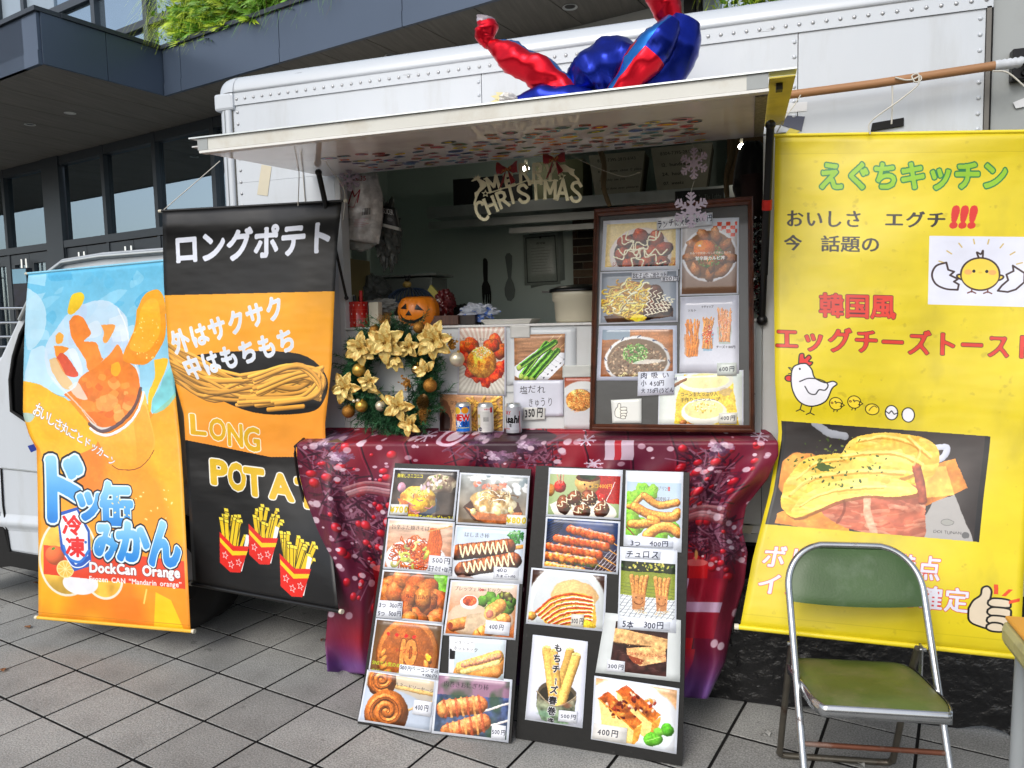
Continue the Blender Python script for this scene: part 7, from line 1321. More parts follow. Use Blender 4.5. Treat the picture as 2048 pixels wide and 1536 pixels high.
def flake(px, py, rpx, y, lab, ty, tilt=0):
    c_ = on(px, py, y=y); R = rpx/480; root = thing('snowflake', c_, lab, 'ornament', 'paper snowflakes hung under the hatch'); mb = MB()
    ux = np.array([math.cos(tilt), math.sin(tilt), 0]); uz = np.array([0, 0, 1.]); nn = np.cross(ux, uz)
    def bar(a, b, w): a, b = np.array(a), np.array(b); A, B_ = c_+ux*a[0]*R+uz*a[1]*R, c_+ux*b[0]*R+uz*b[1]*R; d = B_-A; mb.obox((A+B_)/2, d/2, np.cross(d/np.linalg.norm(d), nn)*w*R, nn*(.0005+.00004*(len(mb.v)/8 % 17)))
    for k in range(6):
        t = k*PI/3+PI/2; e = (math.cos(t), math.sin(t)); f = (-e[1], e[0]); bar((0, 0), e, .07)
        for q_, l in ((.35, .22), (.6, .28), (.82, .18)):
            for s_ in (-1, 1): bar((e[0]*q_, e[1]*q_), (e[0]*(q_+l*.8)+f[0]*s_*l, e[1]*(q_+l*.8)+f[1]*s_*l), .055)
        bar((e[0]*.2-f[0]*.12, e[1]*.2-f[1]*.12), (e[0]*.2+f[0]*.12, e[1]*.2+f[1]*.12), .06)
    mb.build('flake', FLK, root); mb = MB(); mb.tube([c_+uz*R, ty], .0006, 4); mb.build('thread', ROPE, root)
p1_ = on(1388, 327, y=2.78); flake(1382, 420, 30, 2.78, 'lower pale pink snowflake hanging in front of the framed menu', p1_-np.array([0, 0, .06]), .25)
flake(1388, 327, 26, 2.78, 'upper pale pink snowflake hanging over the framed menu', (p1_[0]-.02, 2.78, hz(2.78)-.002), -.35)
flake(699, 360, 22, 2.82, 'pale blue snowflake at the left end beside the plastic bags', (on(699, 340, y=2.82)[0], 2.82, hz(2.82)-.002), .5)
# ------------------------------------------------------------------ things on and behind the shelf
SZ = WB
def ob1(name, mb, m, lab, cat, origin=None, group=None, **kw): o = mb.build(name, m, None, origin=origin, **kw); tag(o, lab, cat, group); return o
def shelfpt(px, y): p = on(px, 640, y=y); return np.array([p[0], y, SZ+.001])
# pumpkin pail
c_ = shelfpt(838, 3.06); pk = thing('pumpkin_pail', c_, 'orange jack-o-lantern pail with grinning black face on the shelf', 'pumpkin pail')
ORP = mat('pumpkin_plastic', (.90, .50, .08), .38, var=.04, coat=.2); mb = MB(); R = .082; n = 60; vs = []; prof = [(.05, 0), (.066, .008), (.079, .03), (.083, .06), (.079, .09), (.066, .112), (.052, .122), (.05, .116)]; PS = 1.18
for i, (r, h) in enumerate(prof):
    for k in range(n): t = 2*PI*k/n; q_ = r*(1-.05*(1-abs(math.sin(5*t)))**2); vs.append((c_[0]+q_*math.cos(t), c_[1]+q_*math.sin(t)*.9, c_[2]+h))
mb.add(vs, [(i*n+k, i*n+(k+1) % n, (i+1)*n+(k+1) % n, (i+1)*n+k) for i in range(len(prof)-1) for k in range(n)], None, 0, True); mb.add(vs[:n], [tuple(range(n))[::-1]]); mb.build('pail', ORP, pk); pk.scale = (1.14, 1.14, 1.05)
def face(pts, nm):
    P = []
    for x, z in pts: 
        r = np.interp(z, [h for _, h in prof[:7]], [q for q, _ in prof[:7]]); y = -math.sqrt(max(0, r*r-x*x))*.9; P.append((c_[0]+x, c_[1]+y-.0015, c_[2]+z))
    mb = MB(); cc = np.mean(P, 0)+[0, -.0012, 0]; m_ = len(P); mb.add([cc]+P, [(0, i+1, (i+1) % m_+1) for i in range(m_)]); mb.build(nm, mat('pail_black', (.03, .03, .03), .4), pk, solid=.0008)
face([(-.048, .073), (-.018, .07), (-.021, .094)], 'eye'); face([(.016, .068), (.05, .062), (.024, .09)], 'eye'); face([(-.024, .045), (.004, .043), (-.007, .066)], 'nose')
mb = MB(); top = curve([(-.052, .055), (-.04, .038), (-.016, .026), (.01, .024), (.032, .032), (.05, .045)], 5); bot = curve([(-.052, .055), (-.042, .026), (-.02, .013), (.01, .011), (.034, .02), (.05, .045)], 5)
def fp(x, z): r = np.interp(z, [h for _, h in prof[:7]], [q for q, _ in prof[:7]]); return (c_[0]+x, c_[1]-math.sqrt(max(0, r*r-x*x))*.9-.002, c_[2]+z)
P = [fp(*p) for p in top]; Q = [fp(*p) for p in bot]; mb.add(P+Q, [(i, i+1, i+1+len(P), i+len(P)) for i in range(len(P)-1)]); mb.build('mouth', mat('pail_black', (.03, .03, .03), .4), pk, solid=.0008)
# red canister with pens
c_ = shelfpt(717, 3.02); cn = thing('canister', c_, 'tall shiny red patterned tin holding pens at the left end of the shelf', 'canister')
def redart():
    c = C(400, 260, (.72, .08, .07)); c.mixn((.9, .3, .22), 5, 2, .5, .7, .6, 2, 3, 1)
    for j in range(8):
        c.line([(0, 5+j*7.5), (100, 5+j*7.5)], .25, (.9, .6, .55), .6)
        for i in range(12): c.ell(4+i*8.5+(j % 2)*4, 8.5+j*7.5, .7, .9, (.95, .82, .8))
    return c
mb = MB(); mb.lathe([(.045, 0), (.045, .112), (.042, .114), (.042, .07)], c_, 28); mb.build('tin', printmat('red_tin', redart().image('red_tin'), .22, dirt=.01, coat=.4), cn)
for k, (dx, dy, h, m_) in enumerate(((-.022, .01, .145, CREAM), (-.008, -.01, .142, BLACKP), (.012, .01, .14, BLACKP), (.018, -.008, .162, mat('marker_red', (.75, .06, .08), .35)), (0, .02, .138, BLACKP))): mb = MB(); mb.tube([c_+np.array([dx, dy, .06]), c_+np.array([dx*1.25, dy, h])], .0075, 10); mb.build('pen', m_, cn)
def simplebox(name, px0, px1, py0, y, dep, m, lab, cat, rz=0, zb=None, bev=.003):
    a, b = on(px0, 640, y=y), on(px1, 640, y=y); zt = on((px0+px1)/2, py0, y=y)[2]; zb = SZ+.001 if zb is None else zb; mb = MB(); mb.box((a[0], y, zb), (b[0], y+dep, zt), rz=rz); return ob1(name, mb, m, lab, cat, bev=bev)
WV = mat('walnut', (.33, .2, .15), .5, var=.3, vs=5, stretch=(30, 3, 1), bump=.0006, bs=30)
simplebox('wooden_box', 856, 916, 631, 3.03, .08, WV, 'low striped walnut box to the right of the pumpkin pail', 'box'); simplebox('wooden_box', 918, 950, 630, 3.05, .08, mat('dark_walnut', (.14, .09, .08), .5, var=.2, stretch=(20, 2, 1)), 'low very dark wooden box beside the striped walnut box', 'box')
simplebox('plastic_box', 775, 812, 631, 3.05, .07, mat('frosted_box', (.55, .52, .48), .3, var=.04), 'low frosted grey-beige box between the red tin and the pumpkin', 'box'); simplebox('label_roll_box', 738, 757, 604, 3.0, .04, CREAM, 'small cream carton standing against the red tin', 'carton'); simplebox('white_carton', 690, 703, 632, 3.03, .05, CREAM, 'small white carton at the very left of the shelf', 'carton')
# pot with lid
c_ = shelfpt(1160, 3.13); pt = thing('stock_pot', c_, 'cream enamel stock pot with black lid beside the framed menu', 'pot'); s_ = .115
mb = MB(); mb.lathe([(.0001, .0), (.098, 0), (.104, .01), (.108, .085), (.116, .092), (.118, .130), (.116, .134), (.110, .134)], c_, 40); mb.build('pot_body', mat('cream_enamel', (.80, .77, .68), .3, var=.03, coat=.3, col2=(.45, .4, .33), amt=.35, as_=30, thr=(.68, .74)), pt)
mb = MB(); mb.lathe([(.128, .128), (.13, .134), (.126, .14), (.09, .152), (.03, .158), (.0001, .158)], c_, 40); mb.box((c_[0]-.158, c_[1]-.025, c_[2]+.128), (c_[0]-.12, c_[1]+.025, c_[2]+.136)); mb.build('lid', mat('lid_black', (.02, .02, .022), .3), pt)
# tray, bag of rice, snack bags
mb = MB(); a, b = on(962, 640, y=3.04), on(1063, 640, y=3.04); z = SZ+.002; mb.add([(a[0]+.015, 3.05, z), (b[0]-.015, 3.05, z), (b[0]-.015, 3.17, z), (a[0]+.015, 3.17, z), (a[0], 3.035, z+.018), (b[0], 3.035, z+.018), (b[0], 3.185, z+.018), (a[0], 3.185, z+.018)], [(0, 1, 2, 3), (0, 4, 5, 1), (1, 5, 6, 2), (2, 6, 7, 3), (3, 7, 4, 0)]); ob1('foam_tray', mb, mat('foam_white', (.86, .85, .82), .6), 'shallow white tray on the shelf below the fork', 'tray', solid=.003)
def crumple(name, px, py, rx, ry, y, m, lab, cat, sd, zmin=None, dep=.05, par=None, amp=.35, f=3, **kw):
    c_ = on(px, py, y=y); mb = MB(); R1, R2 = rx/470, ry/470; n = 28
    def fn(u, v):
        t = u*2*PI; p = v*PI; d = np.array([math.sin(p)*math.cos(t), math.sin(p)*math.sin(t), math.cos(p)]); k = 1+amp*(fnoise(d[0]*f+sd, d[1]*f, d[2]*f)+.5*abs(fnoise(d[0]*f*3+sd, d[1]*f*3, d[2]*f*3))); q = c_+np.array([d[0]*R1, d[1]*dep, d[2]*R2])*k
        if zmin is not None: q[2] = max(q[2], zmin)
        return q
    mb.grid(fn, n, n, sm=kw.pop('sm', True)); 
    if par is not None: return mb.build(name, m, par)
    return ob1(name, mb, m, lab, cat)
FILM = mat('plastic_film', (.62, .62, .60), .25, var=.1, vs=30, coat=.3, alpha=1, bump=.004, bs=60); FILMD = mat('cloudy_film', (.32, .33, .32), .3, var=.15, vs=30, bump=.006, bs=50)
crumple('rice_bag', 955, 625, 36, 16, 3.12, mat('bag_white_blue', (.72, .74, .78), .4, var=.05, vs=40, col2=(.1, .35, .7), amt=.9, as_=16, thr=(.56, .58)), 'crumpled white and blue plastic bag lying behind the boxes', 'bag', 3, SZ+.001, sm=False, amp=.6)
crumple('dark_tray', 925, 622, 22, 14, 3.25, BLACKP, 'black rounded container behind the snack packets', 'container', 5, SZ+.001)
sn = crumple('snack_packet', 890, 606, 20, 26, 3.14, mat('packet_red', (.34, .04, .06), .35, var=.2, vs=30, col2=(.85, .82, .8), amt=.9, as_=26, thr=(.6, .62)), 'dark red snack packet with white lettering right of the pumpkin', 'packet', 8, SZ+.001, sm=False)
mb = MB(); a = on(860, 575, y=3.2); b = on(882, 600, y=3.2); mb.obox((a+b)/2, (b-a)/2, np.array([.008, 0, .012]), np.array([0, .01, 0])); ob1('yellow_tube', mb, mat('tube_yellow', (.62, .58, .12), .4), 'yellow carton leaning behind the red snack packet', 'carton')
# blue basket upside down with a figurine, pale container behind
c_ = shelfpt(822, 3.30); zc = on(822, 590, y=3.3)[2]; bk = thing('basket', (c_[0], 3.3, zc-.05), 'upturned dark blue ribbed basket behind the pumpkin', 'basket'); BLU = mat('basket_blue', (.14, .22, .33), .5, var=.1)
for k in range(34):
    t = 2*PI*k/34; mb = MB(); mb.tube([(c_[0]+.115*math.cos(t)*q, 3.3+.09*math.sin(t)*q, zc-.03+h) for q, h in ((1, 0), (.92, .03), (.6, .055), (.3, .062))], .0022, 5); mb.build('rib', BLU, bk)
mb = MB(); mb.tube([(c_[0]+.118*math.cos(t), 3.3+.092*math.sin(t), zc-.035) for t in np.linspace(0, 2*PI, 40)[:-1]], .006, 8, closed=True); mb.tube([(c_[0]+.108*math.cos(t), 3.3+.085*math.sin(t), zc-.05) for t in np.linspace(0, 2*PI, 40)[:-1]], .004, 8, closed=True); mb.lathe([(.04, .03), (.0001, .034)], (c_[0], 3.3, zc), 20); mb.build('rim', BLU, bk)
fg = thing('figurine', (c_[0], 3.28, zc+.034), 'tiny yellow and black figurine on the upturned basket', 'figurine'); FY = mat('figure_yellow', (.6, .5, .25), .5)
mb = MB(); mb.ball((c_[0]-.005, 3.28, zc+.05), .018, 12, sz=(1.3, .8, .9)); mb.build('figure_body', FY, fg); mb = MB(); mb.ball((c_[0], 3.275, zc+.075), .013, 12); mb.ball((c_[0]-.012, 3.275, zc+.088), .006, 8); mb.ball((c_[0]+.012, 3.275, zc+.088), .006, 8); mb.build('figure_head', BLACKP, fg)
simplebox('storage_tub', 758, 866, 556, 3.45, .2, mat('tub_clear', (.42, .44, .42), .3), 'pale translucent storage tub behind the basket', 'tub'); a, b = on(750, 640, y=3.44), on(874, 640, y=3.44); zt = on(812, 553, y=3.44)[2]; mb = MB(); mb.box((a[0], 3.44, zt), (b[0], 3.68, zt+.012)); ob1('tub_lid', mb, mat('tub_lid', (.52, .54, .52), .35), 'pale lid lying on the storage tub', 'lid', bev=.004)
crumple('plastic_sack', 745, 590, 40, 42, 3.4, FILMD, 'cloudy grey plastic sack heaped left of the basket', 'bag', 21, SZ+.001, sm=False, dep=.08); crumple('packet_heap', 762, 612, 42, 14, 3.2, FILM, 'crumpled silver packet lying behind the red tin', 'packet', 23, SZ+.001, sm=False, amp=.6, dep=.04)
crumple('dark_bundle', 700, 620, 34, 26, 3.3, BLACKP, 'dark cloth bundle behind the red tin', 'bundle', 29, SZ+.001)
# bags hanging at the left
hb_ = thing('carrier_bag_pack', on(730, 350, y=3.08), 'clear pack of white carrier bags with red print hanging at the left of the hatch', 'bag')
def bagart():
    c = C(260, 420, (.80, .78, .76)); c.mixn((.66, .64, .63), 4, 2, .45, .7, .7, 3, 1, 2); c.mottle(.1, 12, 3)
    c.text('No.35', 20, 14, 15, (.55, .08, .12), .02, rot=4); c.fit('M', 14, 34, 40, 66, (.62, .15, .2), bold=-.01, shear=.2); c.line([(12, 70), (30, 74), (42, 40)], .8, (.62, .15, .2))
    for k in range(13): c.rect(50+k*1.5, 78, 50.6+k*1.5+(k % 3)*.3, 92, (.2, .2, .2))
    for k in range(6): c.line([(34, 100+k*4), (66-(k % 3)*6, 103+k*4)], .7, (.75, .4, .42), .8)
    return c
bm = printmat('bag_print', bagart().image('bag_print'), .35, bump=.008, bs=30, dirt=.06, coat=.4)
stb = [(0, (702, 350), (752, 346)), (.3, (690, 395), (764, 388)), (.6, (686, 440), (764, 430)), (1, (684, 478), (758, 488))]; mb = sheet(stb, lambda u, v: 3.05-.05*math.sin(PI*u)*(.6+.4*v)+.012*fnoise(u*5, v*5, 1), 20, 26); mb.build('bag_front', bm, hb_, solid=.02)
stb = [(0, (684, 476), (757, 486)), (.5, (692, 497), (740, 498)), (1, (712, 500), (722, 504))]; mb = sheet(stb, lambda u, v: 3.05-.03*math.sin(PI*u)*(1-v)+.02*fnoise(u*6, v*5, 4), 14, 10); mb.build('gathered_tail', FILM, hb_, solid=.003)
crumple('film_wrap', 775, 470, 26, 62, 3.15, FILMD, 'long clear crumpled film bag hanging behind the carrier bags', 'bag', 33, sm=False, amp=.5, f=4, dep=.05)
stb = [(0, (768, 412), (790, 416)), (1, (760, 452), (800, 462))]; mb = sheet(stb, lambda u, v: 3.08, 4, 4)
def blkart(): c = C(200, 180, (.08, .08, .09)); c.fit('SLICER', 12, 10, 88, 32, (.8, .8, .8), bold=.0); c.rect(0, 76, 100, 90, (.75, .75, .73)); c.ell(60, 52, 18, 8, (.3, .3, .3)); return c
ob1('black_carton', mb, printmat('black_carton', blkart().image('black_carton'), .4), 'black and white printed carton face behind the carrier bags', 'carton', solid=.03)
mb = MB(); a = on(703, 500, y=3.5); b = on(733, 500, y=3.5); mb.box((a[0], 3.5, SZ-.3), (b[0], 3.54, 2.3)); ob1('interior_post', mb, INT, 'grey-green upright post inside the truck behind the bags', 'post'); 
# beige appliance
a, b = on(673, 560, y=3.2), on(702, 560, y=3.2); zt = on(690, 517, y=3.2)[2]; ap = thing('microwave', (a[0], 3.2, SZ), 'beige appliance with round dials at the far left inside', 'appliance'); mb = MB(); mb.box((a[0]-.05, 3.2, SZ+.001), (b[0], 3.4, zt)); mb.build('casing', mat('beige_casing', (.52, .46, .30), .5, var=.05), ap, bev=.006)
for px, py, r in ((694, 545, .014), (691, 566, .006), (699, 567, .006)): p = on(px, py, y=3.199); mb = MB(); mb.lathe([(.0001, -.004), (r*.8, -.004), (r, 0)], p, 18, axis='y'); mb.build('dial', BLACKP, ap)
# upper shelf contents: folded bins with writing
BINC = mat('bin_linen', (.62, .60, .53), .8, var=.06)
def binart(lines):
    def f():
        c = C(360, 300, (.62, .60, .54)); c.mottle(.05, 6); c.text('8304-7395-2813-6143', 14, 16, 9, (.12, .12, .12), .0, sx=.85)
        for k, (a_, b_) in enumerate(lines): c.text(a_, 12, 38+k*18, 9 if b_ else 7, (.1, .1, .1), .01 if b_ else 0)
        return c
    return f()
for k, (pa, pb, lines, lab) in enumerate((((1178, 312), (1290, 300), (('It has done about 12 pleasures', 0), ('monthly see you', 0), ('It has done even pleasures', 0)), 'left canvas storage bin with small printed lines on the overhead shelf'), ((1302, 297), (1425, 285), (('12. hundreds', 1), ('24. hours', 1), ('07. weeks', 1)), 'right canvas storage bin with large numbers on the overhead shelf'))):
    tl, tr = on(*pa, y=4.0), on(*pb, y=4.0); zb = 2.152; d = .03; bn = thing('storage_bin', ((tl[0]+tr[0])/2, 4.1, zb), lab, 'storage bin', 'canvas bins on the overhead shelf'); zt = tl[2]
    mb = MB(); mb.slab([(tl[0]+d, 4.0, zb), (tr[0]-d, 4.0, zb), (tr[0], 3.99, zt), (tl[0], 3.99, zt)], (0, .2, 0), 0, 1); mb.build('bin_body', [printmat('bin_%d' % k, binart(lines).image('bin_%d' % k), .8), BINC], bn, bev=.004)
mb = MB(); mb.box((-1.6, 4.02, 2.127), (-1.2, 4.25, 2.30)); ob1('dark_crate', mb, mat('crate_dark', (.10, .10, .10), .7, var=.1), 'dark grey crate at the left of the overhead shelf', 'crate'); mb = MB(); mb.box((-1.12, 4.05, 2.152), (-.86, 4.3, 2.36)); ob1('olive_box', mb, mat('olive', (.30, .31, .20), .7), 'olive box on the overhead shelf behind the sign letters', 'box')
mb = MB(); p = on(1475, 330, y=4.0); mb.box((p[0]-.05, 4.0, 2.152), (p[0]+.2, 4.3, 2.42)); ob1('brown_box', mb, mat('carton_brown', (.32, .24, .14), .8, var=.1), 'brown carton at the right end of the overhead shelf', 'box')
for pa, pb, lab in (((1200, 300), (1217, 413), 'left stick of bare wood hanging inside the hatch'), ((1466, 270), (1452, 395), 'right stick of bare wood beside the dark coat')):
    P = [on(pa[0]+(pb[0]-pa[0])*t+4*math.sin(t*7), pa[1]+(pb[1]-pa[1])*t, y=3.3) for t in np.linspace(0, 1, 9)]; mb = MB(); mb.tube(P, [.012, .013, .011, .012, .014, .011, .010, .011, .009], 8); ob1('driftwood_stick', mb, mat('bare_wood', (.50, .42, .30), .8, var=.15, bump=.002, bs=40), lab, 'stick')
p = on(1350, 383, y=3.9); q_ = on(1448, 412, y=3.9); mb = MB(); mb.slab([(p[0], 3.9, q_[2]), (q_[0], 3.9, q_[2]), (q_[0], 3.9, p[2]), (p[0], 3.9, p[2])], (0, .01, 0)); c = C(300, 90, (.10, .12, .12)); c.fit('Let\'s All Go To The Lobby', 5, 8, 95, 20, (.42, .46, .42), bold=-.01); ob1('word_plaque', mb, printmat('plaque', c.image('plaque'), .6), 'dark plaque with pale script above the framed menu', 'sign')
# back wall things
NW = np.array([0, -1., 0]); PW = (0, 4.398, 0)
def wallshape(pts, off, th, m, name, lab, cat, par=None):
    P = [onp(x, y, (0, 4.4-off, 0), NW) for x, y in pts]; mb = MB(); mb.prism(P[::-1] if True else P, (0, th, 0)); return ob1(name, mb, m, lab, cat)
fork = [(966, 520), (967, 517), (970, 516), (973, 518), (975, 524), (975, 545), (975, 562), (980, 572), (982, 584), (982, 606), (980, 609), (979, 606), (979, 588), (978, 588), (977.5, 608), (976, 609), (975, 588), (974, 588), (973.5, 608), (972, 608), (970.5, 588), (969.5, 588), (968, 606), (966, 606), (964, 586), (963.6, 572), (967, 562), (966, 545)]
wallshape(fork, .012, .004, mat('fork_black', (.03, .03, .03), .5), 'fork_ornament', 'big black fork silhouette on the back wall', 'wall ornament')
spoon = [(1010, 514), (1013, 507), (1019, 506), (1024, 512), (1024, 530), (1022, 556), (1027, 567), (1030, 580), (1028, 594), (1022, 602), (1015, 601), (1010, 590), (1009, 577), (1012, 565), (1016, 556), (1013, 535)]
wallshape(spoon, .012, .004, mat('spoon_grey', (.5, .54, .53), .3, .3), 'spoon_ornament', 'big grey spoon silhouette on the back wall beside the fork', 'wall ornament')
def cert(w, h):
    c = C(w, h, (.74, .78, .75)); c.line([(8, 8), (92, 8), (92, c.H-8), (8, c.H-8), (8, 8)], 1.6, (.40, .44, .42)); c.mottle(.05, 30); c.fit('許可証', 38, 22, 64, 28, (.15, .17, .16), bold=0); c.ell(50, 9, 3, 3, (.2, .22, .2))
    for k in range(9): c.line([(22, 38+k*8), (60+((k*17) % 20), 38+k*8)], .5, (.3, .33, .31))
    return c
o = card(None, 'certificate', ((1046, 471), (1115, 465), (1121, 568), (1050, 571)), PW, NW, .006, cert, None, .3, .002, 4); tag(o, 'framed-border certificate pinned to the back wall left of the brick panel', 'certificate')
o = card(None, 'certificate', ((1058, 468), (1126, 463), (1130, 560), (1062, 576)), PW, NW, .002, lambda w, h: C(w, h, (.66, .7, .68)), None, .3, .002, 4); tag(o, 'plain second sheet showing behind the certificate', 'sheet')
bp_ = thing('brick_panel', on(1170, 560, y=4.39), 'strip of brown brick-patterned wall panel behind the framed menu', 'wall panel'); mb = MB(); a, b = on(1147, 560, y=4.39), on(1215, 560, y=4.39); zt = on(1165, 433, y=4.39)[2]; mb.box((a[0], 4.385, SZ-.1), (b[0]+.1, 4.397, zt)); mb.build('mortar', mat('mortar', (.6, .58, .52), .9), bp_)
rg = random.Random(4); z = SZ-.1; k = 0; BRM = [mat('brick_%s' % n_, c_, .85, var=.15, vs=30, bump=.002, bs=80) for n_, c_ in (('brown', (.36, .27, .21)), ('dark', (.22, .18, .15)), ('tan', (.46, .38, .3)))]
while z < zt-.03:
    x = a[0]-(.06 if k % 2 else .0)
    while x < b[0]+.1:
        w = rg.choice((.09, .12)); x0, x1 = max(x, a[0])+.003, min(x+w, b[0]+.1)-.003
        if x1-x0 > .01: mb = MB(); mb.box((x0, 4.376-rg.uniform(0, .004), z+.003), (x1, 4.386, z+.041)); mb.build('brick', BRM[rg.randrange(3)], bp_)
        x += w
    z += .045; k += 1
# bulbs that are lit
for px, py, y_, r, lab in ((1052, 337, 3.9, .017, 'small lit round bulb seen through the sign letters'), (1483, 293, 3.6, .014, 'small lit lamp beside the dark coat')):
    p = on(px, py, y=y_); root = thing('bulb', p+np.array([0, 0, r]), lab, 'lamp'); mb = MB(); mb.ball(p, r, 14, sz=(1, 1, .9)); mb.build('globe', glow('lit_bulb', (1, .97, .9), 45), root); mb = MB(); mb.tube([p+np.array([0, 0, r*.8]), p+np.array([0, 0, r*.8+.03])], r*.5, 10); mb.build('socket', CREAM, root)
# dark coat hanging, tinsel curtain
ct = thing('coat', on(1500, 300, y=3.12), 'black coat with dark red lower part hanging at the right end of the hatch', 'coat'); stc = [(0, (1492, 283), (1518, 283)), (.15, (1478, 305), (1536, 300)), (.4, (1470, 345), (1540, 345)), (.7, (1466, 376), (1542, 380)), (1, (1482, 425), (1540, 430))]
mb = sheet(stc, lambda u, v: 3.12-.05*math.sin(PI*u)*math.sin(PI*min(1, v+.15))+.02*fnoise(u*4, v*4, 7), 18, 22); mb.build('coat_shell', mat('coat_black', (.022, .022, .024), .9, sheen=.3, bump=.003, bs=30), ct, solid=.01)
stc = [(0, (1482, 350), (1526, 345)), (1, (1484, 440), (1530, 445))]; mb = sheet(stc, lambda u, v: 3.07-.03*math.sin(PI*u), 8, 10); mb.build('coat_lining', mat('coat_maroon', (.12, .035, .03), .9), ct, solid=.008)
tn = MB(); rg = random.Random(8)
for k in range(1500):
    p = on(rg.uniform(1507, 1541), rg.uniform(432, 628), y=3.05+rg.uniform(-.02, .03)); a_ = np.array([rg.gauss(0, 1) for _ in range(3)]); a_ /= np.linalg.norm(a_); b_ = np.cross(a_, [rg.gauss(0, 1) for _ in range(3)]); b_ /= np.linalg.norm(b_); r = rg.uniform(.004, .013); tn.add([p-a_*r, p+b_*r*.6, p+a_*r, p-b_*r*.5], [(0, 1, 2, 3)], None, 0 if rg.random() < .93 else 1)
o = ob1('foil_tinsel', tn, [mat('tinsel_silver', (.62, .62, .62), .18, 1), mat('tinsel_red', (.7, .08, .15), .2, .8)], 'crumpled silver foil tinsel hanging between framed menu and yellow banner', 'tinsel', origin=on(1525, 628, y=3.06)); o['kind'] = 'thing'
mb = MB(); a, b = on(1506, 640, y=3.0), on(1541, 640, y=3.0); 
# ------------------------------------------------------------------ foil balloon lying on the hatch
BR = mat('foil_red', (.80, .05, .14), .3, .75, var=.08, vs=14); BB_ = mat('foil_blue', (.05, .14, .55), .27, .75, var=.15, vs=10); BC = mat('foil_sky', (.12, .42, .72), .2, .7, var=.1); CLR = mat('foil_clear', (.75, .72, .76), .2, .3)
bl = thing('foil_balloon', on(1180, 190, y=2.5), 'crumpled red and blue foil balloon lying on top of the hatch', 'balloon'); BY = 2.5
def limb(pts, rs, name, mfn, y=BY, amp=.16, sd=0, n=26, sub=7):
    P = np.array(curve([tuple(on(a, b, y=y+dy)) for a, b, dy in pts], sub)); m_ = len(P); rr = np.interp(np.linspace(0, 1, m_), np.linspace(0, 1, len(rs)), np.array(rs)/470.); mb = MB(); mb.tube(P, rr, n); v = []
    cnt = m_*n
    for i, q in enumerate(mb.v):
        if i < cnt: k = i//n
        elif i < cnt+n: k = 0
        else: k = m_-1
        c_ = P[k]; d = np.array(q)-c_; t = math.atan2(d[2], d[0]+1e-9); f = 1+amp*(1.2*fnoise(c_[0]*22+sd, d[0]*30, d[2]*30)+.7*abs(fnoise(q[0]*60+sd, q[1]*60, q[2]*60))-.15); v.append(tuple(c_+d*f))
    mb.v = v
    for j, f_ in enumerate(mb.f):
        k = min(m_-1, f_[0]//n) if f_[0] < cnt else 0; a_ = (f_[0] % n)/n; mb.mi[j] = mfn(k/m_, a_); mb.sm[j] = True
    return mb.build(name, [BR, BB_, BC, CLR], bl)
limb([(1150, 192, 0), (1110, 165, 0), (1060, 135, 0), (1010, 108, 0), (980, 92, 0)], [14, 22, 26, 20, 9], 'arm', lambda t, a: 2 if .22 < a < .34 or t > .96 else 0, sd=1, amp=.3)
limb([(978, 92, 0), (970, 78, 0), (972, 60, 0), (968, 44, 0)], [8, 14, 19, 12], 'glove', lambda t, a: 0, sd=5, amp=.4); limb([(968, 48, 0), (970, 36, 0)], [13, 15], 'seal_tab', lambda t, a: 3, sd=9, amp=.4, n=12)
limb([(1150, 190, .02), (1175, 160, .03), (1215, 140, .03), (1260, 140, .04), (1300, 165, .04)], [16, 38, 46, 42, 24], 'body', lambda t, a: 0 if abs(a-.55-.2*t) < .07 or (t > .72 and .2 < a < .35) else 1, sd=12, amp=.15)
limb([(1030, 205, -.02), (1080, 195, -.02), (1140, 195, -.02), (1190, 200, -.02)], [8, 18, 18, 14], 'leg', lambda t, a: 0 if (.45 < a < .8 and t < .5) else 1, sd=20); limb([(1255, 215, .03), (1310, 160, .04), (1350, 90, .04), (1370, 40, .04)], [22, 36, 40, 24], 'leg', lambda t, a: 1, sd=25, amp=.11)
limb([(1215, 200, -.05), (1250, 165, -.05), (1290, 120, -.05), (1325, 75, -.05), (1348, 38, -.05)], [8, 20, 28, 26, 10], 'arm', lambda t, a: (1 if t > .52 else 0) if not (.0 < a < .12) else 2, y=BY, sd=30, amp=.2); limb([(1190, 205, -.06), (1230, 195, -.06), (1250, 185, -.06)], [6, 14, 8], 'glove', lambda t, a: 0, sd=36)
limb([(1352, 44, .02), (1338, 20, .03), (1325, -10, .03), (1318, -40, .03)], [12, 24, 28, 28], 'leg', lambda t, a: 0, sd=40, amp=.2)
mb = MB(); a = on(1378, 118, y=2.56); b = on(1362, 140, y=2.56); c0 = on(1350, 142, y=2.56); mb.prism([a, b, c0][::-1], (0, .004, 0)); mb.build('side_tab', BR, bl)
c_ = on(1013, 196, y=2.3); tw = thing('tissue_flower', c_, 'small cream tissue star beside the balloon on the hatch', 'decoration'); mb = MB()
for k in range(7): a_ = 2.6+k*.35 if k < 4 else k; d = np.array([math.cos(a_), -.1*(k % 2), math.sin(a_)]); s_ = np.cross(d, [0, 1, 0])*.010; mb.add([c_, c_+d*.02+s_, c_+d*(.042+.01*(k % 3)), c_+d*.02-s_], [(0, 1, 2, 3)])
mb.build('petal_paper', mat('tissue_cream', (.86, .82, .62), .7), tw, solid=.001); crumple('tissue_base', 1018, 202, 12, 9, 2.3, mat('tissue_white', (.85, .84, .82), .5), '', '', 3, par=tw)
mb = MB(); mb.tube([on(893+16*math.cos(t), 226-8*math.sin(t), y=2.4) for t in np.linspace(0, PI, 12)], .001, 5); ob1('wire_loop', mb, STEEL, 'thin wire loop sticking up over the hatch edge', 'wire')
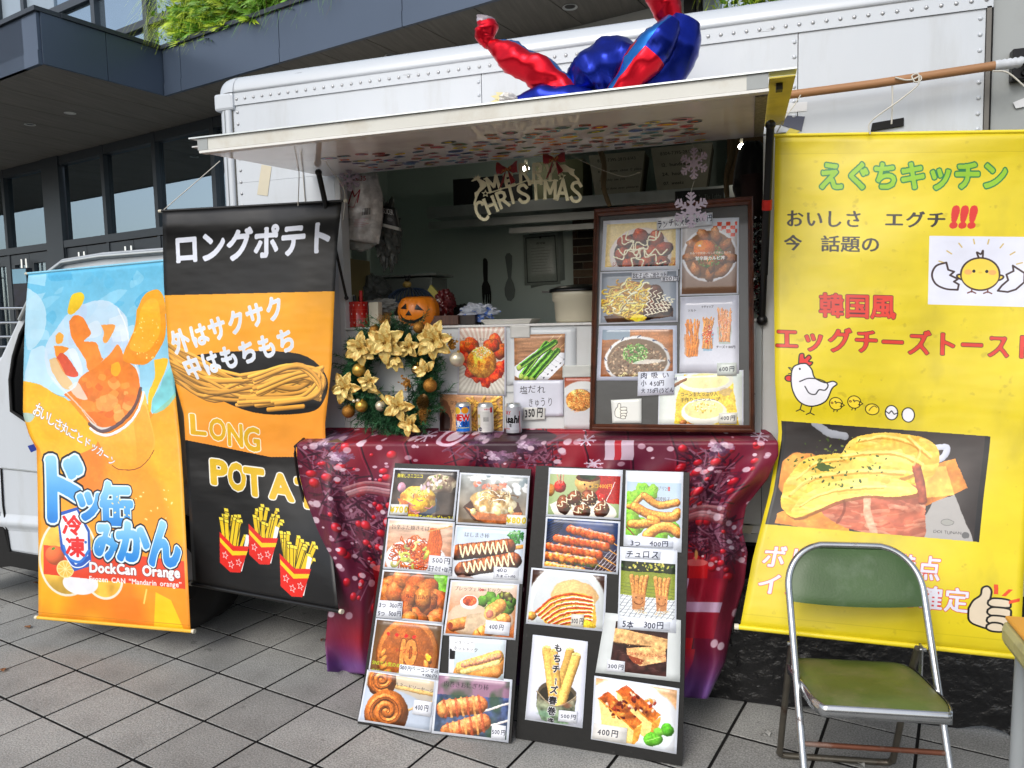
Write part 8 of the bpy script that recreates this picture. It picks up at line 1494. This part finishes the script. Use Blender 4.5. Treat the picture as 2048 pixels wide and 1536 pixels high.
# ------------------------------------------------------------------ pole, ropes, tapes
pa, pb = on(1530, 196, y=2.86), on(1992, 131, y=2.86); pl = thing('wooden_pole', pa, 'brown wooden pole tied along the truck side above the yellow banner', 'pole'); mb = MB(); mb.tube([pa, (pa+pb)/2+[0, 0, -.004], pb], .0145, 12); mb.build('shaft', WOODP, pl)
pc = on(2046, 124, y=2.86); mb = MB(); P = [pb-(pc-pb)*.05]+[pb+(pc-pb)*t+np.array([0, 0, .002*math.sin(t*30)]) for t in np.linspace(.1, 1, 10)]; mb.tube(P, [.0155+.0012*(k % 2) for k in range(11)], 12); mb.build('tape_wrap', mat('white_tape', (.76, .78, .8), .45, var=.08, vs=30, bump=.002, bs=60), pl)
mb = MB(); p = on(2046, 130, y=2.95); mb.box((p[0]-.035, 2.93, p[2]-.05), (p[0]+.06, 2.968, p[2]+.05)); mb.tube([(p[0]+.02, 2.85, p[2]+.015), (p[0]+.02, 2.94, p[2]+.015)], .02, 12); mb.lathe([(.012, -.01), (.012, 0)], (p[0], 2.93, p[2]-.03), 10, axis='y'); ob1('bracket', mb, mat('bracket_dark', (.10, .10, .11), .35, .6), 'black steel bracket gripping the end of the wooden pole', 'bracket', bev=.003)
def rope(pts, y, r, lab, m=None, name='rope', sag=0):
    mb = MB(); P = curve([tuple(on(a, b, y=(y if not isinstance(y, (list, tuple)) else y[i]))) for i, (a, b) in enumerate(pts)], 6); mb.tube(P, r, 6); return ob1(name, mb, m or ROPE, lab, 'rope', origin=P[-1])
rope([(440, 322), (385, 370), (326, 421)], [2.93, 2.85, 2.76], .0022, 'white cord from the truck corner to the top left of the black banner'); rope([(582, 296), (592, 330), (598, 345), (596, 412)], [2.5, 2.6, 2.7, 2.72], .0018, 'thin white cord hanging in front of the corner panel'); rope([(641, 300), (655, 330), (685, 372), (690, 400), (686, 440)], [2.5, 2.6, 2.74, 2.74, 2.76], .0018, 'thin cord from hatch to the top right of the black banner')
rope([(603, 300), (610, 400), (613, 410)], 2.945, .0024, 'faint cord lying flat on the corner panel', mat('dull_cord', (.66, .65, .62), .8))
rope([(1606, 182), (1590, 208), (1570, 236), (1551, 270)], [2.85, 2.85, 2.85, 2.85], .0022, 'white cord from the pole to the top left of the yellow banner'); rope([(1784, 158), (1785, 200), (1783, 248)], 2.86, .0028, 'short white cord hanging straight from the middle of the pole'); rope([(1790, 155), (1812, 160), (1828, 158), (1840, 152), (1842, 160), (1830, 164), (1824, 152), (1836, 148), (1838, 160), (1834, 172), (1800, 200), (1742, 243), (1740, 268)], 2.84, .0026, 'knotted white cord tied round the pole and down to the black plate'); rope([(1985, 142), (2015, 145), (2048, 172), (2070, 190)], 2.84, .0026, 'white cord end trailing from the taped pole end')
rope([(1115, 290), (1160, 320), (1240, 352), (1280, 345)], [2.7, 2.75, 2.8, 2.8], .0006, 'fine thread under the hatch', name='thread')
def tape(pts, lab, m, off=.002, cat='tape', y=TY, name='tape', th=.0012): P = [on(a, b, y=y-off) for a, b in pts]; mb = MB(); mb.prism([P[3], P[2], P[1], P[0]], (0, th, 0)); return ob1(name, mb, m, lab, cat)
tape(((523, 329), (543, 333), (535, 392), (514, 389)), 'strip of cream tape on the corner panel', mat('tape_cream', (.80, .77, .68), .5)); tape(((1560, 208), (1615, 203), (1614, 222), (1558, 226)), 'white rectangular sticker right of the hatch corner', mat('tape_white', (.85, .86, .87), .4)); tape(((1562, 230), (1610, 233), (1603, 263), (1556, 248)), 'dark blue-grey tape patch right of the hatch corner', mat('tape_navy', (.27, .29, .37), .5), .003); tape(((1580, 256), (1600, 262), (1590, 270), (1570, 268)), 'scrap of yellow tape above the yellow banner', YEL, .005)
tape(((1745, 246), (1808, 235), (1808, 251), (1742, 262)), 'black rubber plate fixed under the pole', RUBBER, .01, 'plate', name='rubber_plate', th=.009); tape(((1480, 1045), (1507, 1050), (1502, 1068), (1478, 1064)), 'cream tape scrap on the side panel beside the cloth', mat('tape_cream', (.80, .77, .68), .5), .004); tape(((55, 892), (73, 886), (78, 898), (62, 905)), 'blue tape holding the edge of the orange banner', mat('tape_blue', (.10, .2, .55), .5), .06); tape(((2026, 205), (2050, 195), (2055, 212), (2032, 217)), 'pale tape on the grey rear door', mat('tape_white', (.85, .86, .87), .4), -.012)
mb = MB(); a, b = on(366, 784, y=2.85), on(374, 800, y=2.85); mb.box((a[0]-.012, 2.85, b[2]), (b[0]+.008, 2.875, a[2])); ob1('spring_clip', mb, BLACKP, 'black clip between the orange and black banners', 'clip', bev=.002)
# ------------------------------------------------------------------ folding chair
ch = thing('folding_chair', (.31, 2.36, 0), 'folding chair with worn green vinyl seat and back and chrome tube frame', 'chair'); ch.rotation_euler = (0, 0, 0); RZ = R_(8); CO_ = np.array([.308, 2.36, 0])
def cl_(x, y, z): return CO_+np.array([x*math.cos(RZ)-y*math.sin(RZ), x*math.sin(RZ)+y*math.cos(RZ), z])
VIN = mat('green_vinyl', (.34, .40, .18), .42, var=.16, vs=6, col2=(.50, .46, .32), amt=.6, as_=5, thr=(.48, .68), rv=.2, bump=.0006, bs=150); VIN2 = mat('green_vinyl_back', (.24, .34, .18), .42, var=.14, vs=5, col2=(.42, .48, .40), amt=.5, as_=8, thr=(.52, .72), rv=.2, bump=.0006, bs=150)
OLDCH = mat('worn_chrome', (.72, .73, .74), .22, .9, var=.06, vs=12, col2=(.30, .2, .13), amt=.8, as_=16, thr=(.6, .68), rv=.4); RUST = mat('rusty_tube', (.42, .25, .18), .6, .5, var=.2, vs=12, col2=(.6, .58, .55), amt=.8, as_=9)
hw = .190; q0 = np.array([.085, .80]); 
def bk(t): return (.095-.42*t, .79*(1-t))        # y, z along the back tube, t 0 top .. 1 foot
pts = []
for t in np.linspace(1, .22, 8): y, z = bk(t); pts.append((-hw, y, z))
for a_ in np.linspace(180, 90, 9): pts.append((-hw+.12+.12*math.cos(R_(a_)), 0, .672+.116*math.sin(R_(a_))))
pts += [(-x, y, z) for x, y, z in pts[::-1]]
for i, (x, y, z) in enumerate(pts): pts[i] = (x, .095-.42*(1-z/.79), z)
mb = MB(); mb.tube([cl_(*p) for p in curve(pts, 3)], .0105, 12); mb.build('back_frame', OLDCH, ch)
mb = MB()       # backrest
def fb(u, v, off):
    x = (u-.5)*2; zb = .628+.008*x*x; z = zb+(.779-zb)*v; h_ = max(0, z-.672)*.12/.116; w_ = hw-.12+math.sqrt(max(1e-5, .1195**2-h_*h_))-.008; e = (1-abs(x)**8)*(1-abs(2*v-1)**6); y = .095-.42*(1-z/.79)+off*(.35+.65*e)
    return cl_(x*w_, y, z)
mb.grid(lambda u, v: fb(u, v, -.014), 20, 12); mb.grid(lambda u, v: fb(u, v, .012), 20, 12, flip=True)
for (A_, B_) in (((0, 1), 0),): pass
E_ = [(u, 0) for u in np.linspace(0, 1, 21)]+[(1, v) for v in np.linspace(0, 1, 13)]+[(u, 1) for u in np.linspace(1, 0, 21)]+[(0, v) for v in np.linspace(1, 0, 13)]
vs = [fb(u, v, -.014) for u, v in E_]+[fb(u, v, .012) for u, v in E_]; n = len(E_); mb.add(vs, [(i, (i+1) % n, (i+1) % n+n, i+n) for i in range(n)], None, 0, True); mb.build('backrest', VIN2, ch)
# seat
def seatpt(u, v, dz=0, g=0):
    x = (u-.5)*2; vv = v; w = .168+.014*(1-vv); rr = 1-.10*max(0, abs(2*vv-1)-.6)**2*6*abs(x)**3; y = .12-.385*vv; z = .402+.052*vv+.004*math.sin(PI*v); return cl_(x*(w+g)*rr, y+(0 if g == 0 else (g*(1-2*vv))), z+dz)
mb = MB(); mb.grid(lambda u, v: seatpt(u, v, .018*(1-abs(2*u-1)**10)*(1-abs(2*v-1)**10)+.004), 20, 20, flip=True); mb.build('seat', VIN, ch)
E_ = [(u, 0) for u in np.linspace(0, 1, 21)]+[(1, v) for v in np.linspace(0, 1, 21)][1:]+[(u, 1) for u in np.linspace(1, 0, 21)][1:]+[(0, v) for v in np.linspace(1, 0, 21)][1:-1]; n = len(E_)
mb = MB(); vs = [seatpt(u, v, .006, .002) for u, v in E_]+[seatpt(u, v, .004, .008) for u, v in E_]+[seatpt(u, v, -.026, .008) for u, v in E_]+[seatpt(u, v, -.028, -.01) for u, v in E_]; mb.add(vs, [(i+k*n, (i+1) % n+k*n, (i+1) % n+k*n+n, i+k*n+n) for k in range(3) for i in range(n)], None, 0, True); mb.add([seatpt(u, v, -.02, .0) for u, v in E_], [tuple(range(n))]); mb.build('seat_rim', OLDCH, ch)
pts = [(-.178, .03, .50), (-.178, .10, .36), (-.178, .215, .06), (-.176, .235, .025), (-.15, .243, .012), (0, .243, .012)]; pts += [(-x, y, z) for x, y, z in pts[:-1][::-1]]
mb = MB(); mb.tube([cl_(*p) for p in curve(pts, 5)], .0105, 12); mb.build('rear_leg_loop', mat('dull_tube', (.42, .40, .36), .35, .7, var=.15, vs=14, col2=(.25, .15, .1), amt=.7, as_=14, thr=(.55, .65)), ch)
y, z = bk(.63); mb = MB(); mb.tube([cl_(-hw, y, z), cl_(hw, y, z)], .0075, 10); mb.build('cross_bar', RUST, ch)
for sx in (-1, 1): mb = MB(); mb.obox(cl_(sx*.183, .02, .47), cl_(0, .012, 0)-cl_(0, 0, 0), cl_(0, 0, .045)-cl_(0, 0, 0), cl_(.002, 0, 0)-cl_(0, 0, 0)); mb.tube([cl_(sx*.178, .02, .50), cl_(sx*.196, .02, .50)], .006, 8); mb.build('hinge_plate', OLDCH, ch)
# ------------------------------------------------------------------ stool at the right edge, tarpaulin
c_ = on(2075, 1255, y=2.12); sz_ = c_[2]; sl_ = thing('stool', (c_[0], 2.12, 0), 'stool with orange top, yellow taped rim and grey legs at the right edge', 'stool')
mb = MB(); mb.box((c_[0]-.055, 1.86, sz_-.008), (c_[0]+.3, 2.18, sz_+.004)); mb.build('seat_top', mat('seat_orange', (.87, .62, .25), .5, var=.05), sl_, bev=.02)
mb = MB(); mb.box((c_[0]-.062, 1.85, sz_-.075), (c_[0]+.31, 2.19, sz_-.009)); mb.build('rim', mat('rim_cream', (.76, .74, .52), .45, var=.05, vs=6, col2=(.55, .53, .4), amt=.6, as_=10), sl_, bev=.02)
for x, y in ((-.02, 1.9), (-.02, 2.14), (.27, 1.9), (.27, 2.14)): mb = MB(); mb.tube([(c_[0]+x, y, sz_-.08), (c_[0]+x-.012, y, .0)], .02, 14); mb.build('leg', mat('leg_grey', (.60, .62, .63), .4, var=.04), sl_)
B0 = [on(a, b, z=.006) for a, b in ((1385, 1335), (1450, 1352), (1540, 1368), (1640, 1386), (1740, 1398), (1840, 1410), (1930, 1440), (2040, 1478), (2200, 1540))]
def tf(u, v):
    k = u*(len(B0)-1); i = min(len(B0)-2, int(k)); p = B0[i]*(1-(k-i))+B0[i+1]*(k-i); y = p[1]+.10*(1-v)+(.08*fnoise(u*9, v*5, 3)+.05*fnoise(u*24, v*10, 5)+.03*abs(fnoise(u*50, v*20, 8)))*(1-v)**.5; z = .5*(1-v)**1.0+.02*fnoise(u*14, v*8, 9)*(1-v)+.004+(.05*max(0, fnoise(u*7, v*3, 1)))*v
    return (p[0], min(y, 2.93+.0*v), max(.004, z))
mb = MB(); mb.grid(tf, 120, 50, sm=False); ob1('tarpaulin', mb, mat('black_poly', (.10, .10, .105), .22, var=.1, vs=20, bump=.02, bs=16), 'crumpled black plastic sheet hanging under the yellow banner to the paving', 'tarpaulin', solid=.001)
# leaves and litter
rg = random.Random(2)
for k, (px, py, lab) in enumerate(((55, 1254, 'small curled brown leaf on the paving left of the orange banner'), (72, 1166, 'tiny tan leaf beside the lower edge of the truck cab'), (6, 1340, 'orange-brown leaf at the left edge of the paving'), (1722, 1528, 'scrap of white litter on the paving'), (1535, 1466, 'small white paper scrap on the paving left of the chair'), (645, 1280, 'dry brown leaf lying by the hem of the red cloth'))):
    p = on(px, py, z=.006); mb = MB(); a_ = rg.uniform(0, 3); L = rg.uniform(.016, .026); d = np.array([math.cos(a_), math.sin(a_), 0]); s_ = np.array([-d[1], d[0], 0])
    mb.grid(lambda u, v: p+d*L*(v-.5)*2+s_*(u-.5)*L*1.1*math.sin(PI*min(.97, max(.03, v)))+np.array([0, 0, .004*abs(u-.5)*2+.003*math.sin(v*5)]), 4, 6); ob1('leaf' if k not in (3, 4) else 'litter', mb, mat('dry_leaf', (.55, .36, .2), .8, var=.2) if k not in (3, 4) else mat('litter_white', (.75, .75, .73), .7), lab, 'leaf' if k not in (3, 4) else 'litter', solid=.0006)
